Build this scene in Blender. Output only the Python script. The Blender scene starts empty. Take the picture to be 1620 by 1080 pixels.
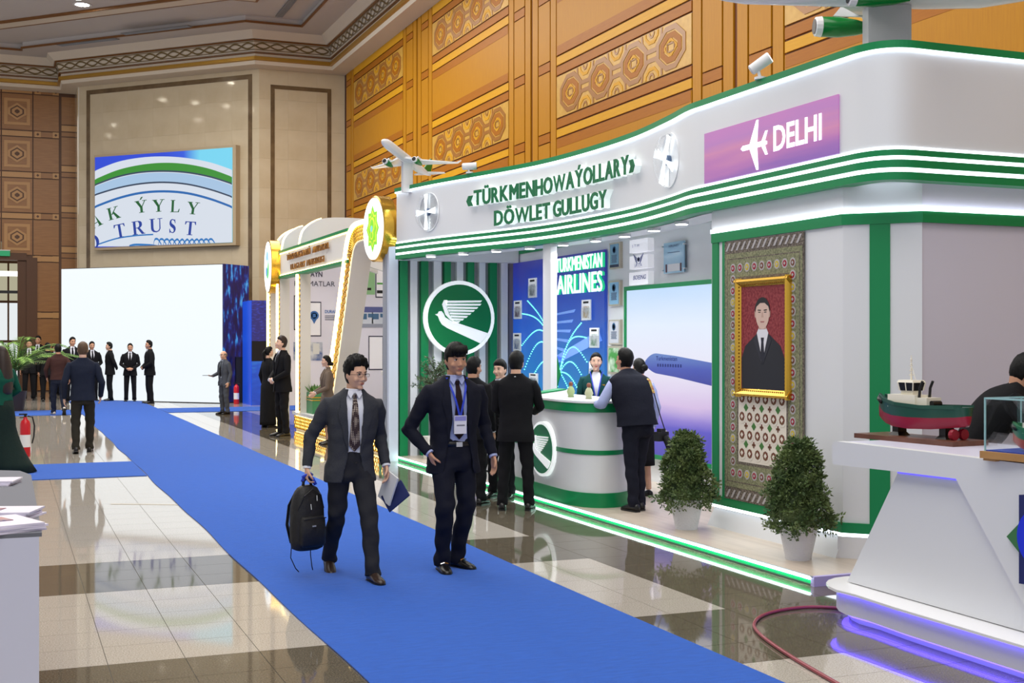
import bpy, bmesh, math, random
from mathutils import Vector, Matrix, noise
random.seed(7)
SC = bpy.context.scene
COL = SC.collection
PI = math.pi
# ---------------------------------------------------------------- camera
CAM_H = 1.72; FPX = 2000.0; YAW = math.atan(0.4); CY, SY = math.cos(YAW), math.sin(YAW); HZ = 541
cd = bpy.data.cameras.new('camera'); cam = bpy.data.objects.new('camera', cd); COL.objects.link(cam)
cd.sensor_width = 36.0; cd.lens = 36.0*FPX/1620.0; cd.shift_y = 1.0/1620.0
cd.clip_end = 300
cam.location = (0, 0, CAM_H); cam.rotation_euler = (PI/2, 0, -YAW)
SC.camera = cam
# ---------------------------------------------------------------- world, exposure
SC.view_settings.view_transform = 'Standard'; SC.view_settings.look = 'None'
SC.view_settings.gamma = 1.0; SC.view_settings.use_curve_mapping = False
SC.view_settings.exposure = 0.0
wd = bpy.data.worlds.new('hall_ambient'); SC.world = wd; wd.use_nodes = True
wd.node_tree.nodes['Background'].inputs[0].default_value = (0.93, 0.95, 1.0, 1)
wd.node_tree.nodes['Background'].inputs[1].default_value = 0.75
def area(name, loc, size, power, color, rot=(0, 0, 0)):
    l = bpy.data.lights.new(name, 'AREA'); l.shape = 'RECTANGLE'; l.size, l.size_y = size
    l.energy = power; l.color = color
    o = bpy.data.objects.new(name, l); COL.objects.link(o); o.location = loc; o.rotation_euler = rot
    return o
# the hall's ceiling light fields
area('hall_light_front', (1.5, 4, 10.9), (9, 12), 1150, (1.0, 0.97, 0.93))
area('hall_light_middle', (2.0, 17, 10.9), (9, 12), 1150, (1.0, 0.97, 0.93))
area('hall_light_rear', (1.5, 31, 10.9), (12, 12), 2300, (1.0, 0.96, 0.9))
# ---------------------------------------------------------------- pixel helpers (points with a real depth)
def ray(px, py):
    u = (px-810.0)/FPX
    return Vector((u*CY+SY, CY-u*SY, (HZ-py)/FPX))
def at_floor(px, py, z=0.0):
    r = ray(px, py); return Vector((0, 0, CAM_H)) + r*((z-CAM_H)/r.z)
def at_x(px, py, X):
    r = ray(px, py); return Vector((0, 0, CAM_H)) + r*(X/r.x)
def at_y(px, py, Y):
    r = ray(px, py); return Vector((0, 0, CAM_H)) + r*(Y/r.y)
def at_d(px, py, D):
    return Vector((0, 0, CAM_H)) + ray(px, py)*D
def at_plane(px, py, nx, ny, d):
    r = ray(px, py); return Vector((0, 0, CAM_H)) + r*(d/(nx*r.x+ny*r.y))
# ---------------------------------------------------------------- materials
def lin(c):
    return tuple(((v/255.0)/12.92 if v/255.0 <= 0.04045 else ((v/255.0+0.055)/1.055)**2.4) for v in c)
MATS = {}
def mat(name, rgb=(200, 200, 200), rough=0.5, metal=0.0, emit=0.0, ecol=None, noise_amt=0.0, nscale=20.0, rgb2=None,
        bump=0.0, bscale=60.0, trans=0.0, alpha=1.0, coat=0.0, stretch=None, spec=0.5, ior=1.45, sheen=0.0, detail=4):
    if name in MATS: return MATS[name]
    m = bpy.data.materials.new(name); m.use_nodes = True; nt = m.node_tree; b = nt.nodes['Principled BSDF']
    c = lin(rgb)
    b.inputs['Base Color'].default_value = (*c, 1); b.inputs['Roughness'].default_value = rough
    b.inputs['Metallic'].default_value = metal; b.inputs['IOR'].default_value = ior
    b.inputs['Specular IOR Level'].default_value = spec
    b.inputs['Coat Weight'].default_value = coat; b.inputs['Coat Roughness'].default_value = 0.05
    b.inputs['Transmission Weight'].default_value = trans; b.inputs['Alpha'].default_value = alpha
    b.inputs['Sheen Weight'].default_value = sheen
    if emit: 
        b.inputs['Emission Color'].default_value = (*lin(ecol or rgb), 1); b.inputs['Emission Strength'].default_value = emit
    if rgb2 or bump:
        tc = nt.nodes.new('ShaderNodeTexCoord'); mp = nt.nodes.new('ShaderNodeMapping')
        nt.links.new(tc.outputs['Object'], mp.inputs['Vector'])
        if stretch: mp.inputs['Scale'].default_value = stretch
    if rgb2:
        n = nt.nodes.new('ShaderNodeTexNoise'); n.inputs['Scale'].default_value = nscale; n.inputs['Detail'].default_value = detail
        r = nt.nodes.new('ShaderNodeValToRGB'); e = r.color_ramp.elements
        e[0].position = 0.5-0.5*max(0.02, 1-noise_amt)*0.5; e[1].position = 0.5+0.5*max(0.02, 1-noise_amt)*0.5
        e[0].color = (*c, 1); e[1].color = (*lin(rgb2), 1)
        nt.links.new(mp.outputs[0], n.inputs['Vector']); nt.links.new(n.outputs['Fac'], r.inputs['Fac'])
        nt.links.new(r.outputs[0], b.inputs['Base Color'])
    if bump:
        n2 = nt.nodes.new('ShaderNodeTexNoise'); n2.inputs['Scale'].default_value = bscale; n2.inputs['Detail'].default_value = 3
        bp = nt.nodes.new('ShaderNodeBump'); bp.inputs['Strength'].default_value = bump; bp.inputs['Distance'].default_value = 0.02
        nt.links.new(mp.outputs[0], n2.inputs['Vector']); nt.links.new(n2.outputs['Fac'], bp.inputs['Height'])
        nt.links.new(bp.outputs[0], b.inputs['Normal'])
    MATS[name] = m; return m
def grad_mat(name, stops, axis='Z', lo=0.0, hi=1.0, emit=1.0, noisec=None):
    """a lit screen: a vertical colour ramp over object coordinates, as printed/displayed picture"""
    if name in MATS: return MATS[name]
    m = bpy.data.materials.new(name); m.use_nodes = True; nt = m.node_tree; b = nt.nodes['Principled BSDF']
    tc = nt.nodes.new('ShaderNodeTexCoord'); sp = nt.nodes.new('ShaderNodeSeparateXYZ'); mr = nt.nodes.new('ShaderNodeMapRange')
    mr.inputs['From Min'].default_value = lo; mr.inputs['From Max'].default_value = hi
    nt.links.new(tc.outputs['Object'], sp.inputs[0]); nt.links.new(sp.outputs[axis], mr.inputs['Value'])
    r = nt.nodes.new('ShaderNodeValToRGB'); e = r.color_ramp.elements
    e[0].position = stops[0][0]; e[0].color = (*lin(stops[0][1]), 1); e[1].position = stops[-1][0]; e[1].color = (*lin(stops[-1][1]), 1)
    for p, c in stops[1:-1]:
        k = e.new(p); k.color = (*lin(c), 1)
    src = mr.outputs[0]
    if noisec:
        n = nt.nodes.new('ShaderNodeTexNoise'); n.inputs['Scale'].default_value = noisec[0]; n.inputs['Detail'].default_value = 5
        mp = nt.nodes.new('ShaderNodeMapping'); mp.inputs['Scale'].default_value = noisec[2]
        nt.links.new(tc.outputs['Object'], mp.inputs[0]); nt.links.new(mp.outputs[0], n.inputs['Vector'])
        ma = nt.nodes.new('ShaderNodeMath'); ma.operation = 'MULTIPLY_ADD'; ma.inputs[1].default_value = noisec[1]
        sb = nt.nodes.new('ShaderNodeMath'); sb.operation = 'SUBTRACT'; sb.inputs[1].default_value = 0.5
        nt.links.new(n.outputs['Fac'], sb.inputs[0]); nt.links.new(sb.outputs[0], ma.inputs[0]); nt.links.new(src, ma.inputs[2]); src = ma.outputs[0]
    nt.links.new(src, r.inputs['Fac']); 
    b.inputs['Base Color'].default_value = (0.02, 0.02, 0.02, 1); b.inputs['Roughness'].default_value = 0.35
    nt.links.new(r.outputs[0], b.inputs['Emission Color']); b.inputs['Emission Strength'].default_value = emit
    MATS[name] = m; return m
# ---------------------------------------------------------------- mesh helpers
class MB:
    def __init__(s): s.v = []; s.f = []; s.m = []
    def add(s, vs, fs, mi=0):
        o = len(s.v); s.v += [tuple(p) for p in vs]
        for f in fs: s.f.append(tuple(i+o for i in f)); s.m.append(mi)
        return s
    def box(s, x0, x1, y0, y1, z0, z1, mi=0):
        return s.add([(x, y, z) for z in (z0, z1) for y in (y0, y1) for x in (x0, x1)],
                     [(0, 2, 3, 1), (4, 5, 7, 6), (0, 1, 5, 4), (2, 6, 7, 3), (0, 4, 6, 2), (1, 3, 7, 5)], mi)
    def obox(s, c, size, R=None, mi=0):
        R = R or Matrix.Identity(3); c = Vector(c); hx, hy, hz = [q/2 for q in size]
        return s.add([c+R@Vector((x, y, z)) for z in (-hz, hz) for y in (-hy, hy) for x in (-hx, hx)],
                     [(0, 2, 3, 1), (4, 5, 7, 6), (0, 1, 5, 4), (2, 6, 7, 3), (0, 4, 6, 2), (1, 3, 7, 5)], mi)
    def prism(s, poly, O, U, V, N, n0, n1, mi=0):
        O, U, V, N = Vector(O), Vector(U), Vector(V), Vector(N); k = len(poly)
        vs = [O+U*a+V*b+N*n for n in (n0, n1) for a, b in poly]
        fs = [tuple(range(k-1, -1, -1)), tuple(range(k, 2*k))] + [(i, (i+1) % k, k+(i+1) % k, k+i) for i in range(k)]
        return s.add(vs, fs, mi)
    def loft(s, rings, caps=True, mi=0, closed=True):
        k = len(rings[0]); o = len(s.v); fs = []
        vs = [p for r in rings for p in r]
        for a in range(len(rings)-1):
            for i in range(k if closed else k-1):
                j = (i+1) % k; fs.append((a*k+i, a*k+j, (a+1)*k+j, (a+1)*k+i))
        if caps and closed:
            fs.append(tuple(range(k-1, -1, -1))); b = (len(rings)-1)*k; fs.append(tuple(range(b, b+k)))
        return s.add(vs, fs, mi)
    def tube(s, pts, r, n=8, mi=0, caps=True, flat=None):
        pts = [Vector(p) for p in pts]; rings = []; L = len(pts)
        if not isinstance(r, (list, tuple)): r = [r]*L
        t0 = (pts[1]-pts[0]).normalized(); up = Vector((0, 0, 1)) if abs(t0.z) < 0.9 else Vector((0, 1, 0))
        a = t0.cross(up).normalized()
        for i, p in enumerate(pts):
            t = (pts[min(i+1, L-1)]-pts[max(i-1, 0)])
            if t.length < 1e-9: t = t0
            t.normalize(); a = (a-t*a.dot(t)).normalized(); b = t.cross(a)
            ri = r[i]; ra, rb = ri if isinstance(ri, (tuple, list)) else (ri, ri)
            rings.append([p+a*(ra*math.cos(2*PI*q/n))+b*(rb*math.sin(2*PI*q/n)) for q in range(n)])
        return s.loft(rings, caps, mi)
    def lathe(s, prof, c=(0, 0, 0), n=24, R=None, mi=0):
        R = R or Matrix.Identity(3); c = Vector(c)
        rings = [[c+R@Vector((r*math.cos(2*PI*q/n), r*math.sin(2*PI*q/n), z)) for q in range(n)] for r, z in prof]
        return s.loft(rings, True, mi)
    def ell(s, c, rad, n=12, m=8, R=None, mi=0):
        R = R or Matrix.Identity(3); c = Vector(c); rings = []
        for i in range(1, m):
            a = PI*i/m-PI/2
            rings.append([c+R@Vector((rad[0]*math.cos(a)*math.cos(2*PI*q/n), rad[1]*math.cos(a)*math.sin(2*PI*q/n), rad[2]*math.sin(a))) for q in range(n)])
        return s.loft(rings, True, mi)
    def mesh(s, name):
        me = bpy.data.meshes.new(name); me.from_pydata(s.v, [], s.f); 
        return me
    def build(s, name, mats, parent=None, loc=None, smooth=False, world=False, kind=None, label=None, fix=True):
        """one mesh object; world=True: vertices are world points, moved into the parent's or the given origin's frame"""
        if world:
            W = parent_matrix(parent) if parent else Matrix.Translation(loc or (0, 0, 0)); I = W.inverted()
            s.v = [tuple(I@Vector(p)) for p in s.v]
        me = s.mesh(name)
        if not isinstance(mats, (list, tuple)): mats = [mats]
        for m in mats: me.materials.append(m)
        if len(mats) > 1: me.polygons.foreach_set('material_index', s.m)
        if smooth: me.polygons.foreach_set('use_smooth', [True]*len(me.polygons))
        if fix:
            bm = bmesh.new(); bm.from_mesh(me); bmesh.ops.recalc_face_normals(bm, faces=bm.faces); bm.to_mesh(me); bm.free()
        if smooth == 'auto': me.set_sharp_from_angle(angle=0.7)
        return link(name, me, parent, loc, kind, label)
def parent_matrix(o):
    M = Matrix.LocRotScale(o.location, o.rotation_euler, o.scale)
    return parent_matrix(o.parent)@M if o.parent else M
def link(name, me, parent=None, loc=None, kind=None, label=None):
    o = bpy.data.objects.new(name, me); COL.objects.link(o)
    if parent: o.parent = parent
    if loc is not None and not parent: o.location = loc
    if kind: o['kind'] = kind
    if label: o['label'] = label
    return o
def tag(o, label, cat, group=None):
    o['label'] = label; o['category'] = cat
    if group: o['group'] = group
    return o
def thing(name, label, cat, loc=(0, 0, 0), rotz=0.0, group=None, scale=1.0):
    o = bpy.data.objects.new(name, None); COL.objects.link(o); o.empty_display_size = 0.1
    o.location = loc; o.rotation_euler = (0, 0, rotz); o.scale = (scale,)*3
    return tag(o, label, cat, group)
def struct(name, mb, m, loc=(0, 0, 0), **k):
    o = mb.build(name, m, None, loc, world=True, kind='structure', **k); return o
def piece(name, me, m, parent, loc=(0, 0, 0), rot=(0, 0, 0)):
    o = bpy.data.objects.new(name, me); COL.objects.link(o); o.parent = parent; o.location = loc; o.rotation_euler = rot
    if m and not me.materials: me.materials.append(m)
    return o
def box_mesh(x0, x1, y0, y1, z0, z1, bev=0.0):
    me = MB().box(x0, x1, y0, y1, z0, z1).mesh('piece')
    if bev:
        bm = bmesh.new(); bm.from_mesh(me); bmesh.ops.bevel(bm, geom=bm.edges[:], offset=bev, segments=1, affect='EDGES'); bm.to_mesh(me); bm.free()
    return me
def RX(a): return Matrix.Rotation(a, 3, 'X')
def RY(a): return Matrix.Rotation(a, 3, 'Y')
def RZ(a): return Matrix.Rotation(a, 3, 'Z')
def catmull(pts, n=8):
    pts = [Vector(p) for p in pts]; out = []
    for i in range(len(pts)-1):
        p0, p1, p2, p3 = pts[max(i-1, 0)], pts[i], pts[i+1], pts[min(i+2, len(pts)-1)]
        for k in range(n):
            t = k/n; out.append(0.5*((2*p1)+(p2-p0)*t+(2*p0-5*p1+4*p2-p3)*t*t+(3*p1-p0-3*p2+p3)*t**3))
    out.append(pts[-1]); return out
# text: a glyph or a line as mesh, laid in the plane given by U (reading direction) and V (up)
GL = {}
def text_geo(body, ext=0.0, off=0.0, res=3, align='LEFT'):
    if body == 'M' and off > 0:      # a bold M drawn by hand: the offset fill of this glyph self-intersects
        q = [[(.04, -.02), (.20, -.02), (.20, .7), (.04, .7)], [(.60, -.02), (.76, -.02), (.76, .7), (.60, .7)], [(.20, .7), (.20, .42), (.40, .18), (.40, .46)], [(.60, .7), (.60, .42), (.40, .18), (.40, .46)]]
        vs = [(a, b, 0) for p in q for a, b in p]; return vs, [(0, 1, 2, 3), (4, 5, 6, 7), (8, 9, 10, 11), (15, 14, 13, 12)]
    if 'M' in body: off = 0.0
    k = (body, ext, off, res, align)
    if k in GL: return GL[k]
    cu = bpy.data.curves.new('t', 'FONT'); cu.body = body; cu.size = 1; cu.extrude = ext; cu.offset = off; cu.resolution_u = res; cu.align_x = align
    ob = bpy.data.objects.new('t', cu); COL.objects.link(ob)
    dg = bpy.context.evaluated_depsgraph_get(); dg.update()
    me = bpy.data.meshes.new_from_object(ob.evaluated_get(dg))
    vs = [tuple(v.co) for v in me.vertices]; fs = [tuple(p.vertices) for p in me.polygons]
    bpy.data.objects.remove(ob); bpy.data.curves.remove(cu); bpy.data.meshes.remove(me)
    GL[k] = (vs, fs); return GL[k]
def text_mb(mb, body, O, U, V, width=None, height=None, ext=0.0, off=0.0, align='LEFT', mi=0, res=3, curve=None):
    """write a line fitted to width x cap height (metres) into mb; O is its lower-left corner (or centre with CENTER)"""
    vs, fs = text_geo(body, 0.0, off, res)
    xs = [v[0] for v in vs]; ys = [v[1] for v in vs]; x0, x1, y0, y1 = min(xs), max(xs), min(ys), max(ys)
    cap = 0.73
    sy = (height/cap) if height else width/(x1-x0); sx = (width/(x1-x0)) if width else sy
    O, U, V = Vector(O), Vector(U).normalized(), Vector(V).normalized(); N = U.cross(V)
    sh = (x0+x1)/2 if align == 'CENTER' else x0
    out = []
    for v in vs:
        a = (v[0]-sh)*sx; b = v[1]*sy
        out.append(O+U*a+V*b)
    n = len(out)
    mb.add(out, fs, mi)
    if ext:
        mb.add([p+N*ext for p in out], fs, mi)
        ed = {}
        for f in fs:
            for i in range(len(f)):
                e = (f[i], f[(i+1) % len(f)]); ed[e] = 1
        side = [e for e in ed if (e[1], e[0]) not in ed]
        o2 = len(mb.v)-2*n
        for a, b in side: mb.f.append((o2+a, o2+b, o2+n+b, o2+n+a)); mb.m.append(mi)
    return mb
# ---------------------------------------------------------------- materials in use
M_tile_l = mat('granite_light', (202, 196, 186), 0.045, rgb2=(160, 152, 140), nscale=120, noise_amt=0.35, spec=0.6)
M_tile_d = mat('granite_dark', (118, 110, 94), 0.045, rgb2=(78, 72, 62), nscale=110, noise_amt=0.35, spec=0.6)
M_grout = mat('tile_grout', (110, 104, 94), 0.8)
M_carpet = mat('blue_carpet', (10, 78, 172), 0.95, rgb2=(16, 88, 188), nscale=9, noise_amt=0.2, bump=0.25, bscale=180, spec=0.1, sheen=0.2, stretch=(1, 4, 1))
M_white = mat('white_board', (222, 224, 226), 0.38, bump=0.02, bscale=4)
M_white_gl = mat('white_gloss', (232, 233, 235), 0.22)
M_offw = mat('warm_white_board', (226, 222, 214), 0.5)
M_green = mat('green_board', (0, 132, 74), 0.4)
M_green_l = mat('green_logo_field', (0, 130, 68), 0.35)
M_grey = mat('grey_panel', (150, 154, 160), 0.5)
M_led = mat('led_cool_white', (235, 245, 255), 0.4, emit=3.4)
M_led_g = mat('led_green', (20, 215, 130), 0.4, emit=1.6)
M_led_w = mat('led_warm', (255, 226, 150), 0.4, emit=5.0)
M_led_p = mat('led_violet', (90, 70, 255), 0.4, emit=6.0)
M_black = mat('black_plastic', (16, 16, 18), 0.4)
M_dark = mat('dark_metal', (45, 45, 48), 0.4, metal=0.6)
M_chrome = mat('chrome', (210, 210, 212), 0.12, metal=1.0)
M_gold = mat('gold_metal', (222, 176, 70), 0.22, metal=1.0)
M_glass = mat('clear_acrylic', (235, 245, 245), 0.03, trans=1.0, ior=1.15, alpha=0.35)
M_marble = mat('cream_marble', (200, 186, 160), 0.06, rgb2=(186, 170, 142), nscale=1.3, noise_amt=0.2, detail=6)
M_marble_b = mat('brown_marble', (112, 92, 66), 0.15, rgb2=(90, 72, 50), nscale=3, noise_amt=0.3)
M_plaster = mat('cream_plaster', (214, 202, 184), 0.8)
M_plaster_g = mat('grey_plaster', (192, 186, 182), 0.85)
M_brownline = mat('brown_lacquer', (122, 78, 34), 0.4)
M_goldp = mat('gold_paint', (176, 134, 52), 0.35, metal=0.5)
wood = dict(bump=0.05, bscale=40, stretch=(1, 12, 0.6))
M_wood = mat('honey_veneer', (182, 126, 12), 0.45, spec=.25, rgb2=(172, 114, 8), nscale=5, noise_amt=0.1, stretch=(1, 10, 0.5))
M_wood_o = mat('orange_veneer', (164, 100, 8), 0.45, spec=.25, rgb2=(154, 90, 6), nscale=5, noise_amt=0.1, stretch=(1, 0.6, 10))
M_wood_y = mat('yellow_veneer', (208, 154, 22), 0.45, spec=.25, rgb2=(198, 142, 16), nscale=5, noise_amt=0.1, stretch=(1, 0.6, 10))
M_wood_p = mat('pale_inlay', (200, 156, 66), 0.4, rgb2=(186, 140, 48), nscale=8, noise_amt=0.2)
M_wood_t = mat('tan_inlay', (150, 98, 36), 0.35)
M_wood_d = mat('dark_joint', (104, 54, 18), 0.5)
M_wood_l = mat('brown_oak', (150, 104, 56), 0.4, rgb2=(134, 90, 46), nscale=5, noise_amt=0.1, stretch=(0.6, 1, 8))
M_wood_lp = mat('brown_oak_pale', (176, 132, 80), 0.4)
M_wood_ld = mat('brown_oak_dark', (84, 52, 28), 0.5)
M_laminate = mat('pale_laminate', (206, 192, 176), 0.3, rgb2=(190, 176, 160), nscale=3, noise_amt=0.2, stretch=(6, 0.5, 1))
# ---------------------------------------------------------------- floor and its tiles
fl = MB().box(-14, 12, -4, 52, -0.2, -0.006)
FLOOR = struct('floor', fl, M_grout)
TY = 0.412; Y0 = 7.06
def row_light(j): return (j % 8) < 5 or j > 8 # near the camera five light rows alternate with three dark ones
def xcols():
    c = []; x = 0.503
    while x > -7: x -= 0.4025
    while x < 1.70: c.append((x, x+0.4025)); x += 0.4025
    e = c[-1][1]; c.append((e, 4.31-0.41*2-(-0.0)-0.41*4)); e = c[-1][1]
    while e < 10.2: c.append((e, e+0.41)); e += 0.41
    return c
def is_light(x, j): 
    k = 4.31
    if x < k-0.01: return row_light(j)
    q = (x-k) % (8*0.41)
    return q > 3*0.41-0.02 and row_light(j)
far = [MB(), MB()]; tcount = 0
TM = {}
for (xa, xb) in xcols():
    for j in range(-16, 100):
        ya = Y0+TY*j; yb = ya+TY; lt = is_light(xa, j); g = 0.002
        near = 4.6 < ya < 13.6 and xb-xa < 0.5 and ((-0.9 < xa < 1.72) or (3.2 < xa < 5.3))
        if near:
            key = (round(xb-xa, 4), lt)
            if key not in TM:
                me = MB().box(-(xb-xa)/2+g, (xb-xa)/2-g, -TY/2+g, TY/2-g, -0.012, 0).mesh('tile'); me.materials.append(M_tile_l if lt else M_tile_d); TM[key] = me
            piece('tile', TM[key], None, FLOOR, ((xa+xb)/2, ya+TY/2, 0)); tcount += 1
        else:
            far[0 if lt else 1].box(xa+g, xb-g, ya+g, yb-g, -0.012, 0)
far[0].build('light_tile_field', M_tile_l, FLOOR, kind='stuff', fix=False); far[1].build('dark_tile_field', M_tile_d, FLOOR, kind='stuff', fix=False)
# ---------------------------------------------------------------- blue carpet runners
def ribbon(name, xl, xr, ya, yb, wob, n, label):
    mb = MB(); top = []; 
    for i in range(n+1):
        y = ya+(yb-ya)*i/n
        a = xl+wob*math.sin(y*1.7)*math.sin(y*0.61+1); b = xr+wob*0.4*math.sin(y*1.1+2)
        top.append([Vector((a, y, 0.0)), Vector((a, y, 0.007)), Vector((b, y, 0.007)), Vector((b, y, 0.0))])
    mb.loft(top)
    o = mb.build(name, M_carpet, None, (0, 0, 0.002)); return tag(o, label, 'carpet', 'blue carpet runners')
ribbon('carpet_runner', 1.685, 3.63, -3, 39.0, 0.014, 160, 'long blue carpet runner down the middle of the hall under the walking men')
def cross(xa, xb, ya, yb, label):
    o = MB().box(xa, xb, ya, yb, 0, 0.006).build('carpet_runner', M_carpet, None, (0, 0, 0.002)); return tag(o, label, 'carpet', 'blue carpet runners')
cross(-5, 1.68, 16.83, 18.92, 'short blue carpet strip branching left by the woman in the long dark skirt')
cross(-5, 1.66, 31.6, 33.9, 'short blue carpet strip at the far left near the palm')
cross(3.65, 8, 31.7, 33.8, 'far blue carpet strip branching right past the bald man')
def tape(p0, p1, w, label):
    a, b = Vector(p0), Vector(p1); d = (b-a).normalized(); n = Vector((-d.y, d.x, 0))*w/2
    mb = MB(); mb.loft([[a-n+Vector((0, 0, z)) for z in (0,)]+[a+n]+[a+n+Vector((0, 0, .002))]+[a-n+Vector((0, 0, .002))], [b-n, b+n, b+n+Vector((0, 0, .002)), b-n+Vector((0, 0, .002))]])
    o = mb.build('tape_strip', M_tape, None, (0, 0, 0.001)); return tag(o, label, 'tape')
M_tape = mat('clear_tape', (206, 196, 176), 0.25)
tape(at_floor(176, 797), at_floor(281, 798), 0.05, 'strip of clear packing tape stuck to the floor left of the runner')
# ---------------------------------------------------------------- right wall: honey veneer panelling
WX = 10.3
WALL_R = struct('wall_right', MB().box(WX+0.03, WX+0.4, -4, 40.7, 0, 11.7), M_wood_d)
ROWS = [('plain', 0.1, 2.88), ('y', 2.9, 3.08), ('o', 3.1, 3.28), ('pat', 3.3, 4.14), ('o', 4.16, 4.34), ('y', 4.36, 4.54), ('plain', 4.56, 5.81),
        ('y', 5.83, 6.0), ('o', 6.02, 6.20), ('pat', 6.22, 7.06), ('o', 7.08, 7.26), ('y', 7.28, 7.46), ('plain', 7.48, 8.73), ('y', 8.75, 8.94),
        ('o', 8.96, 9.14), ('pat', 9.16, 10.0), ('o', 10.02, 10.2), ('y', 10.22, 10.46)]
PC = [8.585, 16.605, 24.646, 32.66, 40.68]
wm = {'plain': M_wood, 'y': M_wood_y, 'o': M_wood_o, 'pat': M_wood_p}
pmesh = {}
def wpiece(name, y0, y1, z0, z1, m, g=0.012, x=WX):
    k = (round(y1-y0, 3), round(z1-z0, 3), m.name)
    if k not in pmesh:
        me = MB().box(0, 0.05, -(y1-y0)/2+g, (y1-y0)/2-g, -(z1-z0)/2+g*0.6, (z1-z0)/2-g*0.6).mesh('panel'); me.materials.append(m); pmesh[k] = me
    return piece(name, pmesh[k], None, WALL_R, (x, (y0+y1)/2, (z0+z1)/2))
def octa(w, h, cx=0.32, cz=0.3):
    a, b = w/2, h/2
    return [(-a+cx*w, -b), (a-cx*w, -b), (a, -b+cz*h), (a, b-cz*h), (a-cx*w, b), (-a+cx*w, b), (-a, b-cz*h), (-a, -b+cz*h)]
def ring_poly(mb, outer, inner, x0, x1, mi):
    k = len(outer)
    for i in range(k):
        j = (i+1) % k; q = [outer[i], outer[j], inner[j], inner[i]]
        mb.add([(x, a, b) for x in (x0, x1) for a, b in q], [(0, 1, 2, 3), (7, 6, 5, 4), (0, 4, 5, 1), (1, 5, 6, 2), (2, 6, 7, 3), (3, 7, 4, 0)], mi)
mbo = MB()
ring_poly(mbo, octa(1.0, 0.74), octa(0.8, 0.56), -0.008, 0.004, 0)
ring_poly(mbo, octa(0.72, 0.5), octa(0.46, 0.30), -0.006, 0.004, 1)
ring_poly(mbo, octa(0.44, 0.3, .42, .42), octa(0.34, 0.2, .42, .42), -0.009, 0.004, 2)
ring_poly(mbo, octa(0.26, 0.16, .05, .05), octa(0.2, 0.11, .05, .05), -0.009, 0.004, 0)
OCT = mbo.mesh('inlay'); [OCT.materials.append(m) for m in (M_wood_t, M_wood_o, M_wood_y)]; OCT.polygons.foreach_set('material_index', mbo.m)
mbh = MB()      # half medallion between two octagons, against the strip
def half(w, h): return [(-w/2, 0), (-w/2*0.95, h*0.45), (-w*0.2, h), (w*0.2, h), (w/2*0.95, h*0.45), (w/2, 0)]
for (w, h, w2, h2, mi) in ((0.78, 0.36, 0.66, 0.28, 0), (0.5, 0.2, 0.4, 0.14, 2), (0.2, 0.1, 0.12, 0.06, 0)):
    A, B = half(w, h), half(w2, h2)
    for i in range(5):
        q = [A[i], A[i+1], B[i+1], B[i]]
        mbh.add([(x, a, b) for x in (-0.007, 0.004) for a, b in q], [(0, 1, 2, 3), (7, 6, 5, 4), (0, 4, 5, 1), (1, 5, 6, 2), (2, 6, 7, 3), (3, 7, 4, 0)], mi)
HALF = mbh.mesh('inlay'); [HALF.materials.append(m) for m in (M_wood_t, M_wood_o, M_wood_y)]; HALF.polygons.foreach_set('material_index', mbh.m)
for b in range(-1, 4):
    ya = (PC[b]+1.31) if b >= 0 else 1.87; yb = (PC[b+1]-1.31)
    if b < 0 : ya = 1.88
    for kind, z0, z1 in ROWS:
        if b < 1 and z1 < 4.2 and kind == 'pat' and b < 0: pass
        wpiece('panel' if kind in ('plain', 'pat') else 'strip', ya, yb, z0, z1, wm[kind])
        if kind == 'plain' and z1 > 5:     # darker veneer margin above and below
            for za, zb in ((z0, z0+0.2), (z1-0.2, z1)): wpiece('margin', ya+0.02, yb-0.02, za, zb, M_wood_o, x=WX-0.004)
        if kind == 'pat' and (z0 > 5 or b > 1):
            ym = (ya+yb)/2; zm = (z0+z1)/2
            for k in range(4): piece('inlay', OCT, None, WALL_R, (WX-0.001, ym+(k-1.5)*1.345, zm))
            for k in range(3):
                piece('inlay', HALF, None, WALL_R, (WX-0.001, ym+(k-1)*1.345, z0+0.02)); piece('inlay', HALF, None, WALL_R, (WX-0.001, ym+(k-1)*1.345, z1-0.02), (PI, 0, 0))
for yc in PC:
    for a, b2 in ((-1.30, -1.0), (-0.36, -0.04), (0.04, 0.36), (1.0, 1.30)):
        if yc+b2 < 40.5: wpiece('strip', yc+a, yc+b2, 0.1, 10.46, M_wood, g=0.02)
    for a, b2 in ((-0.99, -0.37), (0.37, 0.99)):
        if yc+b2 > 40.5: continue
        zs = [0.1, 2.86, 3.06, 4.3, 4.5, 5.8, 6.0, 7.25, 7.45, 8.7, 8.9, 10.02, 10.2, 10.46]
        for i in range(len(zs)-1): wpiece('panel' if i % 2 == 0 else 'crossbar', yc+a, yc+b2, zs[i], zs[i+1], M_wood if i % 2 == 0 else M_wood_o, g=0.02)
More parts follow.
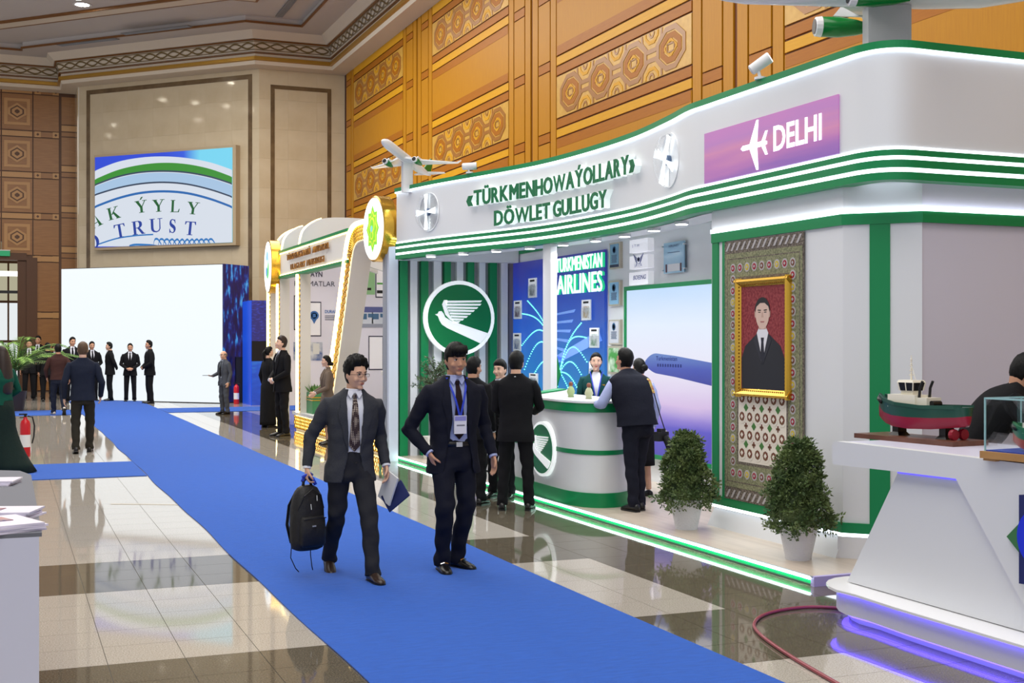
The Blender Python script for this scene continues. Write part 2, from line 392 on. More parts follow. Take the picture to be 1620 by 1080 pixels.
# ---------------------------------------------------------------- end wall: cream marble, one face square to the hall, one turned 45 degrees
RIDGE = Vector((7.5, 40.5, 0)); LEFTE = Vector((2.3, 45.7, 0)); CORN = Vector((10.3, 40.5, 0))
def wall_face(name, A, B, z1, thick=0.5):
    d = (B-A).normalized(); n = Vector((-d.y, d.x, 0))      # away from the hall
    mb = MB(); L = (B-A).length
    mb.prism([(0, 0), (L, 0), (L, z1), (0, z1)], A, d, (0, 0, 1), n, 0.03, thick)
    return struct(name, mb, M_marble_b), d, -n, L
def slabs(W, A, d, inn, L, z1, w, h):
    R = math.atan2(d.y, d.x)
    nx = max(1, round(L/w)); nz = round(z1/h); w = L/nx; h = z1/nz
    me = MB().box(-w/2+.0012, w/2-.0012, 0.0, 0.04, -h/2+.0012, h/2-.0012).mesh('slab'); me.materials.append(M_marble)
    for i in range(nx):
        for k in range(nz):
            c = A+d*(w*(i+.5))+Vector((0, 0, h*(k+.5))); piece('slab', me, None, W, c, (0, 0, R))
def inlay_frame(W, A, d, inn, u0, u1, z0, z1, t):
    for (a, b, c, e) in ((u0, u0+t, z0, z1), (u1-t, u1, z0, z1), (u0+t, u1-t, z1-t, z1)):
        MB().prism([(a, c), (b, c), (b, e), (a, e)], A, d, (0, 0, 1), inn, 0.0, 0.012).build('border_strip', M_marble_b, W, world=True)
WB1, d1, n1, L1 = wall_face('wall_back', RIDGE, CORN, 11.4)
slabs(WB1, RIDGE, d1, n1, L1, 11.4, 0.95, 0.95)
WB2, d2, n2, L2 = wall_face('wall_back_angled', LEFTE, RIDGE, 11.4)
slabs(WB2, LEFTE, d2, n2, L2, 11.4, 1.05, 0.95)
def on_face(px, py, A, d, inn):
    p = at_plane(px, py, inn.x, inn.y, inn.dot(A)); return (p-A).dot(d), p.z
u0 = on_face(428, 300, RIDGE, d1, n1)[0]; u1, zt = on_face(524, 141, RIDGE, d1, n1)
inlay_frame(WB1, RIDGE, d1, n1, u0, u1, 0.3, zt, 0.13)
v0, zt2 = on_face(137, 147, LEFTE, d2, n2); v1 = on_face(399, 128, LEFTE, d2, n2)[0]
inlay_frame(WB2, LEFTE, d2, n2, v0, v1, 0.3, 10.3, 0.15)
# side return of the marble block and recessed dark strip
struct('trim_1', MB().box(2.25, 2.3, 45.75, 47.6, 0, 11.4), M_marble)
# ---------------------------------------------------------------- left part of the end wall: brown oak panelling with a doorway
LY = 47.1
WL = struct('wall_left', MB().box(-9, 0.36-0.0, LY+0.03, LY+0.3, 5.2, 11.4).box(0.36, 2.3, LY+0.03, LY+0.3, 0, 11.4).box(-9, -2.6, LY+.03, LY+.3, 0, 5.2), M_wood_ld)
def lpiece(name, x0, x1, z0, z1, m, y=LY, t=0.03, g=0.02):
    return MB().box(x0+g, x1-g, y, y+t, z0+g, z1-g).build(name, m, WL, world=True)
def lx(px): return at_y(px, 300, LY).x
def lz(py, px=50): return at_y(px, py, LY).z
zlev = [lz(139), lz(207), lz(272), lz(337), lz(404)]
X0, X1, X2, X3 = lx(2), lx(52), lx(94), 2.3
for i in range(4):
    zt_, zb_ = zlev[i], zlev[i+1]
    hs = 0.22
    for xa, xb in ((X0-1.75-0.6, X0), (X0, X1)):
        lpiece('strip', xa, xb, zt_-hs, zt_, M_wood_lp); lpiece('panel', xa, xb, zb_, zt_-hs, M_wood_l)
        w = xb-xa; cx, cz = (xa+xb)/2, (zb_+zt_-hs)/2
        MB().box(cx-.42, cx+.42, LY-.02, LY, cz-.46, cz+.46).build('square_frame', M_wood_lp, WL, world=True)
        MB().box(cx-.31, cx+.31, LY-.035, LY-.02, cz-.36, cz+.36).build('square_field', M_wood_l, WL, world=True)
        for s_, m_ in ((.30, M_wood_lp), (.22, M_wood_ld), (.17, M_wood_lp), (.08, M_wood_ld)):
            MB().prism([(-s_, -s_*.35), (0, -s_), (s_, -s_*.35), (s_, s_*.35), (0, s_), (-s_, s_*.35)], (cx, LY-.035, cz), (1, 0, 0), (0, 0, 1), (0, -1, 0), 0, .02+(.3-s_)*.05).build('medallion', m_, WL, world=True)
    lpiece('strip', X1, X2, zt_-hs, zt_, M_wood_l); lpiece('panel', X1, X2, zb_, zt_-hs, M_wood_l)
    for q in (X1+0.06, X2-0.22): 
        MB().box(q, q+.2, LY-.02, LY, zt_-hs+.01, zt_-.01).build('corner_block', M_wood_lp, WL, world=True)
        MB().obox((q+.1, LY-.022, zt_-hs/2), (.07, .02, .07), RY(PI/4)).build('block_stud', M_wood_ld, WL, world=True)
zz = 10.35
for k in range(12):
    h = (1.0, .24, .18)[k % 3]; lpiece('strip' if k % 3 else 'panel', X2+.05, X3, zz-h, zz, (M_wood_l, M_wood_lp, M_wood_l)[k % 3], y=LY+.02, t=.02); zz -= h
lpiece('panel', X2+.05, X3, 0, zz, M_wood_l, y=LY+.02, t=.02)
zz = zlev[4]
for h in (.22, 1.75, .22, 1.7, .22, 1.2):
    lpiece('strip' if h < .3 else 'panel', X1-.02, X2, max(0.02, zz-h), zz, M_wood_lp if h < .3 else M_wood_l)
    if h < .3:
        for q in (X1+0.06, X2-0.22): MB().box(q, q+.2, LY-.02, LY, zz-h+.01, zz-.01).build('corner_block', M_wood_lp, WL, world=True)
    zz -= h
# doorway with a lit lobby and its window behind
D0, D1, DZ = -2.5, lx(42), lz(412)
struct('door_1', MB().box(D1, D1+.35, LY-.06, LY+.3, 0, DZ+.1).box(D0-.3, D1, LY-.06, LY+.3, DZ, DZ+.25), M_wood_ld)
M_lobby = mat('lobby_wall', (205, 190, 160), 0.8)
struct('wall_lobby', MB().box(-6, 4, LY+8, LY+8.2, 0, 7).box(1.6, 1.8, LY+.3, LY+8, 0, 7), M_lobby)
M_day = mat('daylight_pane', (60, 60, 60), 0.3, emit=.9, ecol=(240, 246, 248))
M_day2 = mat('daylight_pane_low', (60, 60, 60), 0.3, emit=.62, ecol=(214, 208, 176))
WI = struct('window_1', MB().box(-3.2, 1.2, LY+7.9, LY+8.0, 0.1, 5.0), M_wood_ld)
for i in range(4):
    for k in range(3):
        MB().box(-3.1+i*1.07, -3.1+i*1.07+1.0, LY+7.86, LY+7.9, .2+k*1.6, .2+k*1.6+1.5).build('pane', M_day if k < 2 else M_day2, WI, world=True)
struct('door_2', MB().box(D0, D1, LY+.1, LY+.16, DZ-1.15, DZ-1.05).box(D1-1.1, D1-1.02, LY+.1, LY+.16, 0, DZ-1.1), M_black)
MB().box(D0, D1, LY+.1, LY+.2, DZ-.55, DZ-.38).build('lintel_light', mat('lobby_strip', (255, 250, 235), .4, emit=2.0), WL, world=True)
ex = thing('exit_sign', 'small green exit sign box on the wall above the doorway', 'sign', (lx(5), LY-.1, lz(402)))
MB().box(-.35, .22, -.06, .06, -.09, .09).build('sign_box', mat('exit_green', (20, 140, 90), .4, emit=.5), ex)
MB().box(-.36, .23, -.07, .07, .09, .12).build('sign_rim', M_white, ex)
# ---------------------------------------------------------------- cornice, ceiling
PATH = [(10.3, -5), (10.3, 40.5), (7.5, 40.5), (2.3, 45.7), (2.3, 47.1), (-9, 47.1)]
def off_path(d, path=PATH):
    P = [Vector((a, b, 0)) for a, b in path]; out = []
    for i, p in enumerate(P):
        a = (p-P[i-1]).normalized() if i > 0 else (P[1]-P[0]).normalized(); b = (P[i+1]-p).normalized() if i < len(P)-1 else a
        na, nb = Vector((-a.y, a.x, 0)), Vector((-b.y, b.x, 0)); m = (na+nb).normalized()
        out.append(p+m*(d/m.dot(na)))
    return out
def sweep(prof, name, m, parent, path=PATH):
    mb = MB(); rings = []
    offs = [(off_path(d, path), z) for d, z in prof]
    for i in range(len(path)): rings.append([Vector((o[i].x, o[i].y, z)) for o, z in offs])
    mb.loft(rings); return mb.build(name, m, parent, world=bool(parent), kind=None if parent else 'structure')
COR = sweep([(0, 10.45), (0.55, 10.47), (0.58, 10.56), (0.58, 11.45), (0, 11.45)], 'trim_2', M_plaster, None)
sweep([(0.57, 10.58), (0.66, 10.60), (0.66, 10.70), (0.57, 10.73)], 'gold_band', M_goldp, COR)
sweep([(0.57, 10.80), (0.66, 10.81), (0.66, 10.83), (0.57, 10.84)], 'thin_moulding', M_brownline, COR)
sweep([(0.57, 11.17), (0.75, 11.18), (0.78, 11.21), (0.57, 11.22)], 'brown_moulding', M_brownline, COR)
sweep([(0.57, 11.22), (0.80, 11.22), (1.02, 11.45), (0.57, 11.45)], 'cove', M_plaster, COR)
sweep([(0.57, 10.86), (0.63, 10.86), (0.72, 11.17), (0.57, 11.17)], 'frieze', M_plaster, COR)
mb = MB(); A_ = off_path(0.66); B_ = off_path(0.745)
for i in range(len(PATH)-1):
    a0, a1, b0, b1 = A_[i], A_[i+1], B_[i], B_[i+1]; L = (a1-a0).length; n = max(2, int(L/0.09))
    if i == 0: lo = 14.0
    for ph in (0, PI):
        prev = None
        for k in range(n+1):
            t = k/n
            p, q = a0.lerp(a1, t), b0.lerp(b1, t)
            if i == 0 and p.y < 26: prev = None; continue
            if abs(p.x) > 8 and i == 4: prev = None; continue
            w = 0.5+0.32*math.sin(t*L*2*PI/0.95+ph); c = p.lerp(q, w); c.z = 10.89+0.26*w+0.0
            e = Vector((0, 0, 0.026))
            if prev is not None: mb.add([prev-e, c-e, c+e, prev+e], [(0, 1, 2, 3)])
            prev = c
    for w in (0.06, 0.94):
        p0, p1 = a0.lerp(b0, w), a1.lerp(b1, w); z = 10.89+.26*w; mb.add([(p0.x, p0.y, z-.012), (p1.x, p1.y, z-.012), (p1.x, p1.y, z+.012), (p0.x, p0.y, z+.012)], [(0, 1, 2, 3)])
mb.build('frieze_ornament', mat('ornament_brown', (120, 100, 62), .6), COR, world=True, kind='stuff')
CE = struct('ceiling', MB().box(-34, 10.4, -4, 48, 11.66, 11.9), M_plaster_g)
sweep([(0.9, 11.45), (1.8, 11.45), (1.8, 11.66), (0.9, 11.66)], 'ceiling_tray', M_plaster_g, CE)
sweep([(1.8, 11.44), (1.86, 11.44), (1.86, 11.5), (1.8, 11.5)], 'brown_line', M_brownline, CE)
P2 = [(10.3, -5), (10.3, 40.5), (7.5, 40.5), (1.2, 46.8), (-4, 47.1), (-9, 47.1)]
sweep([(3.5, 11.62), (3.58, 11.62), (3.58, 11.68), (3.5, 11.68)], 'brown_line', M_brownline, CE, P2)
sweep([(4.15, 11.58), (4.22, 11.58), (4.22, 11.68), (4.15, 11.68)], 'brown_line', M_brownline, CE, P2)
sweep([(3.58, 11.62), (4.15, 11.6), (4.15, 11.68), (3.58, 11.68)], 'ceiling_band', M_plaster, CE, P2)
def vent(c, ang, L, label):
    r = thing('ceiling_vent', label, 'vent', c, ang)
    MB().box(-L/2, L/2, -.11, .11, -.02, 0).build('frame', mat('vent_grey', (120, 116, 112), .6), r)
    for k in range(5): MB().box(-L/2+.03, L/2-.03, -.085+k*.04, -.07+k*.04, -.03, -.01).build('slat', M_grey, r)
def ceil_pt(px, py, z=11.45):
    return at_floor(px, py, z)
vent(ceil_pt(247, 47), -PI/4, 2.6, 'dark slot vent in the ceiling tray above the wall screen, near its right end')
vent(ceil_pt(139, 66), -PI/4, 2.4, 'dark slot vent in the ceiling tray above the wall screen, near its left end')
vent(ceil_pt(548, 37), PI/2, 3.4, 'long dark slot vent in the ceiling tray beside the wooden wall')
vent(ceil_pt(453, 12, 11.64), PI/2, 2.2, 'dark slot vent in the ceiling field left of the bright downlight')
def downlight(p, label, r0=.13):
    r = thing('downlight', label, 'lamp', p, group='recessed ceiling downlights')
    MB().lathe([(r0*1.35, 0), (r0*1.35, -.015), (r0, -.015), (r0, 0)], n=18).build('ring', M_white, r)
    MB().lathe([(r0*.98, -.004), (r0*.98, -.012), (.001, -.012)], n=18).build('lens', mat('downlight_lens', (255, 246, 225), .4, emit=60), r)
downlight(ceil_pt(130, 7, 11.655), 'round recessed downlight at the upper left of the ceiling', .2)
downlight(ceil_pt(518, 3, 11.655), 'round recessed downlight at the top of the ceiling left of the cornice corner', .15)
downlight(ceil_pt(605, 3, 11.445), 'round recessed downlight close to the wooden wall cornice', .15)
for k, (x, y) in enumerate([(8.9, 26), (8.9, 30), (8.9, 22), (6.9, 24), (6.9, 30), (4.5, 36), (3.2, 37.3), (1.9, 38.6), (5.8, 34), (4, 30), (1, 34), (-1, 40), (8.9, 18), (6.9, 18), (4, 24)]):
    downlight((x, y, 11.655 if x < 8.4 else 11.445), 'round recessed ceiling downlight mirrored in the polished marble wall')

for px, py in ((203, 153), (257, 158), (309, 163), (358, 168), (193, 176), (313, 190), (173, 215), (180, 198), (396, 173)):
    q = at_floor(px, py, 11.64); downlight((48-q.y, 48-q.x, 11.655), 'round recessed ceiling downlight mirrored in the polished marble wall')
# ================================================================ airline stand
PF = 5.27; PZ = 0.07; BX = 7.1
# platform
plat = thing('stand_platform', 'long low platform with pale wood floor and glowing green edge under the airline stand', 'platform', (6.3, 12.5, 0))
MB().box(PF+.03, 10.0, 7.5, 17.85, 0.0, PZ-.012).build('base', M_white, plat, world=True)
for k in range(18):
    MB().box(PF+.004, 10.0, 7.5+k*.575+.001, 7.5+(k+1)*.575-.001, PZ-.012, PZ).build('floor_board', M_laminate, plat, world=True)
MB().box(PF, PF+.02, 7.5, 17.8, .016, PZ-.02).build('green_edge', mat('edge_green', (10, 168, 96), .35, emit=.55), plat, world=True)
MB().box(PF-.014, PF+.01, 7.5, 17.8, PZ-.022, PZ-.008).build('edge_led', mat('edge_led_white', (225, 255, 250), .4, emit=14), plat, world=True)
MB().box(PF-.004, PF+.01, 7.48, 17.82, PZ-.010, PZ+.001).build('edge_trim', M_grey, plat, world=True)
MB().box(PF+.0, 7.6, 7.46, 7.5, 0.0, PZ).build('end_panel', mat('violet_white', (190, 180, 235), .4), plat, world=True)
# stand carcass
st = thing('airline_stand', 'tall white and green airline exhibition stand with wavy lit fascia', 'exhibition stand', (6.2, 12.5, PZ))
def part(name, mb, m, p=None, **k): return mb.build(name, m, p or st, world=True, **k)
# --- fascia plan curve (visitors' side); top at 3.92, bottom at 2.905
FP = [(5.2, 17.42), (5.215, 17.336), (5.42, 16.314), (5.81, 14.95), (6.03, 14.0), (6.125, 12.92), (6.125, 11.84), (6.01, 10.886), (5.905, 10.3), (5.895, 9.95),
      (5.89, 9.3), (5.89, 8.6), (5.89, 7.95), (5.9, 7.74), (5.96, 7.59), (6.1, 7.51), (6.4, 7.505), (7.0, 7.505), (9.4, 7.505)]
CURVE = [Vector((p.x, p.y, 0)) for p in catmull([(a, b, 0) for a, b in FP], 7)]
def nrm(i, C=CURVE):
    t = C[min(i+1, len(C)-1)]-C[max(i-1, 0)]; t.normalize(); return Vector((t.y, -t.x, 0))*1.0
NR = []
for i in range(len(CURVE)):
    n = nrm(i); NR.append(n if n.dot(Vector((-1, -1, 0))) > 0 else -n)
def fband(o0, o1, z0, z1, i0=0, i1=None):
    mb = MB(); rg = []
    for i in range(i0, len(CURVE) if i1 is None else i1):
        p, n = CURVE[i], NR[i]; rg.append([p+n*o0+Vector((0, 0, z0)), p+n*o1+Vector((0, 0, z0)), p+n*o1+Vector((0, 0, z1)), p+n*o0+Vector((0, 0, z1))])
    return mb.loft(rg)
fa = part('fascia', fband(-.12, 0, 3.10, 3.86), M_white, smooth='auto')
part('cap_band', fband(-.13, .035, 3.865, 3.92), M_green, fa)
part('cap_led', fband(-.01, .026, 3.85, 3.865), M_led, fa)
for k, (za, zb) in enumerate(((2.905, 2.962), (2.995, 3.052), (3.082, 3.126))):
    part('green_band', fband(-.12, .02, za, zb), M_green, fa)
for k, (za, zb) in enumerate(((2.962, 2.995), (3.052, 3.082), (3.126, 3.148))):
    part('led_strip', fband(-.12, .006, za, zb), M_led, fa)
# soffit behind the fascia
mb = MB(); rg = []
for i in range(len(CURVE)-20):
    p, n = CURVE[i], NR[i]; q = Vector((BX, p.y, 0)); rg.append([p-n*.1+Vector((0, 0, 2.93)), q+Vector((0, 0, 2.93)), q+Vector((0, 0, 2.98)), p-n*.1+Vector((0, 0, 2.98))])
mb.loft(rg); 
# roof slab hiding the inside from above
mb2 = MB(); rg = []
for i in range(len(CURVE)):
    p, n = CURVE[i], NR[i]; q = Vector((9.4, max(p.y, 7.62), 0)); rg.append([p-n*.1+Vector((0, 0, 3.78)), q+Vector((0, 0, 3.78)), q+Vector((0, 0, 3.82)), p-n*.1+Vector((0, 0, 3.82))])
mb2.loft(rg); part('roof', mb2, M_white)
mb = MB(); rg = []
for i in range(len(CURVE)-44):
    p, n = CURVE[i], NR[i]; rg.append([p-n*.1+Vector((0, 0, 2.905)), p-n*.42+Vector((0, 0, 2.905)), p-n*.42+Vector((0, 0, 2.95)), p-n*.1+Vector((0, 0, 2.95))])
mb.loft(rg); part('soffit', mb, M_white)
ORD = iter('leftmost second third fourth middle sixth seventh eighth rightmost'.split())
for (x, y) in ((5.335, 16.348), (5.585, 15.742), (5.802, 15.092), (6.011, 14.479), (6.161, 13.803), (6.26, 13.113), (6.281, 12.423), (6.233, 11.656), (6.138, 10.907)):
    lp = thing('puck_light', next(ORD)+' of the nine round white puck lamps under the wavy airline fascia', 'lamp', (x+.02, y, 2.905), group='puck lamps under the airline fascia')
    MB().lathe([(.07, 0), (.07, -.03), (.06, -.03), (.06, 0)], n=16).build('ring', M_white, lp)
    MB().lathe([(.059, -.005), (.059, -.034), (.001, -.036)], n=16).build('lens', mat('puck_lens', (250, 250, 255), .4, emit=8), lp)
    pl = bpy.data.lights.new('puck_beam', 'SPOT'); pl.energy = 62; pl.spot_size = 2.5; pl.spot_blend = .8; pl.shadow_soft_size = .05; pl.color = (.95, .98, 1.0)
    po_ = bpy.data.objects.new('puck_beam', pl); COL.objects.link(po_); po_.parent = lp; po_.location = (0, 0, -.045)
# --- left side wall with upright battens
SYW = 17.68
part('side_wall', MB().box(5.1, 7.2, SYW, SYW+.15, PZ, 3.6), M_grey)
part('side_edge', MB().box(5.12, 5.26, SYW-.10, SYW+.17, 0.0, 3.58), mat('silver_white', (205, 212, 224), .3))
part('header_board', MB().box(5.27, 7.1, SYW-.2, SYW, 2.9, 3.1), M_white)
for k, (a, b) in enumerate(((5.29, 5.409), (5.448, 5.553), (5.611, 5.722), (5.805, 5.922), (5.971, 6.069), (6.162, 6.261), (6.335, 6.435), (6.515, 6.61), (6.685, 6.796), (6.862, 6.969))):
    part('batten', MB().box(a, b, SYW-.09, SYW, PZ, 2.9), M_green if k % 2 == 0 else M_white)
part('corner_batten', MB().box(7.0, 7.1, SYW-.05, SYW, PZ, 2.9), mat('taupe', (128, 120, 116), .5))
part('base_rail', MB().box(5.0, 5.27, SYW-.04, SYW+.0, .0, .05).box(5.0, 5.27, SYW-.04, SYW, .2, .25).box(5.0, 5.03, SYW-.04, SYW, 0, .25), M_green)
# --- back wall
part('back_wall', MB().box(BX+.02, BX+.15, 9.9, 17.8, PZ, 3.3), M_white)
part('back_green_band', MB().box(BX, BX+.02, 9.9, 17.68, 3.03, 3.14), M_green)
part('post', MB().box(6.07, 6.15, 13.92, 14.16, PZ, 2.93), M_white)
part('base_green', MB().box(BX, BX+.02, 9.95, 14.4, PZ+.3, PZ+.36), M_green)
# --- right wing: wall along the aisle, chamfer, end wall
WGX = 5.95
part('wing_wall', MB().box(WGX, 7.2, 8.05, 9.97, .23, 3.12), M_white)
part('wing_chamfer', MB().prism([(WGX, 8.05), (6.36, 7.64), (6.6, 8.0), (6.2, 8.3)], (0, 0, 0), (1, 0, 0), (0, 1, 0), (0, 0, 1), .23, 2.92), M_white)
part('wing_end_wall', MB().box(6.36, 9.4, 7.66, 7.8, PZ, 2.92), mat('lavender_lit_board', (212, 210, 224), .45))  # white board; lavender light from the screens is painted into its colour
part('wing_plinth', MB().prism([(WGX+.01, .235), (WGX-.07, PZ), (WGX+.4, PZ), (WGX+.4, .235)], (0, 8.05, 0), (1, 0, 0), (0, 0, 1), (0, 1, 0), 0, 1.9), M_white)
part('wing_plinth', MB().prism([(WGX-.04, 8.06), (6.36, 7.62), (6.6, 8.0), (6.2, 8.3)], (0, 0, 0), (1, 0, 0), (0, 1, 0), (0, 0, 1), PZ, .235), M_white)
ch = [Vector((WGX, 9.97, 0)), Vector((WGX, 8.05, 0)), Vector((6.36, 7.64, 0)), Vector((9.4, 7.64, 0))]
def wband(o, z0, z1, o0=-.01):
    mb = MB(); rg = []
    for i, p in enumerate(ch):
        a = (ch[i]-ch[i-1]).normalized() if i else (ch[1]-ch[0]).normalized(); b = (ch[i+1]-ch[i]).normalized() if i < 3 else a
        na, nb = Vector((a.y, -a.x, 0)), Vector((b.y, -b.x, 0)); m = (na+nb).normalized(); k = 1/m.dot(na)
        rg.append([p+m*(k*o0)+Vector((0, 0, z0)), p+m*(k*o)+Vector((0, 0, z0)), p+m*(k*o)+Vector((0, 0, z1)), p+m*(k*o0)+Vector((0, 0, z1))])
    return mb.loft(rg)
part('upper_led', wband(.025, 2.70, 2.735), M_led); part('upper_band', wband(.018, 2.615, 2.70), M_green)
part('lower_band', wband(.018, .262, .34), M_green); part('lower_led', wband(.012, .236, .262), M_led)
part('edge_stripe', MB().box(WGX-.012, WGX, 9.86, 9.965, .34, 2.615), M_green); part('edge_stripe', MB().box(WGX-.012, WGX, 9.74, 9.79, .34, 2.615), M_green)
cm = (ch[1]+ch[2])/2; cdv = (ch[2]-ch[1]).normalized(); cnv = Vector((cdv.y, -cdv.x, 0))
part('corner_stripe', MB().prism([(-.09, .34), (.06, .34), (.06, 2.615), (-.09, 2.615)], cm, cdv, (0, 0, 1), cnv, 0, .012), M_green)
part('wing_reveal', MB().box(WGX+.0, 7.1, 9.97, 9.99, .23, 2.9), M_white)
# --- letters on the fascia: each letter its own piece
def arc_at_px(px):
    best = None
    for i in range(len(CURVE)-1):
        a, b = CURVE[i], CURVE[i+1]
        def pp(v): return 810+FPX*(v.x*CY-v.y*SY)/(v.y*CY+v.x*SY)
        pa, pb = pp(a), pp(b)
        if pa <= px <= pb: t = (px-pa)/(pb-pa); return i+t
    return None
def cpos(u):
    i = min(int(u), len(CURVE)-2); t = u-i; return CURVE[i].lerp(CURVE[i+1], t), NR[i].lerp(NR[i+1], t).normalized()
ARC = [0.0]
for i in range(1, len(CURVE)): ARC.append(ARC[-1]+(CURVE[i]-CURVE[i-1]).length)
def arc_s(u): i = min(int(u), len(CURVE)-2); return ARC[i]+(ARC[i+1]-ARC[i])*(u-i)
def arc_u(s):
    for i in range(len(ARC)-1):
        if s <= ARC[i+1]: return i+(s-ARC[i])/(ARC[i+1]-ARC[i])
def OFF(c): return .008 if c == 'W' else .026
def fascia_text(body, pxa, pxb, z0, cap, label):
    sgn = thing('fascia_lettering', label, 'lettering', (*cpos(arc_u((arc_s(arc_at_px(pxa))+arc_s(arc_at_px(pxb)))/2))[0].xy, z0))
    sa, sb = arc_s(arc_at_px(pxa)), arc_s(arc_at_px(pxb))
    ws = []; 
    for c in body:
        if c == ' ': ws.append(.22); continue
        vs, fs = text_geo(c, 0, OFF(c), 3); xs = [v[0] for v in vs]; ws.append(max(xs)-min(xs)+.085)
    k = (sb-sa)/(sum(ws)-.085); s = sa
    for c, w in zip(body, ws):
        if c != ' ':
            u = arc_u(s+(w-.085)*k/2); p, n = cpos(u); U = Vector((-n.y, n.x, 0)); 
            if U.dot(Vector((CY, -SY, 0))) < 0: U = -U
            mb = MB(); text_mb(mb, c, p+n*.075+Vector((0, 0, z0)), U, (0, 0, 1), width=(w-.085)*k, height=cap, ext=.012, off=OFF(c), align='CENTER')
            o = mb.build('letter', M_letter, sgn, world=True)
            mb = MB(); text_mb(mb, c, p+n*.0+Vector((0, 0, z0)), U, (0, 0, 1), width=(w-.085)*k, height=cap, ext=.074, off=OFF(c), align='CENTER')
            mb.build('letter_side', M_letside, o, world=True)
        s += w*k
M_letter = mat('letter_green', (0, 108, 62), .35); M_letside = mat('letter_side_white', (235, 245, 242), .35, emit=.35)
fascia_text('«TÜRKMENHOWAÝOLLARY»', 746, 1015, 3.49, .195, 'upper line of raised green letters on the fascia reading TÜRKMENHOWAÝOLLARY')
fascia_text('DÖWLET GULLUGY', 790, 970, 3.195, .19, 'lower line of raised green letters on the fascia reading DÖWLET GULLUGY')
# --- spinning display fans (at rest) with clear domes
M_fan = mat('fan_blade_light', (245, 252, 255), .4, emit=1.6)
M_dome = mat('dome_acrylic', (240, 250, 255), .02, trans=1.0, ior=1.08, alpha=.22)
def led_fan(px, z, r, a0, label):
    u = arc_at_px(px); p, n = cpos(u); U = Vector((-n.y, n.x, 0)); V = Vector((0, 0, 1)); c = p+Vector((0, 0, z))
    t = thing('display_fan', label, 'display', c)
    for k in range(4):
        a = a0+k*PI/2; ca, sa = math.cos(a), math.sin(a)
        poly = [(.02*r, -.02*r), (r*.95, -.17*r), (r*.95, .17*r), (.02*r, .02*r)]
        poly = [(x*ca-y*sa, x*sa+y*ca) for x, y in poly]
        MB().prism(poly, c, U, V, n, .045, .055).build('blade', M_fan, t, world=True)
    MB().prism([(.05*math.cos(q*PI/8), .05*math.sin(q*PI/8)) for q in range(16)], c, U, V, n, .0, .043).build('motor', mat('fan_motor', (70, 90, 120), .3), t, world=True)
    R = Matrix((U, V, n)).transposed()
    MB().lathe([(r*1.02, 0), (r*1.02, .03), (r*.9, .09), (r*.5, .13), (.01, .14)], c, 28, R).build('dome', M_dome, t, world=True, smooth=True)
    MB().lathe([(r*1.05, 0), (r*1.05, .012), (r*1.0, .012), (r*1.0, 0)], c, 28, R).build('rim', M_white_gl, t, world=True)
led_fan(679, 3.50, .255, PI/2, 'clear domed display fan with an upright white cross on the left of the fascia')
led_fan(1060, 3.49, .255, PI/2-.42, 'clear domed display fan with a tilted white cross on the right of the fascia')
# --- DELHI screen on the wing fascia
SX = 5.885
a, b = at_x(1116, 212, SX), at_x(1328, 245, SX)
zt0, zb0 = at_x(1116, 212, SX).z, at_x(1116, 291, SX).z
ds = thing('fascia_screen', 'pink sunset screen with a white plane and DELHI on the wing fascia', 'screen', (SX, (a.y+b.y)/2, (zt0+zb0)/2))
hw, hh = (a.y-b.y)/2, (zt0-zb0)/2
MB().box(-.012, .0, -hw, hw, -hh, hh).build('panel', grad_mat('sunset_screen', [(0, (150, 100, 190)), (.3, (196, 120, 190)), (.55, (218, 140, 185)), (.75, (196, 130, 200)), (1, (214, 130, 200))], 'Z', -hh, hh, .80, (2.2, .7, (1, .25, 3))), ds)
sl = MB(); text_mb(sl, 'DELHI', (-.016, -.13, -.085), (0, -1, 0), (0, 0, 1), width=.66, height=.21, ext=.004, off=.018)
M_scrw = mat('screen_white', (250, 250, 255), .4, emit=1.1)
sl.build('lettering', M_scrw, ds)
mb = MB()
Uy, Vz, Nx = Vector((0, -1, 0)), Vector((0, 0, 1)), Vector((-1, 0, 0))
O = Vector((-.014, .17, .0))
mb.prism([(-.2, 0), (-.17, .022), (.16, .022), (.2, .012), (.2, -.012), (.16, -.022), (-.17, -.022)], O, Uy, Vz, Nx, 0, .006)
mb.prism([(-.06, .02), (.05, .02), (.07, .21), (.045, .21)], O, Uy, Vz, Nx, 0, .006); mb.prism([(-.06, -.02), (.05, -.02), (.07, -.21), (.045, -.21)], O, Uy, Vz, Nx, 0, .006)
mb.prism([(.12, .02), (.17, .02), (.21, .1), (.18, .1)], O, Uy, Vz, Nx, 0, .006); mb.prism([(.12, -.02), (.17, -.02), (.21, -.1), (.18, -.1)], O, Uy, Vz, Nx, 0, .006)
mb.build('plane_icon', M_scrw, ds)
# --- bird logo discs
def bird(mb, O, U, V, N, r, n0, n1, mi=0):
    """white bird: body band to lower right, head, fan of wing feathers"""
    P = lambda pts: mb.prism([(x*r, y*r) for x, y in pts], O, U, V, N, n0, n1, mi)
    P([(-.78, .10), (-.70, .12), (-.66, .19), (-.58, .20), (-.52, .13), (-.47, .02), (-.30, -.08), (.88, -.45), (.78, -.61), (.64, -.75), (-.40, -.30), (-.56, -.20), (-.64, -.08), (-.69, .05)])
    P([(-.56, .40), (-.50, .53), (-.40, .53), (-.42, .34), (-.34, .10), (-.20, -.10), (-.30, -.06), (-.46, .10)])
    E = [(.70, .53), (.68, .43), (.58, .33), (.47, .24), (.36, .15), (.25, .06), (.13, -.02), (.01, -.09)]
    for k in range(8):
        f = k/7.0; x0, y0 = -.47+.24*f, .49-.60*f; x1, y1 = E[k]
        P([(x0, y0+.02), (x1, y1), (x1-.05, y1-.055), (x0+.02, y0-.045)])
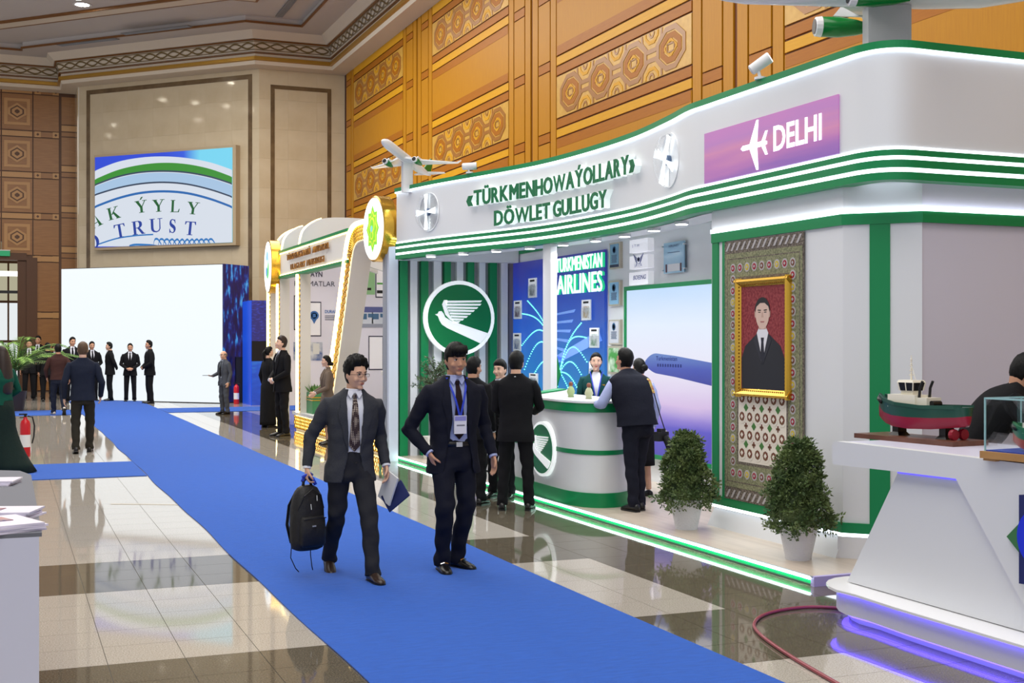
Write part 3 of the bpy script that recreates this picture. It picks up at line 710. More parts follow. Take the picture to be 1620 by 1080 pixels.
def logo_disc(name, label, c, U, V, N, r, depth, ring, backled=False):
    t = thing(name, label, 'sign', c)
    R = Matrix((U, V, N)).transposed()
    MB().lathe([(.001, 0), (r, 0), (r, depth), (r-ring, depth+.004), (.001, depth+.004)], c, 48, R).build('white_disc', mat('disc_white', (240, 244, 244), .35, emit=.55), t, world=True, smooth='auto')
    MB().lathe([(.001, depth+.002), (r-ring, depth+.002), (r-ring, depth+.008), (.001, depth+.008)], c, 48, R).build('green_field', M_green_l, t, world=True)
    mb = MB(); bird(mb, c, U, V, N, r-ring, depth+.008, depth+.02); mb.build('bird_emblem', mat('emblem_white', (245, 248, 248), .35, emit=.45), t, world=True)
    return t
logo_disc('logo_disc', 'large round green logo disc with white bird on the striped side wall', at_y(725, 503, 17.5), Vector((1, 0, 0)), Vector((0, 0, 1)), Vector((0, -1, 0)), .545, .06, .055)
# --- blue picture panel on the back wall
pa, pb = at_x(810, 416, BX), at_x(960, 394, BX)
bp = thing('route_panel', 'tall glossy blue picture panel with glowing route dots behind the airline counter', 'panel', (BX, (pa.y+pb.y)/2, PZ))
ym = (pa.y+pb.y)/2; hw = (pa.y-pb.y)/2-.01
MB().box(-.03, .0, -hw, hw, .35, 2.83).build('panel', grad_mat('route_blue', [(0, (40, 150, 215)), (.28, (26, 138, 220)), (.55, (28, 100, 216)), (.8, (30, 66, 186)), (1, (46, 44, 140))], 'Z', .35, 2.83, .72, (1.2, .35, (1, .7, .7))), bp)
def yp(px): return at_x(px, 500, BX).y-ym
mb = MB(); text_mb(mb, 'TURKMENISTAN', (-.07, yp(888), at_x(920, 425, BX).z-PZ-.02), (0, -1, 0), (0, 0, 1), width=yp(888)-yp(961), height=.2, ext=.012, off=.004); mb.build('upper_lettering', mat('neon_letter', (235, 255, 250), .3, emit=.9), bp)
mb = MB(); text_mb(mb, 'AIRLINES', (-.07, yp(889), at_x(920, 461, BX).z-PZ-.02), (0, -1, 0), (0, 0, 1), width=yp(889)-yp(961), height=.27, ext=.012, off=.008); mb.build('lower_lettering', MATS['neon_letter'], bp)
mb = MB(); text_mb(mb, 'TURKMENISTAN', (-.034, yp(888), at_x(920, 425, BX).z-PZ-.02), (0, -1, 0), (0, 0, 1), width=yp(888)-yp(961), height=.2, ext=.036, off=.0)
text_mb(mb, 'AIRLINES', (-.034, yp(889), at_x(920, 461, BX).z-PZ-.02), (0, -1, 0), (0, 0, 1), width=yp(889)-yp(961), height=.27, ext=.036, off=.0); mb.build('letter_glow_side', mat('neon_green', (40, 220, 150), .3, emit=.5), bp)
# white feather streaks on the print
mb = MB()
for k in range(7):
    y0, z0 = yp(902), 2.05-k*.11; L = .75-.07*k
    mb.prism([(-.15, -.01), (L-.15, .04-.025*k), (L-.2, .0-.025*k), (-.15, -.035)], (-.033, y0+.35, z0), (0, -1, 0), (0, 0, 1), (-1, 0, 0), 0, .003)
mb.prism([(-.9, -.1), (.9, .35), (1.0, .22), (-.9, -.2)], (-.033, yp(905), 1.45), (0, -1, 0), (0, 0, 1), (-1, 0, 0), 0, .003)
mb.build('feather_print', mat('pale_blue_print', (120, 160, 235), .4, emit=.35), bp)
# route dots: chains of small lamps fanning from one point
M_dot = mat('route_dot', (120, 255, 215), .3, emit=2.2)
hub = (at_x(889, 588, BX).y-ym, at_x(889, 588, BX).z-PZ)
for k, (px, py, bl) in enumerate(((923, 511, .10), (931, 534, .22), (932, 572, .30), (923, 592, .22), (916, 612, .10), (908, 627, .03), (838, 476, -.10), (827, 496, -.16), (829, 546, -.28), (833, 584, -.32), (846, 596, -.2), (885, 630, .06))):
    p1 = (at_x(px, py, BX).y-ym, at_x(px, py, BX).z-PZ); mb = MB(); dx, dz = p1[0]-hub[0], p1[1]-hub[1]; L = math.hypot(dx, dz); n = max(6, int(L/.04)); nx_, nz_ = (-dz/L, dx/L) if dx < 0 else (dz/L, -dx/L)
    if nz_ < 0: nx_, nz_ = -nx_, -nz_
    for i in range(n+1):
        t = i/n; o_ = abs(bl)*L*math.sin(PI*t); mb.ell((-.034, hub[0]+dx*t+nx_*o_, hub[1]+dz*t+nz_*o_), (.008, .0115, .0115), 6, 4)
    mb.build('route_chain', M_dot, bp, kind='stuff')
mp = [(-.04, -.16), (.05, -.02), (0, .06), (-.08, .22), (-.3, .3), (-.42, .2), (-.35, .0), (-.42, -.2), (-.2, -.28), (-.08, -.24)]
mb = MB(); mb.prism(mp, (-.034, hub[0], hub[1]), (0, -1, 0), (0, 0, 1), (-1, 0, 0), 0, .012); mb.build('country_map', mat('map_green', (20, 130, 70), .35, emit=.15), bp)
# leaflet holders on the blue panel
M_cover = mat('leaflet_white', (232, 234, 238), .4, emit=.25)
def leaflet(a, b, c, d, tint, label):
    p, q = at_x(a, b, BX-.07), at_x(c, d, BX-.07)
    t = thing('leaflet_holder', label, 'leaflet', (BX-.03, (p.y+q.y)/2, min(p.z, q.z)), group='leaflets in acrylic holders on the blue panel')
    w = abs(p.y-q.y)*.82; h = abs(p.z-q.z)+.02
    MB().box(-.045, -.03, -w/2, w/2, 0, h).build('leaflet', M_cover, t)
    MB().box(-.047, -.0455, -w*.36, w*.36, h*.1, h*.68).build('cover_photo', mat('cover_'+str(tint), tint, .4, rgb2=(235, 235, 240), nscale=14, noise_amt=.5, emit=0), t)
    MB().box(-.047, -.0455, -w*.3, w*.3, h*.82, h*.92).build('title', M_dark, t)
    MB().box(-.06, -.052, -w/2-.01, w/2+.01, -.01, h*.6).box(-.06, 0, -w/2-.02, -w/2-.012, -.01, h).box(-.06, 0, w/2+.012, w/2+.02, -.01, h).build('holder', M_glass, t)
leaflet(835, 443, 850, 470, (150, 150, 160), 'leaflet with grey tower photo, topmost left of the white post')
leaflet(812, 478, 826, 504, (110, 70, 90), 'leaflet with dark city photo at the left edge of the blue panel')
leaflet(811, 529, 825, 555, (90, 120, 170), 'leaflet with blue skyline photo low at the left edge of the blue panel')
leaflet(919, 477, 936, 506, (190, 160, 110), 'leaflet with sandy tower photo upper right of the white post')
leaflet(931.5, 521, 949, 550, (130, 170, 140), 'leaflet with pale green photo above the woman behind the counter')
leaflet(836, 592, 852, 612, (120, 150, 180), 'leaflet low on the blue panel behind the man in black suit')
leaflet(931, 574, 947, 600, (180, 180, 190), 'leaflet directly behind the head of the woman at the counter')
# certificates, logo light boxes, award plaque, screen
M_frame = mat('champagne_frame', (196, 188, 170), .3, metal=.4)
def cert(a, b, c, d, col, label, dark=None):
    p, q = at_x(a, b, BX), at_x(c, d, BX); z0, z1 = sorted((p.z, q.z)); y0, y1 = sorted((p.y, q.y))
    t = thing('framed_certificate', label, 'certificate', (BX, (y0+y1)/2, z0)); w, h = (y1-y0)/2, z1-z0
    MB().box(-.02, .02, -w, w, 0, h).build('frame', M_frame, t)
    MB().box(-.024, -.019, -w*.8, w*.8, h*.06, h*.94).build('paper', mat('cert_'+str(col), col, .25), t)
    R = Matrix((Vector((0, -1, 0)), Vector((0, 0, 1)), Vector((-1, 0, 0)))).transposed()
    MB().lathe([(w*.30, 0), (w*.30, .004), (w*.2, .004), (w*.2, 0)], (-.024, 0, h*.72), 16, R).build('seal', mat('seal_blue', (40, 90, 130), .4), t)
    mb = MB()
    for k in range(7): mb.box(-.026, -.024, -w*(.5-.04*(k % 3)), w*(.5-.05*(k % 2)), h*(.5-.045*k), h*(.5-.045*k)+.008)
    mb.build('print_lines', mat('print_grey', (60, 80, 110), .5), t)
    if dark: MB().box(-.026, -.0235, -w*.8, w*.8, h*.06, h*.16).build('dark_border', mat('navy', (20, 30, 70), .4), t)
cert(966, 385, 983, 424, (120, 165, 190), 'top framed blue certificate beside the logo light boxes', True)
cert(965, 445, 983, 483, (140, 190, 222), 'middle framed light blue certificate on the white back wall')
cert(965, 506, 983, 545, (205, 208, 215), 'lowest framed white certificate on the back wall left of the screen')
t = thing('framed_picture', 'small framed green picture beside the photographer head', 'picture', at_x(973, 592, BX))
MB().box(-.02, .02, -.17, .17, 0, .36).build('frame', M_frame, t); MB().box(-.024, -.019, -.14, .14, .03, .33).build('print', mat('leaf_print', (70, 150, 70), .4, rgb2=(220, 230, 215), nscale=6, noise_amt=.6), t)
def lightbox(a, b, c, d, draw, label):
    p, q = at_x(a, b, BX-.08), at_x(c, d, BX-.08); z1 = at_x((a+c)/2, b, BX-.08).z; z0 = z1-.155; y0, y1 = sorted((p.y, q.y)); w, h = (y1-y0)/2, (z1-z0)
    t = thing('logo_light_box', label, 'light box', (BX, (y0+y1)/2, z0), group='white logo light boxes')
    me = MB().box(-.08, 0, -w, w, 0, h).build('box', mat('lightbox_white', (244, 244, 250), .4, emit=.3), t)
    mb = MB(); draw(mb, w, h); mb.build('logo_print', mat('logo_grey_blue', (120, 125, 165), .5), t)
def d1_(mb, w, h): text_mb(mb, 'S T M', (-.084, w*.7, h*.4), (0, -1, 0), (0, 0, 1), width=w*.8, height=.035)
def d2_(mb, w, h):
    text_mb(mb, 'IATA', (-.084, w*.42, h*.12), (0, -1, 0), (0, 0, 1), width=w*.84, height=.045)
    for s in (-1, 1):
        for k in range(4): mb.prism([(s*.03, .0), (s*(.13-.015*k), .06), (s*(.13-.015*k), .045), (s*.03, -.012)], (-.082, 0, h*.52+.0-k*.022+.04), (0, -1, 0), (0, 0, 1), (-1, 0, 0), 0, .002)
    mb.lathe([(.03, 0), (.03, .002), (.022, .002), (.022, 0)], (-.081, 0, h*.7), 12, Matrix((Vector((0, -1, 0)), Vector((0, 0, 1)), Vector((-1, 0, 0)))).transposed())
def d3_(mb, w, h): text_mb(mb, 'BOEING', (-.084, w*.55, h*.42), (0, -1, 0), (.0, -.25, 1), width=w*1.35, height=.055, off=.018)
lightbox(996, 378, 1025, 401, d1_, 'topmost white logo light box on the back wall')
lightbox(996, 404, 1025, 427, d2_, 'middle white light box with winged globe logo')
lightbox(995.5, 430, 1025, 452, d3_, 'lowest white light box with slanted BOEING lettering')
p, q = at_x(1050, 385, BX-.03), at_x(1082, 430, BX-.03)
t = thing('award_plaque', 'clear blue award plaque on the back wall above the screen', 'plaque', (BX, (p.y+q.y)/2, q.z)); w, h = (p.y-q.y)/2, p.z-q.z
MB().box(-.03, -.015, -w, w, 0, h).build('plate', mat('plaque_blue', (165, 200, 220), .1, rgb2=(140, 185, 212), nscale=3), t)
mb = MB(); text_mb(mb, 'AIRLINES', (-.034, w*.5, h*.84), (0, -1, 0), (0, 0, 1), width=w, height=.03); mb.box(-.033, -.03, -w*.6, w*.6, h*.66, h*.68); mb.build('print_lines', mat('print_slate', (70, 90, 130), .5), t)
MB().box(-.033, -.03, -w*.6, w*.6, h*.06, h*.3).build('white_label', M_white, t)
for s in (-1, 1): MB().box(-.036, -.03, s*w*.72-.012, s*w*.72+.012, h*.04, h*.3).build('dark_clip', mat('plaque_maroon', (90, 40, 50), .4), t)
for a_ in (-w, w):
    for b_ in (.04, h-.04): MB().obox((-.02, a_*1.04, b_), (.05, .015, .015)).build('standoff', M_chrome, t)
# sky screen with aircraft nose
p0, p1, pbm = at_x(995, 460, BX), at_x(1093, 454, BX), at_x(1032, 717, BX)
zt, zb = p0.z, pbm.z
t = thing('sky_screen', 'tall lit screen showing a dawn sky and a blue aircraft nose', 'screen', (BX, 12.6, zb))
y1, y0 = p0.y-12.6, 10.4-12.6
MB().box(-.03, 0, y0, y1, 0, zt-zb).build('display', grad_mat('dawn_screen', [(0, (70, 62, 170)), (.16, (88, 80, 190)), (.22, (140, 122, 205)), (.30, (210, 186, 224)), (.5, (228, 224, 240)), (.78, (222, 232, 248)), (1, (190, 216, 246))], 'Z', 0, zt-zb, 1.0, (1.5, .06, (1, .5, 3))), t)
g = .05
MB().box(-.045, .01, y1, y1+g, -g, zt-zb+g).box(-.045, .01, y0, y1, zt-zb, zt-zb+g).box(-.045, .01, y0, y1, -g, 0).build('frame', M_green, t)
pn = at_x(1023, 575, BX); yn = pn.y-12.6; zn = pn.z-zb
mb = MB(); up_ = []; lo_ = []
for i in range(9):
    f = i/8.0; up_.append((.0+.30*f**1.0, .125*math.sin(f*PI/2)**.7)); lo_.append((.30*f, -.07*math.sin(f*PI/2)**.8-.04*f))
poly = up_+[(.75, .10), (1.6, .03), (1.6, -.22), (.75, -.14)]+lo_[::-1]
mb.prism(poly, (-.031, yn, zn), (0, -1, 0), (0, 0, 1), (-1, 0, 0), 0, .002); mb.build('aircraft_picture', grad_mat('aircraft_blue', [(0, (50, 46, 150)), (.5, (66, 84, 190)), (1, (120, 160, 220))], 'Z', zn-.3, zn+.2, .8), t)
mb = MB(); text_mb(mb, 'Turkmenistan', (-.035, yn-.30, zn+.045), (0, -1, 0), (0, 0, 1), width=.5, height=.05, off=.015)
for i in range(10): mb.box(-.036, -.0335, yn-.36-i*.06, yn-.33-i*.06, zn-.03, zn+.005)
mb.build('aircraft_lettering', mat('pic_navy', (30, 40, 110), .4), t)
# --- reception counter
ct = thing('reception_counter', 'white rounded reception counter with green bands on the airline stand', 'counter', (5.6, 12.3, PZ))
CP = [(5.31, 13.75), (5.305, 13.2), (5.30, 12.6), (5.29, 12.1), (5.29, 11.82), (5.31, 11.65), (5.37, 11.48), (5.48, 11.36), (5.62, 11.34), (5.74, 11.38), (5.86, 11.48), (5.94, 11.62), (5.96, 11.8), (5.96, 12.2), (5.96, 13.75)]
CC = catmull([(a, b, 0) for a, b in CP], 5)
def cband(sc, z0, z1):
    mb = MB(); cx = Vector((5.69, 12.5, 0)); rg = []
    for z in (z0, z1):
        rg.append([Vector((p.x+(sc if p.x > 5.7 else -sc)*min(1, abs(p.x-5.69)/.35), p.y-(sc if p.y < 11.6 else 0), z)) for p in CC])
    return mb.loft(rg)
part('body', cband(0, PZ+.02, 1.02), M_white, ct, smooth='auto'); part('top_band', cband(.02, 1.02, 1.11), M_green, ct, smooth='auto')
part('counter_top', cband(.028, 1.11, 1.13), M_white_gl, ct, smooth='auto'); part('middle_band', cband(.006, .595, .64), M_green, ct, smooth='auto'); part('base_band', cband(.012, PZ, .215), M_green, ct, smooth='auto')
cN = Vector((-1, -.06, 0)).normalized(); cU = Vector((-cN.y, cN.x, 0)); cU = -cU if cU.y > 0 else cU
lc = at_x(863.5, 709.5, 5.29)
logo_disc('logo_disc', 'round green bird logo disc glowing on the front of the reception counter', lc+cN*.0, cU, Vector((0, 0, 1)), cN, .288, .05, .03)
tt = thing('display_tray', 'small white and green tilted tray on the counter top', 'tray', (5.55, 12.75, 1.13))
MB().prism([(-.2, 0), (.2, 0), (.2, .07), (-.2, .02)], (0, -.15, 0), (1, 0, 0), (0, 0, 1), (0, 1, 0), 0, .3).build('body', M_white_gl, tt); MB().obox((0, 0, .055), (.3, .22, .012), RY(-.12)).build('pad', M_green, tt)
def figurine(x, y, label, col):
    f = thing('figurine', label, 'figurine', (x, y, 1.13), group='ceramic figurines on the counter')
    MB().lathe([(.035, 0), (.03, .02), (.045, .06), (.03, .1), (.015, .12)], n=14).build('body', mat('fig_'+str(col), col, .35), f, smooth=True); MB().ell((0, 0, .14), (.024, .024, .03), 10, 6).build('head', mat('fig_brown', (120, 70, 50), .4), f, smooth=True)
figurine(5.62, 12.35, 'small green and white figurine left of the pair on the counter', (150, 170, 120)); figurine(5.62, 11.9, 'small green and white figurine nearer the woman in teal', (180, 185, 150))
tb = thing('side_table', 'low white side table behind the man in the black suit', 'table', (5.62, 14.35, PZ))
MB().box(-.3, .3, -.25, .25, .5, .54).build('top', M_white_gl, tb)
for sx in (-.27, .27):
    for sy in (-.22, .22): MB().box(sx-.02, sx+.02, sy-.02, sy+.02, 0, .5).build('leg', M_white, tb)
MB().box(-.29, .29, -.24, .24, .1, .12).build('shelf', mat('lilac_shelf', (170, 160, 215), .4), tb)
# ================================================================ woven carpet and portrait on the wing
CX = WGX-.012
ca, cb, cc = at_x(1148, 384, CX), at_x(1273, 365, CX), at_x(1144, 786, CX)
cz1, cz0 = (ca.z+cb.z)/2, cc.z
wc = thing('woven_carpet', 'tall cream and green patterned woven carpet hung on the white wing wall', 'carpet', (CX, (ca.y+cb.y)/2, cz0))
CW, CH = (ca.y-cb.y), cz1-cz0
M_c1 = mat('wool_cream', (224, 216, 202), .9); M_c2 = mat('wool_olive', (104, 108, 82), .9, rgb2=(146, 146, 112), nscale=60, noise_amt=.5); M_c3 = mat('wool_dark', (70, 62, 56), .9, rgb2=(130, 120, 108), nscale=70, noise_amt=.5)
M_c4 = mat('wool_maroon', (116, 50, 46), .9, rgb2=(110, 90, 60), nscale=60, noise_amt=.4); M_c5 = mat('wool_red', (150, 24, 50), .9); M_c6 = mat('wool_yellow', (196, 176, 50), .9); M_c7 = mat('wool_green', (70, 120, 60), .9); M_c8 = mat('wool_grey', (176, 172, 172), .9)
Ul, Vl, Nl = Vector((0, -1, 0)), Vector((0, 0, 1)), Vector((-1, 0, 0))
def crect(u0, u1, v0, v1, d0, d1, name, m): return MB().prism([(u0, v0), (u1, v0), (u1, v1), (u0, v1)], (0, 0, 0), Ul, Vl, Nl, d0, d1).build(name, m, wc)
h2 = CW/2
crect(-h2, h2, 0, CH, 0, .010, 'edge', M_c3)
mb = MB(); n = 14        # zigzag ends
for v in (.015, CH-.085):
    for k in range(n):
        u = -h2+.02+k*(CW-.04)/n; w = (CW-.04)/n
        mb.prism([(u, v), (u+w*.35, v), (u+w, v+.07), (u+w*.65, v+.07)], (0, 0, 0), Ul, Vl, Nl, .010, .0125)
mb.build('zigzag_end', M_c8, wc, kind='stuff')
crect(-h2+.015, h2-.015, .11, CH-.11, .010, .012, 'border', M_c2)
crect(-h2+.045, h2-.045, .155, CH-.155, .012, .0125, 'border_line', M_c3); crect(-h2+.055, h2-.055, .165, CH-.165, .0125, .013, 'border_field', M_c2)
B = .235
crect(-h2+B-.025, h2-B+.025, .32, CH-.32, .013, .0135, 'inner_line', M_c3); crect(-h2+B, h2-B, .345, CH-.345, .0135, .014, 'field', M_c1)
def rosette_mesh(r, m1, m2):
    mb = MB(); R = Matrix((Ul, Vl, Nl)).transposed()
    mb.lathe([(.001, 0), (r, 0), (r, .002), (.001, .002)], (0, 0, 0), 10, R, 0); mb.lathe([(.001, .002), (r*.66, .002), (r*.66, .0035), (.001, .0035)], (0, 0, 0), 8, R, 1); mb.obox((-.004, 0, 0), (.002, r*.5, r*.5), RX(PI/4), 0)
    me = mb.mesh('rosette'); me.materials.append(m1); me.materials.append(m2); me.polygons.foreach_set('material_index', mb.m); return me
ros = [rosette_mesh(.042, M_c8, q) for q in (M_c6, M_c5, M_c8, M_c5)]
ros[2] = rosette_mesh(.042, M_c8, M_c4)
med = rosette_mesh(.062, M_c1, M_c4); me_ = MB().obox((0, 0, 0), (.002, .05, .05), RX(PI/4)).mesh('lozenge'); me_.materials.append(M_c7)
me2_ = MB().obox((0, 0, 0), (.002, .052, .018)).obox((0, 0, 0), (.002, .018, .052)).mesh('cross'); me2_.materials.append(M_c4)
nb = 19; q = 0
for k in range(nb):
    v = .24+(CH-.48)*k/(nb-1)
    for s in (-1, 1): piece('rosette', ros[(k+(s > 0)) % 4], None, wc, (-.0132, s*(h2-.145), v))
for k in range(1, 8):
    u = -h2+.145+(CW-.29)*k/8
    for v in (.24, CH-.24): piece('rosette', ros[(k+2) % 4], None, wc, (-.0132, u, v))
FLO, FHI = .345, CH-.345
nr = int((FHI-FLO)/.152)
for r_ in range(nr):
    for c_ in range(6):
        u = -h2+B+(CW-2*B)*(c_+.5)/6; v = FLO+(r_+.5)*(FHI-FLO)/nr
        piece('medallion', med, None, wc, (-.0142, u, v))
        if c_ < 5 and r_ < nr-1: piece('star', me2_ if (r_+c_) % 2 else me_, None, wc, (-.0150, u+(CW-2*B)/12, v+(FHI-FLO)/nr/2))
# portrait
PX_ = WGX-.05
pa, pb, pc, pd = at_x(1164, 443, PX_), at_x(1249, 432, PX_), at_x(1163, 624, PX_), at_x(1247, 636, PX_)
z1, z0 = (pa.z+pb.z)/2, (pc.z+pd.z)/2; yw = (pa.y-pb.y)/2
po = thing('portrait', 'gold framed portrait of a man in a dark suit hung on the woven carpet', 'portrait', (PX_+.03, (pa.y+pb.y)/2, z0)); hgt = z1-z0
fw = .075
for (u0, u1, v0, v1) in ((-yw, -yw+fw, 0, hgt), (yw-fw, yw, 0, hgt), (-yw+fw, yw-fw, 0, fw), (-yw+fw, yw-fw, hgt-fw, hgt)):
    hor = (v1-v0) < (u1-u0)
    mb = MB()
    if hor: 
        s_ = 1 if v0 < hgt/2 else -1; vo, vi = (v0, v1) if s_ > 0 else (v1, v0)
        mb.loft([[(-.0, -u, vo), (-.05, -u, vo+s_*.012), (-.055, -u, vo+s_*.03), (-.03, -u, vi-s_*.012), (-.02, -u, vi), (0, -u, vi)] for u in (u0-fw, u1+fw)])
    else:
        s_ = 1 if u0 < 0 else -1; uo, ui = (u0, u1) if s_ > 0 else (u1, u0)
        mb.loft([[(-.0, -uo, v), (-.05, -(uo+s_*.012), v), (-.055, -(uo+s_*.03), v), (-.03, -(ui-s_*.012), v), (-.02, -ui, v), (0, -ui, v)] for v in (v0, v1)])
    fr_ = mb.build('frame_rail', M_gold, po, smooth='auto')
    bd = MB(); L = (u1-u0) if hor else (v1-v0); nbd = int(L/.03)
    for k in range(nbd):
        t_ = (k+.5)/nbd
        if hor: bd.ell((-.033, -(u0+L*t_), vi-s_*.018), (.008, .011, .008), 6, 4)
        else: bd.ell((-.033, -(ui-s_*.018), v0+L*t_), (.008, .008, .011), 6, 4)
    bd.build('beading', mat('old_gold', (176, 130, 50), .3, metal=.9), fr_, kind='stuff')
def flat(name, pts, m, d, par=po): return MB().prism(pts, (-.02, 0, 0), Ul, Vl, Nl, d, d+.0008).build(name, m, par)
iw, i0, i1 = yw-fw, fw, hgt-fw
flat('canvas', [(-iw, i0), (iw, i0), (iw, i1), (-iw, i1)], mat('canvas_red', (118, 20, 34), .6, rgb2=(150, 60, 62), nscale=45, noise_amt=.6), 0)
W = iw; Hh = i1-i0
def S(x, y): return (x*W, i0+y*Hh)
def Bz(pts, n=6): return [(p.x, p.y) for p in catmull([(a, b, 0) for a, b in pts], n)]
suit = [S(-.97, 0), S(-.98, .30), S(-.80, .42), S(-.30, .53), S(0, .50), S(.30, .53), S(.80, .42), S(.98, .30), S(.97, 0)]
flat('suit_print', suit, mat('print_suit', (26, 28, 36), .5), .001)
flat('shirt_print', [S(-.26, .545), S(0, .27), S(.26, .545), S(.16, .60), S(-.16, .60)], mat('print_shirt', (226, 226, 232), .5), .002)
flat('tie_print', [S(-.07, .50), S(.07, .50), S(.05, .455), S(.10, .30), S(0, .27), S(-.10, .30), S(-.05, .455)], mat('print_tie', (22, 24, 40), .5), .003)
flat('neck_print', [S(-.17, .58), S(.17, .58), S(.17, .68), S(-.17, .68)], mat('print_skin_shade', (190, 158, 142), .5), .0025)
face = [S(0+.31*math.sin(a), .735+.142*math.cos(a)*(1.0 if math.cos(a) > 0 else 1.08)) for a in [2*PI*k/24 for k in range(24)]]
flat('face_print', face, mat('print_skin', (214, 184, 168), .5), .003)
hair = [S(.34*math.sin(a)*1.0, .765+.125*math.cos(a)) for a in [-1.75+3.5*k/14 for k in range(15)]]+[S(.27, .80), S(.1, .835), S(-.1, .835), S(-.27, .80)]
flat('hair_print', hair, mat('print_hair', (24, 22, 24), .5), .004)
for s in (-1, 1):
    flat('brow_print', [S(s*.06, .768), S(s*.2, .772), S(s*.22, .762), S(s*.07, .758)], MATS['print_hair'], .004); flat('eye_print', [S(s*.08, .748), S(s*.19, .750), S(s*.19, .742), S(s*.08, .740)], MATS['print_hair'], .004)
    flat('ear_print', [S(s*.30, .75), S(s*.36, .76), S(s*.35, .70), S(s*.29, .69)], MATS['print_skin_shade'], .0032)
    flat('lapel_print', [S(s*.27, .545), S(s*.40, .47), S(s*.02, .24), S(s*.02, .27)], mat('print_lapel', (38, 40, 50), .5), .0025)
flat('nose_print', [S(-.045, .695), S(.045, .695), S(.025, .745), S(-.025, .745)], MATS['print_skin_shade'], .0038); flat('mouth_print', [S(-.1, .658), S(.1, .658), S(.07, .645), S(-.07, .645)], mat('print_lip', (170, 110, 104), .5), .0038)
# ================================================================ plants
def leaf_mat(n, a, b): return mat(n, a, .45, rgb2=b, nscale=7, noise_amt=.3)
M_leafd = leaf_mat('box_leaf', (66, 92, 54), (108, 124, 72)); M_leafo = leaf_mat('olive_leaf', (74, 98, 66), (96, 118, 82)); M_bark = mat('bark', (96, 84, 66), .8, bump=.3, bscale=30)
def leaf(mb, p, d, n, L, w):
    d = d.normalized(); s = d.cross(n)
    if s.length < 1e-4: s = Vector((1, 0, 0))
    s.normalize(); n2 = s.cross(d)
    mb.add([p, p+d*L*.45+s*w+n2*.003, p+d*L, p+d*L*.45-s*w+n2*.003], [(0, 1, 2), (0, 2, 3)])
def rv(): 
    while True:
        v = Vector((random.uniform(-1, 1), random.uniform(-1, 1), random.uniform(-1, 1)))
        if .1 < v.length < 1: return v.normalized()
def pot(root, r0, r1, h, m):
    MB().lathe([(r0, 0), (r0*1.02, .02), (r1*.98, h-.02), (r1, h), (r1*.9, h), (r1*.88, h-.04), (.01, h-.04)], n=28).build('pot', m, root, smooth='auto')
    MB().lathe([(r1*.87, h-.06), (r1*.87, h-.035), (.01, h-.035)], n=16).build('soil', mat('soil', (50, 40, 32), .9), root)
M_pot = mat('white_pot', (226, 228, 232), .4, bump=.5, bscale=55, stretch=(1, 1, 2.2))
def shrub(px, py, rmax, h, label, sc=1.0):
    p = at_floor(px, py, PZ); t = thing('potted_shrub', label, 'plant', p, random.random()*6, group='clipped potted shrubs')
    ph = .265*sc
    pot(t, .098*sc, .15*sc, ph, M_pot); MB().tube([(0, 0, ph-.05), (.005, 0, ph+.3), (0, .01, ph+h*.7)], [.018, .014, .006], 6).build('stem', M_bark, t)
    mb = MB(); zb = ph-.06
    for k in range(760):
        f = random.random()**.85; z = zb+h*f; R = rmax*(1-.62*f)*(.55 if f < .02 else 1)*(1.0 if f < .93 else .7)
        a = random.uniform(0, 2*PI); lump = 1+.16*math.sin(3*a+9*f)+.12*math.sin(5*a-14*f)
        rr = R*lump*random.uniform(.72, 1.08); c = Vector((rr*math.cos(a), rr*math.sin(a), z+random.uniform(-.03, .03)))
        out = Vector((math.cos(a), math.sin(a), .5))
        for q in range(13):
            o = rv(); d = (out*.5+o).normalized(); leaf(mb, c+o*.035*random.random(), d, rv(), random.uniform(.022, .04), random.uniform(.007, .011))
    core = [(rmax*.4, zb+.05), (rmax*.6, zb+.12), (rmax*.46, zb+h*.4), (rmax*.24, zb+h*.8), (.02, zb+h*.92)]
    mb.lathe(core, n=12)
    mb.build('foliage', M_leafd, t, kind='stuff', fix=False)
shrub(1086, 836, .25, .62, 'small clipped potted shrub left of the woven carpet, partly in front of the screen')
shrub(1263, 884, .26, .68, 'clipped potted shrub at the lower right corner of the woven carpet, nearest the ship counter', 1.0)
def olive():
    p = Vector((5.62, 17.0, PZ)); t = thing('olive_tree', 'thin potted olive tree beside the striped wall', 'plant', p)
    MB().loft([[(s*x, s*y, z) for x, y in ((-1, -1), (1, -1), (1, 1), (-1, 1))] for s, z in ((.12, 0), (.15, .32), (.13, .32), (.12, .28))]).build('planter', M_offw, t)
    MB().tube([(0, 0, .2), (.02, .01, .6), (-.01, 0, .95), (.03, 0, 1.25)], [.022, .018, .015, .008], 7).build('trunk', M_bark, t)
    tw = MB(); mb = MB()
    for k in range(46):
        z0 = random.uniform(.75, 1.3); a = random.uniform(0, 2*PI); L = random.uniform(.25, .5); d = Vector((math.cos(a)*.9, math.sin(a)*.9, random.uniform(.1, 1.1))).normalized()
        b = Vector((.01, 0, z0)); pts = [b+d*L*q/4+Vector((0, 0, -.05*(q/4)**2)) for q in range(5)]; tw.tube(pts, [.006, .005, .004, .003, .002], 4)
        for q in range(40):
            f = random.uniform(.15, 1.0); i = min(int(f*4), 3); pp = pts[i].lerp(pts[i+1], f*4-i); leaf(mb, pp, (d*.6+rv()).normalized(), rv(), random.uniform(.04, .065), .008)
    tw.build('twigs', M_bark, t, kind='stuff', fix=False); mb.build('foliage', M_leafo, t, kind='stuff', fix=False)
olive()
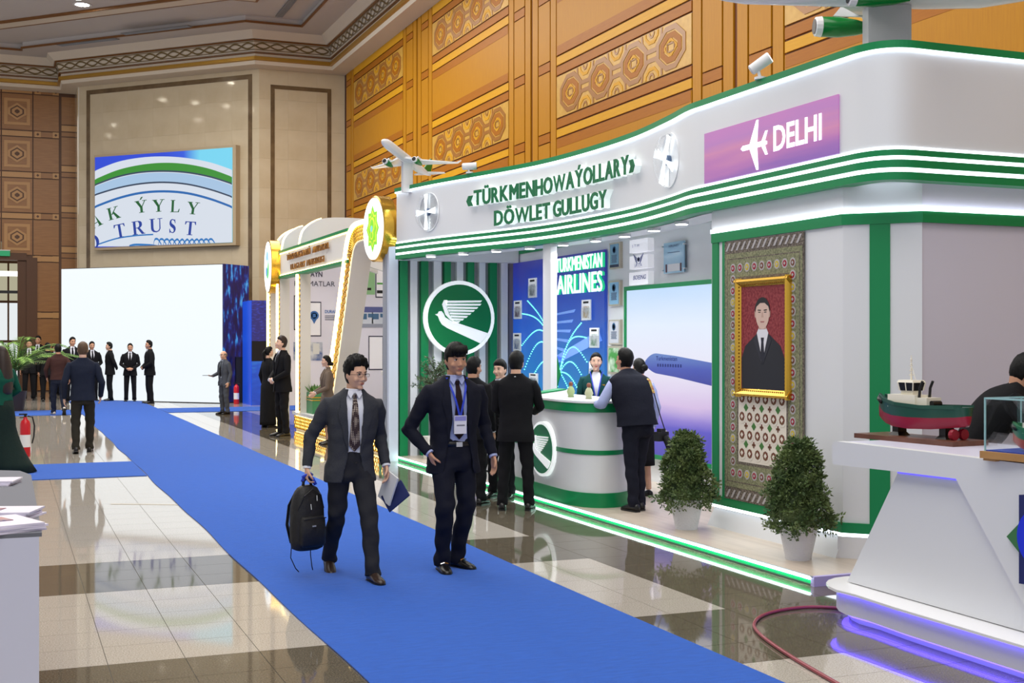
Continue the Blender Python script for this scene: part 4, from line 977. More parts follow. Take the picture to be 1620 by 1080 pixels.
def palm(px, py, label):
    p = at_floor(px, py); p = Vector((p.x, p.y, 0)); t = thing('potted_palm', label, 'plant', p)
    pot(t, .2, .28, .5, mat('dark_pot', (60, 52, 46), .5)); M_pl = leaf_mat('palm_leaf', (92, 136, 58), (136, 172, 84))
    for k in range(4): MB().tube([(.05*math.cos(k*1.6), .05*math.sin(k*1.6), .4), (.1*math.cos(k*1.6), .1*math.sin(k*1.6), 1.2)], [.03, .02], 6).build('cane', M_bark, t)
    for k in range(24):
        a = 2*PI*k/24+random.uniform(-.1, .1); L = random.uniform(1.5, 2.1); el = random.uniform(.55, 1.35); mb = MB(); pts = []
        for q in range(9):
            f = q/8; pts.append(Vector((math.cos(a)*L*f*math.cos(el)*1.15, math.sin(a)*L*f*math.cos(el)*1.15, 1.0+L*f*math.sin(el)-.9*f*f*L*.6)))
        mb.tube(pts, [.012-.001*q for q in range(9)], 4)
        for q in range(1, 9):
            d = (pts[q]-pts[q-1]).normalized(); s = d.cross(Vector((0, 0, 1))).normalized()
            for r_ in range(3):
                for sg in (-1, 1):
                    b = pts[q-1].lerp(pts[q], r_/3); leaf(mb, b, (d*.9+s*sg-Vector((0, 0, .35))), Vector((0, 0, 1)), .34*(1-.5*abs(q/8-.4)), .016)
        mb.build('frond', M_pl, t, fix=False)
palm(24, 650, 'large feathery potted palm at the left edge in front of the doorway')
# ================================================================ model aircraft and spotlights on the stand roof
M_pw = mat('model_white', (226, 228, 232), .2); M_pg = mat('model_green', (10, 120, 50), .2)
def aircraft(name, label, base, L, heading, pitch, zc, roll=0.0):
    t = thing(name, label, 'model aircraft', base)
    f = heading.normalized(); R = Matrix.Rotation(0, 3, 'X'); s = f.cross(Vector((0, 0, 1))).normalized(); u = s.cross(f)
    f2 = (f*math.cos(pitch)+u*math.sin(pitch)).normalized(); u2 = s.cross(f2)
    C = Vector(base)+Vector((0, 0, zc)); P = lambda a, b, c: C+f2*(a*L)+s*(b*L)+u2*(c*L)
    r = .046; prof = [(.5, .004), (.49, .016), (.47, .028), (.43, .040), (.38, r), (-.1, r), (-.25, .042), (-.36, .030), (-.44, .017), (-.5, .006)]
    mb = MB(); mb.loft([[P(a, rr*math.cos(2*PI*q/18), rr*math.sin(2*PI*q/18)+(.03-rr*.65 if a < -.2 else -.004 if a > .45 else 0)) for q in range(18)] for a, rr in prof]); mb.build('fuselage', M_pw, t, world=True, smooth=True)
    mb = MB(); mb.loft([[P(a, r*1.01*math.cos(th), r*1.01*math.sin(th)) for th in (-2.2, -1.9, -1.57, -1.2, -.95)] for a in (.0, -.1)], closed=False)
    for sg in (-1, 1):
        w = MB()
        w.loft([[P(a, sg*b, c), P(a-.0, sg*b, c+th), P(a-ch*.5, sg*b, c+th*1.1), P(a-ch, sg*b, c+th*.2), P(a-ch*.5, sg*b, c-th*.4)] for a, b, c, ch, th in ((.12, .03, -.034, .19, .022), (.02, .17, -.026, .12, .013), (-.13, .47, -.006, .035, .005), (-.16, .50, .026, .018, .003))])
        wo = w.build('wing', M_pw, t, world=True, smooth='auto')
        e = MB(); ea = .145; e.loft([[P(a, sg*.16+rr*math.cos(2*PI*q/16), -.060+rr*math.sin(2*PI*q/16)) for q in range(16)] for a, rr in ((ea, .022), (ea-.01, .028), (ea-.06, .029), (ea-.11, .022), (ea-.15, .012))]); eo = e.build('engine', M_pg, t, world=True, smooth='auto')
        MB().loft([[P(a, sg*.16+rr*math.cos(2*PI*q/16), -.060+rr*math.sin(2*PI*q/16)) for q in range(16)] for a, rr in ((ea+.006, .0225), (ea+.004, .0265), (ea-.012, .0288), (ea-.012, .027))]).build('cowl_lip', M_white_gl, eo, world=True)
        MB().loft([[P(a, sg*.16+rr*math.cos(2*PI*q/16), -.060+rr*math.sin(2*PI*q/16)) for q in range(16)] for a, rr in ((ea+.0075, .021), (ea+.0072, .004))]).build('fan', M_black, eo, world=True)
        MB().loft([[P(a, sg*.16-.004, c), P(a, sg*.16+.004, c)] for a, c in ()] or [[P(.10, sg*.16-.004, -.03), P(.10, sg*.16+.004, -.03), P(0, sg*.16+.004, -.03), P(0, sg*.16-.004, -.03)], [P(.08, sg*.16-.004, -.005), P(.08, sg*.16+.004, -.005), P(-.02, sg*.16+.004, -.005), P(-.02, sg*.16-.004, -.005)]]).build('pylon', M_pw, eo, world=True)
        tp = MB(); tp.loft([[P(a, sg*b, c), P(a-ch*.4, sg*b, c+.008), P(a-ch, sg*b, c), P(a-ch*.4, sg*b, c-.005)] for a, b, c, ch in ((-.37, .01, .02, .10), (-.46, .17, .035, .035))]); tp.build('tailplane', M_pw, t, world=True)
    fn = MB(); fn.loft([[P(a, -.006, c), P(a, .006, c), P(a-ch, .003, c), P(a-ch, -.003, c)] for a, c, ch in ((-.34, .035, .15), (-.46, .19, .06))]); fn.build('fin', M_pg, t, world=True)
    for k in range(3):
        pass
    return t, C
cp = at_d(644, 270, 17.75)
b0 = Vector((cp.x, cp.y, 3.82)); 
t, C1 = aircraft('model_aircraft', 'white model airliner with green engines at the left end of the fascia', b0, 1.45, Vector((-.70, -.69, 0)), .24, .46)
MB().box(b0.x-.07, b0.x+.07, b0.y-.05, b0.y+.05, 3.82, 4.26).build('pedestal', M_white_gl, t, world=True)
cp = at_d(1404, 40, 9.75); b1 = Vector((cp.x, cp.y, 3.82))
t, C2 = aircraft('model_aircraft', 'large white model airliner with green engines above the right corner of the stand', b1, 2.9, Vector((-.82, .30, 0)), .02, .61)
lu = Vector((CY, -SY, 0)); lv = Vector((SY, CY, 0))
MB().prism([(-.17, -.08), (.16, -.08), (.16, .08), (-.17, .08)], (b1.x, b1.y, 3.82), lu, lv, (0, 0, 1), 0, .48).build('pedestal', mat('pedestal_grey', (180, 180, 186), .5, bump=.1), t, world=True)
def spot(px, py, D, aim, label, m, on):
    p = at_d(px, py, D); base = Vector((p.x, p.y, 3.92)); t = thing('spotlight', label, 'spotlight', base)
    d = Vector(aim).normalized(); c = base+Vector((0, 0, p.z-3.92))
    MB().tube([base, base+Vector((0, 0, .02))], .05, 12).build('foot', M_white, t, world=True); MB().tube([base, c-d*.03], .014, 8).build('arm', M_white, t, world=True)
    MB().tube([c-d*.10, c-d*.09, c+d*.09], [.03, .045, .05], 16).build('head', m, t, world=True, smooth='auto'); MB().tube([c+d*.088, c+d*.094], .044, 16).build('lens', on, t, world=True)
spot(1203, 101, 10.6, (.55, -.4, .45), 'white spotlight glowing on the fascia top above the pink screen', M_white, mat('spot_lens', (255, 252, 240), .3, emit=9))
spot(743, 263, 16.5, (.9, -.35, .05), 'white cylindrical camera spotlight on the fascia right of the small aircraft', M_white, M_black)
# ================================================================ ship counter at the right
SCX = 4.9
sc = thing('ship_counter', 'white angular display counter with violet glow carrying the ship models', 'counter', (5.4, 5.0, 0))
def sp(name, mb, m, p=None, **k): return mb.build(name, m, p or sc, world=True, **k)
ov = [(4.73, 1.0), (4.73, 5.9), (4.75, 6.3)]+[(5.06+.33*math.cos(a), 6.42+.40*math.sin(a)) for a in [PI-.15-k*(PI-.3)/10 for k in range(11)]]+[(5.42, 6.2), (5.8, 5.9), (6.1, 5.6), (6.1, 1.0)]
def inset(poly, d):
    cx = 5.45; return [(x+(d if x < cx else -d), y-(d if y > 6.2 else 0)) for x, y in poly]
Z3 = ((1, 0, 0), (0, 1, 0), (0, 0, 1))
sp('plinth_top', MB().prism(ov, (0, 0, 0), *Z3, .185, .20), M_white_gl); sp('plinth_side', MB().prism(inset(ov, .045), (0, 0, 0), *Z3, .05, .185), M_white)
sp('plinth_foot', MB().prism(inset(ov, .10), (0, 0, 0), *Z3, 0, .05), M_white); sp('violet_led', MB().prism(inset(ov, .02), (0, 0, 0), *Z3, .178, .1855), M_led_p); sp('foot_reflection_strip', MB().prism(inset(ov, .07), (0, 0, 0), *Z3, .036, .0505), M_led_p)  # glowing strip at the foot is added for the violet LED's reflection line
def yy(px, py, X=SCX): return at_x(px, py, X)
def fpoly(pts): return [(-yy(px, py).y, yy(px, py).z) for px, py in pts]
# front board: top band and the slanted body, in the plane X = 4.9
c_tl = yy(1322, 700); 
band_pts = [(-6.74, .955), (-6.72, .985), (-6.72, 1.06), (-6.69, 1.085), (-6.65, 1.09), (-1.0, 1.09), (-1.0, .21)]
rb = yy(1616, 950); rt = yy(1512, 757); lt = yy(1412, 745)
front = [(-6.73, .94), (-6.74, .97), (-6.74, 1.06), (-6.72, 1.083), (-6.69, 1.09), (-1.0, 1.09), (-1.0, .21), (-rb.y+.35*.55, .21), (-rt.y, rt.z+.012), (-lt.y, lt.z+.0)]
e1 = yy(1620, 958); slope = (e1.y-rt.y)/(e1.z-rt.z); yb_ = rt.y+slope*(.21-rt.z)
front[7] = (-yb_, .21); front[8] = (-rt.y, rt.z); front[9] = (-lt.y, lt.z)
ZN = ((0, -1, 0), (0, 0, 1), (1, 0, 0))
sp('front_board', MB().prism(front, (SCX, 0, 0), *ZN, 0, .06), M_white)
bl = yy(1331, 918); 
panel = [(-lt.y, lt.z), (-rt.y, rt.z), (-yb_, .205), (-bl.y, .205)]
sp('recessed_panel', MB().prism(panel, (SCX+.045, 0, 0), *ZN, 0, .9), M_white)
sp('recess_led', MB().prism([(-lt.y, lt.z-.004), (-rt.y, rt.z-.004), (-rt.y, rt.z-.014), (-lt.y, lt.z-.014)], (SCX+.035, 0, 0), *ZN, 0, .008), mat('led_violet_dim', (110, 100, 255), .4, emit=.9))
pl2 = Vector((0, rt.y, rt.z)); sp('recess_led', MB().prism([(-rt.y, rt.z-.01), (-yb_, .21), (-yb_-.012, .21), (-rt.y-.012, rt.z-.01)], (SCX+.035, 0, 0), *ZN, 0, .008), MATS['led_violet_dim'])
sp('counter_top', MB().box(SCX+.01, 5.75, 1.0, 6.70, 1.062, 1.087), mat('lilac_white', (212, 212, 232), .3))
sp('top_underside', MB().box(SCX+.06, 5.72, 1.0, 6.70, .955, 1.062), M_white)
em = sp('emblem_bar', MB().prism(fpoly([(1619, 782), (1640, 782), (1640, 925), (1619, 922)]), (SCX, 0, 0), *ZN, -.03, 0), mat('emblem_navy', (26, 34, 96), .4))
sp('emblem_diamond', MB().prism(fpoly([(1597, 848), (1622, 822), (1640, 848), (1622, 880)]), (SCX, 0, 0), *ZN, -.02, 0), mat('emblem_green', (58, 118, 66), .4), em)
sp('emblem_round', MB().prism([(-yy(1640, 850).y+.1*math.cos(a)-.0, yy(1640, 850).z+.13*math.sin(a)) for a in [k*PI/12 for k in range(24)]], (SCX, 0, 0), *ZN, -.035, -.022), mat('emblem_blue', (20, 40, 190), .4, emit=.2), em)
# --- ship models
def ship(name, label, O, dirv, L, hull_r, hull_g, stand=True, zbase=1.087):
    t = thing(name, label, 'ship model', (O.x, O.y, zbase)); d = dirv.normalized(); s = Vector((-d.y, d.x, 0)); P = lambda a, b, c: Vector((O.x, O.y, zbase))+d*(a*L)+s*(b*L)+Vector((0, 0, c*L))
    k0 = .10 if stand else .03
    st_ = [(-.515, .03, .015, .0, .03), (-.50, .075, .03, .0, .02), (-.46, .112, .06, .0, .008), (-.2, .13, .10, -.005, -.02), (.05, .13, .11, -.005, -.03), (.25, .115, .09, .0, -.02), (.38, .08, .045, .02, .0), (.46, .04, .015, .05, .03), (.5, .012, .006, .085, .06)]
    def ring(a, wt, wb, sheer, kz, lo, hi):
        z = lambda f: k0+kz+(.175+sheer-kz)*f
        ws = lambda f: wb+(wt-wb)*(f**.6)
        fs = [lo+(hi-lo)*q/3 for q in range(4)]
        return [P(a, ws(f), z(f)) for f in fs]+[P(a, -ws(f), z(f)) for f in fs[::-1]]
    MB().loft([ring(*q, 0.0, .5) for q in st_]).build('lower_hull', hull_r, t, world=True, smooth='auto'); MB().loft([ring(*q, .5, 1.0) for q in st_]).build('upper_hull', hull_g, t, world=True, smooth='auto')
    zt = k0+.16
    fb = MB(); fb.loft([[P(a, (w+.006), zt+sh), P(a, w+.006, zt+sh+.03), P(a, w-.006, zt+sh+.03), P(a, w-.006, zt+sh)] for a, w, sh in ((-.50, .06, .0), (-.46, .108, .0), (-.1, .132, -.01), (.2, .12, .005), (.38, .08, .035), (.47, .035, .065))]); fb.loft([[P(a, -(w+.006), zt+sh), P(a, -(w+.006), zt+sh+.03), P(a, -(w-.006), zt+sh+.03), P(a, -(w-.006), zt+sh)] for a, w, sh in ((-.46, .122, .0), (-.1, .132, -.01), (.2, .12, .005), (.38, .08, .035), (.47, .035, .065))]); fb.build('bulwark', hull_g, t, world=True)
    MB().tube([P(.40, -.075, zt+.03), P(.47, -.035, zt+.05), P(.505, 0, zt+.06), P(.47, .035, zt+.05), P(.40, .075, zt+.03)], .022*L, 8).build('bow_fender', M_black, t, world=True, smooth=True)
    def bx(a0, a1, w, c0, c1): return MB().loft([[P(a0, -w, c), P(a1, -w, c), P(a1, w, c), P(a0, w, c)] for c in (c0, c1)])
    M_sw = mat('ship_cream', (228, 222, 204), .35); M_win = mat('ship_window', (26, 28, 34), .2)
    bx(-.02, .30, .10, zt-.01, zt+.10).build('deckhouse', M_sw, t, world=True); bx(-.14, .12, .085, zt-.01, zt+.08).build('aft_house', M_sw, t, world=True)
    MB().loft([[P(a, w, c) for a, w in ((.05, -.05), (.19, -.05), (.22, 0), (.19, .05), (.05, .05))] for c in (zt+.10, zt+.135)]).build('bridge_deck', M_sw, t, world=True)
    w0 = MB().loft([[P(.12+(a-.12)*k, w*k, c) for a, w in ((.05, -.055), (.18, -.06), (.215, -.03), (.215, .03), (.18, .06), (.05, .055))] for c, k in ((zt+.135, 1.1), (zt+.205, 1.3))]); wh = w0.build('wheelhouse', M_win, t, world=True)
    for (a, w) in ((.05, -.055), (.115, -.058), (.18, -.06), (.2, -.045), (.215, -.03), (.22, 0), (.215, .03), (.2, .045), (.18, .06), (.115, .058), (.05, .055)):
        MB().tube([P(.12+(a-.12)*1.11, w*1.11, zt+.135), P(.12+(a-.12)*1.32, w*1.32, zt+.205)], .0045*L/.8, 5).build('window_post', M_sw, wh, world=True)
    MB().loft([[P(.12+(a-.12)*k, w*k, c) for a, w in ((.05, -.055), (.18, -.06), (.215, -.03), (.215, .03), (.18, .06), (.05, .055))] for c, k in ((zt+.205, 1.36), (zt+.225, 1.2))]).build('wheelhouse_roof', M_sw, t, world=True)
    m = MB(); m.tube([P(.12, 0, zt+.21), P(.12, 0, zt+.44)], [.010*L, .005*L], 6)
    for q in range(4): m.tube([P(.12, -.025+.004*q, zt+.27+.04*q), P(.12, .025-.004*q, zt+.27+.04*q)], .004*L, 5); m.ell(P(.12, 0, zt+.285+.04*q), (.011*L,)*3, 6, 4)
    m.tube([P(.12, 0, zt+.36), P(.06, 0, zt+.21)], .003*L, 4); m.build('mast', M_sw, t, world=True)
    for sg in (-1, 1): MB().tube([P(-.03, sg*.06, zt+.06), P(-.04, sg*.06, zt+.16), P(-.07, sg*.06, zt+.22)], .012*L, 8).build('funnel', M_black, t, world=True)
    MB().tube([P(-.16, -.05, zt+.03), P(-.16, .05, zt+.03)], .028*L, 10).build('winch', M_black, t, world=True)
    for a in (-.40, -.33, -.22): MB().tube([P(a, -.128, zt-.015), P(a, -.139, zt-.015)], .012*L, 8).build('fairlead', M_sw, t, world=True)
    for a in (.12, .2, .28): MB().tube([P(a, -.12+.1*max(0, a-.2)*2, zt+.0), P(a, -.131+.1*max(0, a-.2)*2, zt+.0)], .011*L, 8).build('fairlead', M_sw, t, world=True)
    if stand:
        for a in (-.28, .26): MB().loft([[P(a-w, -v, c), P(a+w, -v, c), P(a+w, v, c), P(a-w, v, c)] for w, v, c in ((.06, .07, .0), (.035, .05, .03), (.035, .05, k0+.01))]).build('stand_foot', M_black, t, world=True)
        for sg in (-1, 1):
            MB().lathe([(.045*L, -.02*L), (.05*L, 0), (.045*L, .02*L)], P(-.41, sg*.055, .045), 12, Matrix((s, Vector((0, 0, 1)), d)).transposed()).build('propeller_ring', mat('prop_red', (140, 20, 44), .35), t, world=True)
    else:
        MB().loft([[P(a, -.05, c), P(a+.1, -.05, c), P(a+.1, .05, c), P(a, .05, c)] for a, c in ((-.05, 0), (-.05, .05))]).build('stand_foot', M_sw, t, world=True)
    return t
O1 = at_floor(1458, 690, 1.12)
bb = thing('plinth_board', 'brown wooden display board under the green and red tugboat', 'board', (O1.x, O1.y, 1.087))
dv = Vector((-.10, 1, 0)).normalized(); sv = Vector((-dv.y, dv.x, 0))
MB().prism([(-.40, -.15), (.45, -.15), (.45, .15), (-.40, .15)], (0, 0, 0), dv, sv, (0, 0, 1), 0, .03).build('board', mat('brown_board', (112, 72, 56), .35, rgb2=(90, 56, 42), nscale=6, stretch=(6, 1, 1)), bb)
ship('ship_model', 'green and red model tugboat with cream wheelhouse on a brown board', O1, dv, .74, mat('hull_red', (140, 18, 48), .3), mat('hull_green', (22, 72, 58), .3), True, 1.117)
O2 = at_floor(1668, 715, 1.15); O2.z = 0
case = thing('glass_case', 'clear glass display case with light wooden base at the right edge', 'display case', (O2.x, O2.y, 1.087))
MB().prism([(-.36, -.16), (.345, -.16), (.345, .16), (-.36, .16)], (0, 0, 0), dv, sv, (0, 0, 1), 0.012, .05).build('base', mat('light_wood', (186, 140, 84), .4, rgb2=(170, 124, 70), nscale=6), case)
for u in (-.3, .29): MB().prism([(u-.04, -.15), (u+.04, -.15), (u+.04, .15), (u-.04, .15)], (0, 0, 0), dv, sv, (0, 0, 1), 0, .012).build('foot', MATS['light_wood'], case)
MB().prism([(-.33, -.135), (.325, -.135), (.325, .135), (-.33, .135)], (0, 0, 0), dv, sv, (0, 0, 1), .05, .056).build('blue_sea', mat('sea_blue', (40, 70, 170), .3), case)
M_cg = mat('case_glass', (225, 245, 245), .02, trans=1.0, ior=1.05, alpha=.18); M_ce = mat('glass_edge', (170, 215, 215), .1, alpha=.75)
for (u0, u1, v0, v1) in ((-.335, -.331, -.14, .14), (.326, .33, -.14, .14), (-.331, .326, -.14, -.136), (-.331, .326, .136, .14)): MB().prism([(u0, v0), (u1, v0), (u1, v1), (u0, v1)], (0, 0, 0), dv, sv, (0, 0, 1), .05, .33).build('pane', M_cg, case)
MB().prism([(-.335, -.14), (.33, -.14), (.33, .14), (-.335, .14)], (0, 0, 0), dv, sv, (0, 0, 1), .33, .335).build('pane', M_cg, case)
for u in (-.333, .328):
    for v in (-.138, .138): MB().prism([(u-.004, v-.004), (u+.004, v-.004), (u+.004, v+.004), (u-.004, v+.004)], (0, 0, 0), dv, sv, (0, 0, 1), .05, .336).build('edge', M_ce, case)
for v in (-.138, .138): MB().prism([(-.335, v-.004), (.33, v-.004), (.33, v+.004), (-.335, v+.004)], (0, 0, 0), dv, sv, (0, 0, 1), .328, .337).build('edge', M_ce, case)
for u in (-.333, .328): MB().prism([(u-.004, -.14), (u+.004, -.14), (u+.004, .14), (u-.004, .14)], (0, 0, 0), dv, sv, (0, 0, 1), .328, .337).build('edge', M_ce, case)
ship('ship_model', 'small green and orange model ship inside the glass case', O2, dv, .52, mat('hull_orange', (170, 70, 44), .3), mat('hull_green2', (30, 110, 72), .3), False, 1.144)
# ================================================================ red hose on the floor
hp = [(1640, 1068), (1560, 1045), (1500, 1024), (1440, 996), (1380, 974), (1330, 965), (1280, 963), (1235, 968), (1205, 977), (1193, 990), (1200, 1004), (1225, 1024), (1265, 1050), (1320, 1082), (1370, 1110)]
pts = catmull([at_floor(a, b)+Vector((0, 0, .012)) for a, b in hp], 6)
o = MB().tube(pts, .011, 8).build('hose', mat('hose_red', (140, 56, 66), .4), None, pts[0], world=True, smooth=True); tag(o, 'dark red hose looping across the floor below the ship counter', 'hose')
# ================================================================ brochure counter at the left foreground
lc_ = thing('brochure_counter', 'pale white counter with grey top and brochures in the left foreground', 'counter', (-.6, 6.3, 0))
cpoly = [(-2.5, 5.1), (.115, 5.1), (.115, 7.35), (.06, 7.6), (-.1, 7.72), (-2.5, 7.72)]
MB().prism(cpoly, (0, 0, 0), *Z3, 0, .985).build('body', mat('lilac_board', (206, 208, 226), .4), lc_, world=True); MB().prism([(x*1.0+(.01 if x > 0 else 0), y) for x, y in cpoly], (0, 0, 0), *Z3, .985, 1.0).build('top', mat('grey_top', (112, 114, 122), .75, spec=.15), lc_, world=True)
def brochure(x, y, a, n, label, col):
    t = thing('brochure_stack', label, 'brochures', (x, y, 1.0), a)
    for k in range(n): MB().obox((random.uniform(-.01, .01), random.uniform(-.01, .01), .004+k*.008), (.21, .30, .0075), RZ(random.uniform(-.06, .06))).build('brochure', mat('brochure_paper', (226, 220, 236), .3), t)
    MB().box(-.10, .03, -.02, .09, n*.008+.0, n*.008+.002).build('cover_photo', mat('bro_'+str(col), col, .3, rgb2=(180, 120, 110), nscale=20, noise_amt=.5), t)
brochure(-.01, 5.26, .4, 4, 'stack of pale brochures at the near edge of the left counter', (60, 40, 110)); brochure(-.03, 5.62, 1.2, 4, 'stack of brochures just behind the near edge stack on the left counter', (110, 50, 90)); brochure(-.1, 6.95, 1.3, 3, 'brochures at the far end of the left counter', (60, 70, 170))
# ================================================================ wall screen on the angled marble face
SO = 0.25
SCd = n2.dot(LEFTE)+SO
def scr(px, py):
    p = at_plane(px, py, n2.x, n2.y, SCd); return ((p-LEFTE).dot(d2), p.z)
ws = thing('wall_screen', 'wall screen showing green and blue arcs with the words TRUST and ÝYLY', 'screen', LEFTE+d2*scr(260, 310)[0]+n2*SO+Vector((0, 0, scr(260, 390)[1])))
OS = LEFTE+n2*SO
def sprism(pxs, d, name, m, t=.004, raw=False, par=None):
    poly = [scr(a, b) for a, b in pxs] if not raw else pxs
    return MB().prism(poly, OS, d2, (0, 0, 1), n2, d, d+t).build(name, m, par or ws, world=True)
fr = [(147.5, 242), (372, 231), (374, 389.5), (147, 394)]
u0_, u1_ = scr(148, 300)[0], scr(372.5, 300)[0]; zt_, zb_ = scr(260, 237)[1], scr(260, 391.5)[1]
sprism([(u0_, zb_), (u1_, zb_), (u1_, zt_), (u0_, zt_)], -SO, 'casing', mat('screen_casing', (176, 158, 130), .4), SO-.02, raw=True)
ua, ub, za, zb2 = u0_+.06, u1_-.13, zb_+.09, zt_-.08
sprism([(ua, za), (ub, za), (ub, zb2), (ua, zb2)], -.02, 'display', grad_mat('blue_sky_screen', [(0, (30, 70, 220)), (.55, (40, 90, 230)), (1, (120, 220, 250))], 'X', 0.0, 1.0, .9), .02, raw=True)
# (display gradient runs along the screen)
def em_mat(n, c, e=.85): return mat('scr_'+n, (30, 30, 30), .4, emit=e, ecol=c)
def cw(pts): return [(a*.3704, b*.3704) for a, b in pts]
def clipx(p): return p
A1 = [(401, 731), (500, 692), (600, 673), (700, 668), (800, 675), (900, 694), (995, 726)]
A2 = [(401, 768), (500, 727), (600, 704), (700, 695), (800, 701), (900, 722), (995, 756)]
A3 = [(401, 788), (500, 752), (600, 732), (700, 727), (800, 733), (900, 752), (995, 782)]
A4 = [(401, 830), (500, 800), (600, 781), (700, 775), (800, 783), (900, 806), (995, 838)]
A5 = [(401, 880), (500, 843), (600, 819), (700, 812), (800, 820), (900, 845), (995, 880)]
def sm(A): return [(p.x, p.y) for p in catmull([(a, b, 0) for a, b in A], 5)]
def uclamp(px): u, v = px; return (min(max(u, ua), ub), min(max(v, za), zb2))
def band(Aa, Bb, d, name, m):
    poly = [uclamp(scr(*q)) for q in cw(sm(Aa))]+[uclamp(scr(*q)) for q in cw(sm(Bb))[::-1]]
    return sprism(poly, d, name, m, .003, raw=True)
BOT = [(a, 1052) for a, b in A1]
band(A1, BOT, .0, 'white_arc', em_mat('white', (228, 236, 248))); band(A2, A3, .004, 'green_arc', em_mat('green', (60, 160, 50), .75)); band(A3, [(a, b+7) for a, b in A3], .005, 'dark_line', em_mat('slate', (60, 80, 110), .6))
band([(a, b+10) for a, b in A3], A4, .004, 'pale_blue_arc', em_mat('pale', (176, 208, 240))); band(A4, [(a, b+7) for a, b in A4], .005, 'dark_line', em_mat('slate', (60, 80, 110), .6)); band(A5, [(a, b+10) for a, b in A5], .005, 'blue_line', em_mat('mid', (30, 110, 190), .8))
SER = {  # serif capitals in a unit box, thick and thin strokes as polygons
 'A': [[(.0, 0), (.30, 0), (.30, .05), (.0, .05)], [(.55, 0), (1.0, 0), (1.0, .05), (.55, .05)], [(.12, .05), (.20, .05), (.52, .90), (.45, 1.0)], [(.45, 1.0), (.52, 1.0), (.90, .05), (.66, .05)], [(.28, .33), (.68, .33), (.66, .39), (.30, .39)]],
 'K': [[(.0, 0), (.40, 0), (.40, .05), (.0, .05)], [(0, .95), (.40, .95), (.40, 1), (0, 1)], [(.10, .05), (.30, .05), (.30, .95), (.10, .95)], [(.30, .42), (.38, .38), (.82, .95), (.74, .95)], [(.60, .95), (.95, .95), (.95, 1), (.60, 1)], [(.42, .52), (.52, .64), (.95, .05), (.68, .05)], [(.62, 0), (1.02, 0), (1.02, .05), (.62, .05)]],
 'Y': [[(-.02, .95), (.40, .95), (.40, 1), (-.02, 1)], [(.62, .95), (1.0, .95), (1.0, 1), (.62, 1)], [(.06, .95), (.32, .95), (.58, .48), (.40, .42)], [(.78, .95), (.86, .95), (.58, .45), (.52, .48)], [(.40, .05), (.60, .05), (.60, .48), (.40, .48)], [(.28, 0), (.72, 0), (.72, .05), (.28, .05)]],
 'L': [[(.0, .0), (.80, 0), (.86, .28), (.80, .28), (.70, .06), (0, .05)], [(.0, .95), (.42, .95), (.42, 1), (.0, 1)], [(.10, .05), (.31, .05), (.31, .95), (.10, .95)]],
 'T': [[(.02, .76), (.07, .76), (.16, .94), (.76, .94), (.85, .76), (.90, .76), (.88, 1), (.04, 1)], [(.36, .05), (.56, .05), (.56, .95), (.36, .95)], [(.24, 0), (.68, 0), (.68, .05), (.24, .05)]],
 'R': [[(.0, 0), (.40, 0), (.40, .05), (0, .05)], [(.10, .05), (.30, .05), (.30, .95), (.10, .95)], [(0, .95), (.55, .95), (.55, 1), (0, 1)], [(.5, .94), (.56, 1.0), (.72, .95), (.80, .84), (.80, .66), (.70, .52), (.55, .46), (.30, .46), (.30, .51), (.48, .52), (.57, .62), (.58, .80)], [(.40, .48), (.60, .48), (.92, .05), (1.0, .05), (1.0, 0), (.72, 0)]],
 'U': [[(-.02, .95), (.40, .95), (.40, 1), (-.02, 1)], [(.62, .95), (1.0, .95), (1.0, 1), (.62, 1)], [(.08, .95), (.28, .95), (.28, .30), (.33, .14), (.48, .07), (.64, .10), (.74, .24), (.76, .95), (.83, .95), (.83, .24), (.72, .06), (.50, -.02), (.26, .02), (.12, .14), (.08, .30)]],
 'S': [[(.66, .97), (.70, .70), (.65, .70), (.58, .86), (.42, .95), (.30, .93), (.25, .82), (.30, .70), (.60, .54), (.72, .40), (.74, .24), (.66, .08), (.48, -.02), (.30, .0), (.16, .05), (.12, -.01), (.08, -.01), (.06, .31), (.11, .31), (.20, .13), (.36, .04), (.48, .07), (.54, .17), (.48, .31), (.18, .48), (.07, .62), (.07, .80), (.16, .95), (.34, 1.02), (.50, .99), (.60, .94), (.62, 1.01)]],
 "'": [[(.42, 1.06), (.52, 1.06), (.72, 1.28), (.56, 1.28)]],
 'O': [[(.5+.48*math.cos(k*PI/10), .5+.52*math.sin(k*PI/10)) for k in range(21)]+[(.5+.24*math.cos(k*PI/10), .5+.45*math.sin(k*PI/10)) for k in range(20, -1, -1)]]}
def sletter(chs, cx, cy, h, w, rot, m):
    o, _ = scr(cx*.3704, cy*.3704), 0; k = .3704*36.5/FPX*1.02   # metres per crop pixel on the screen plane
    s = (scr(cx*.3704+1, cy*.3704)[0]-scr(cx*.3704, cy*.3704)[0])*.3704; sv_ = (scr(cx*.3704, cy*.3704-1)[1]-scr(cx*.3704, cy*.3704)[1])*.3704
    mb = MB(); c, sn = math.cos(rot), math.sin(rot)
    for ch in chs:
        for poly in SER[ch]:
            q = []
            for a, b in poly:
                x, y = (a-.5)*w, (b-.5)*h; x, y = x*c-y*sn, x*sn+y*c; q.append(uclamp((o[0]+x*s, o[1]+y*sv_)))
            mb.prism(q, OS, d2, (0, 0, 1), n2, .008, .011)
    mb.build('letter', m, ws, world=True)
GL_, BL_ = em_mat('letter_green', (14, 112, 50), .6), em_mat('letter_blue', (24, 64, 170), .75)
for chs, cx, cy, rot in (('A', 408, 944, .40), ('K', 486, 910, .22), ("Y'", 604, 882, .10), ('Y', 678, 878, .02), ('L', 752, 880, -.05), ('Y', 826, 889, -.14)): sletter(chs, cx, cy, 52, 52 if chs != 'L' else 46, rot, GL_)
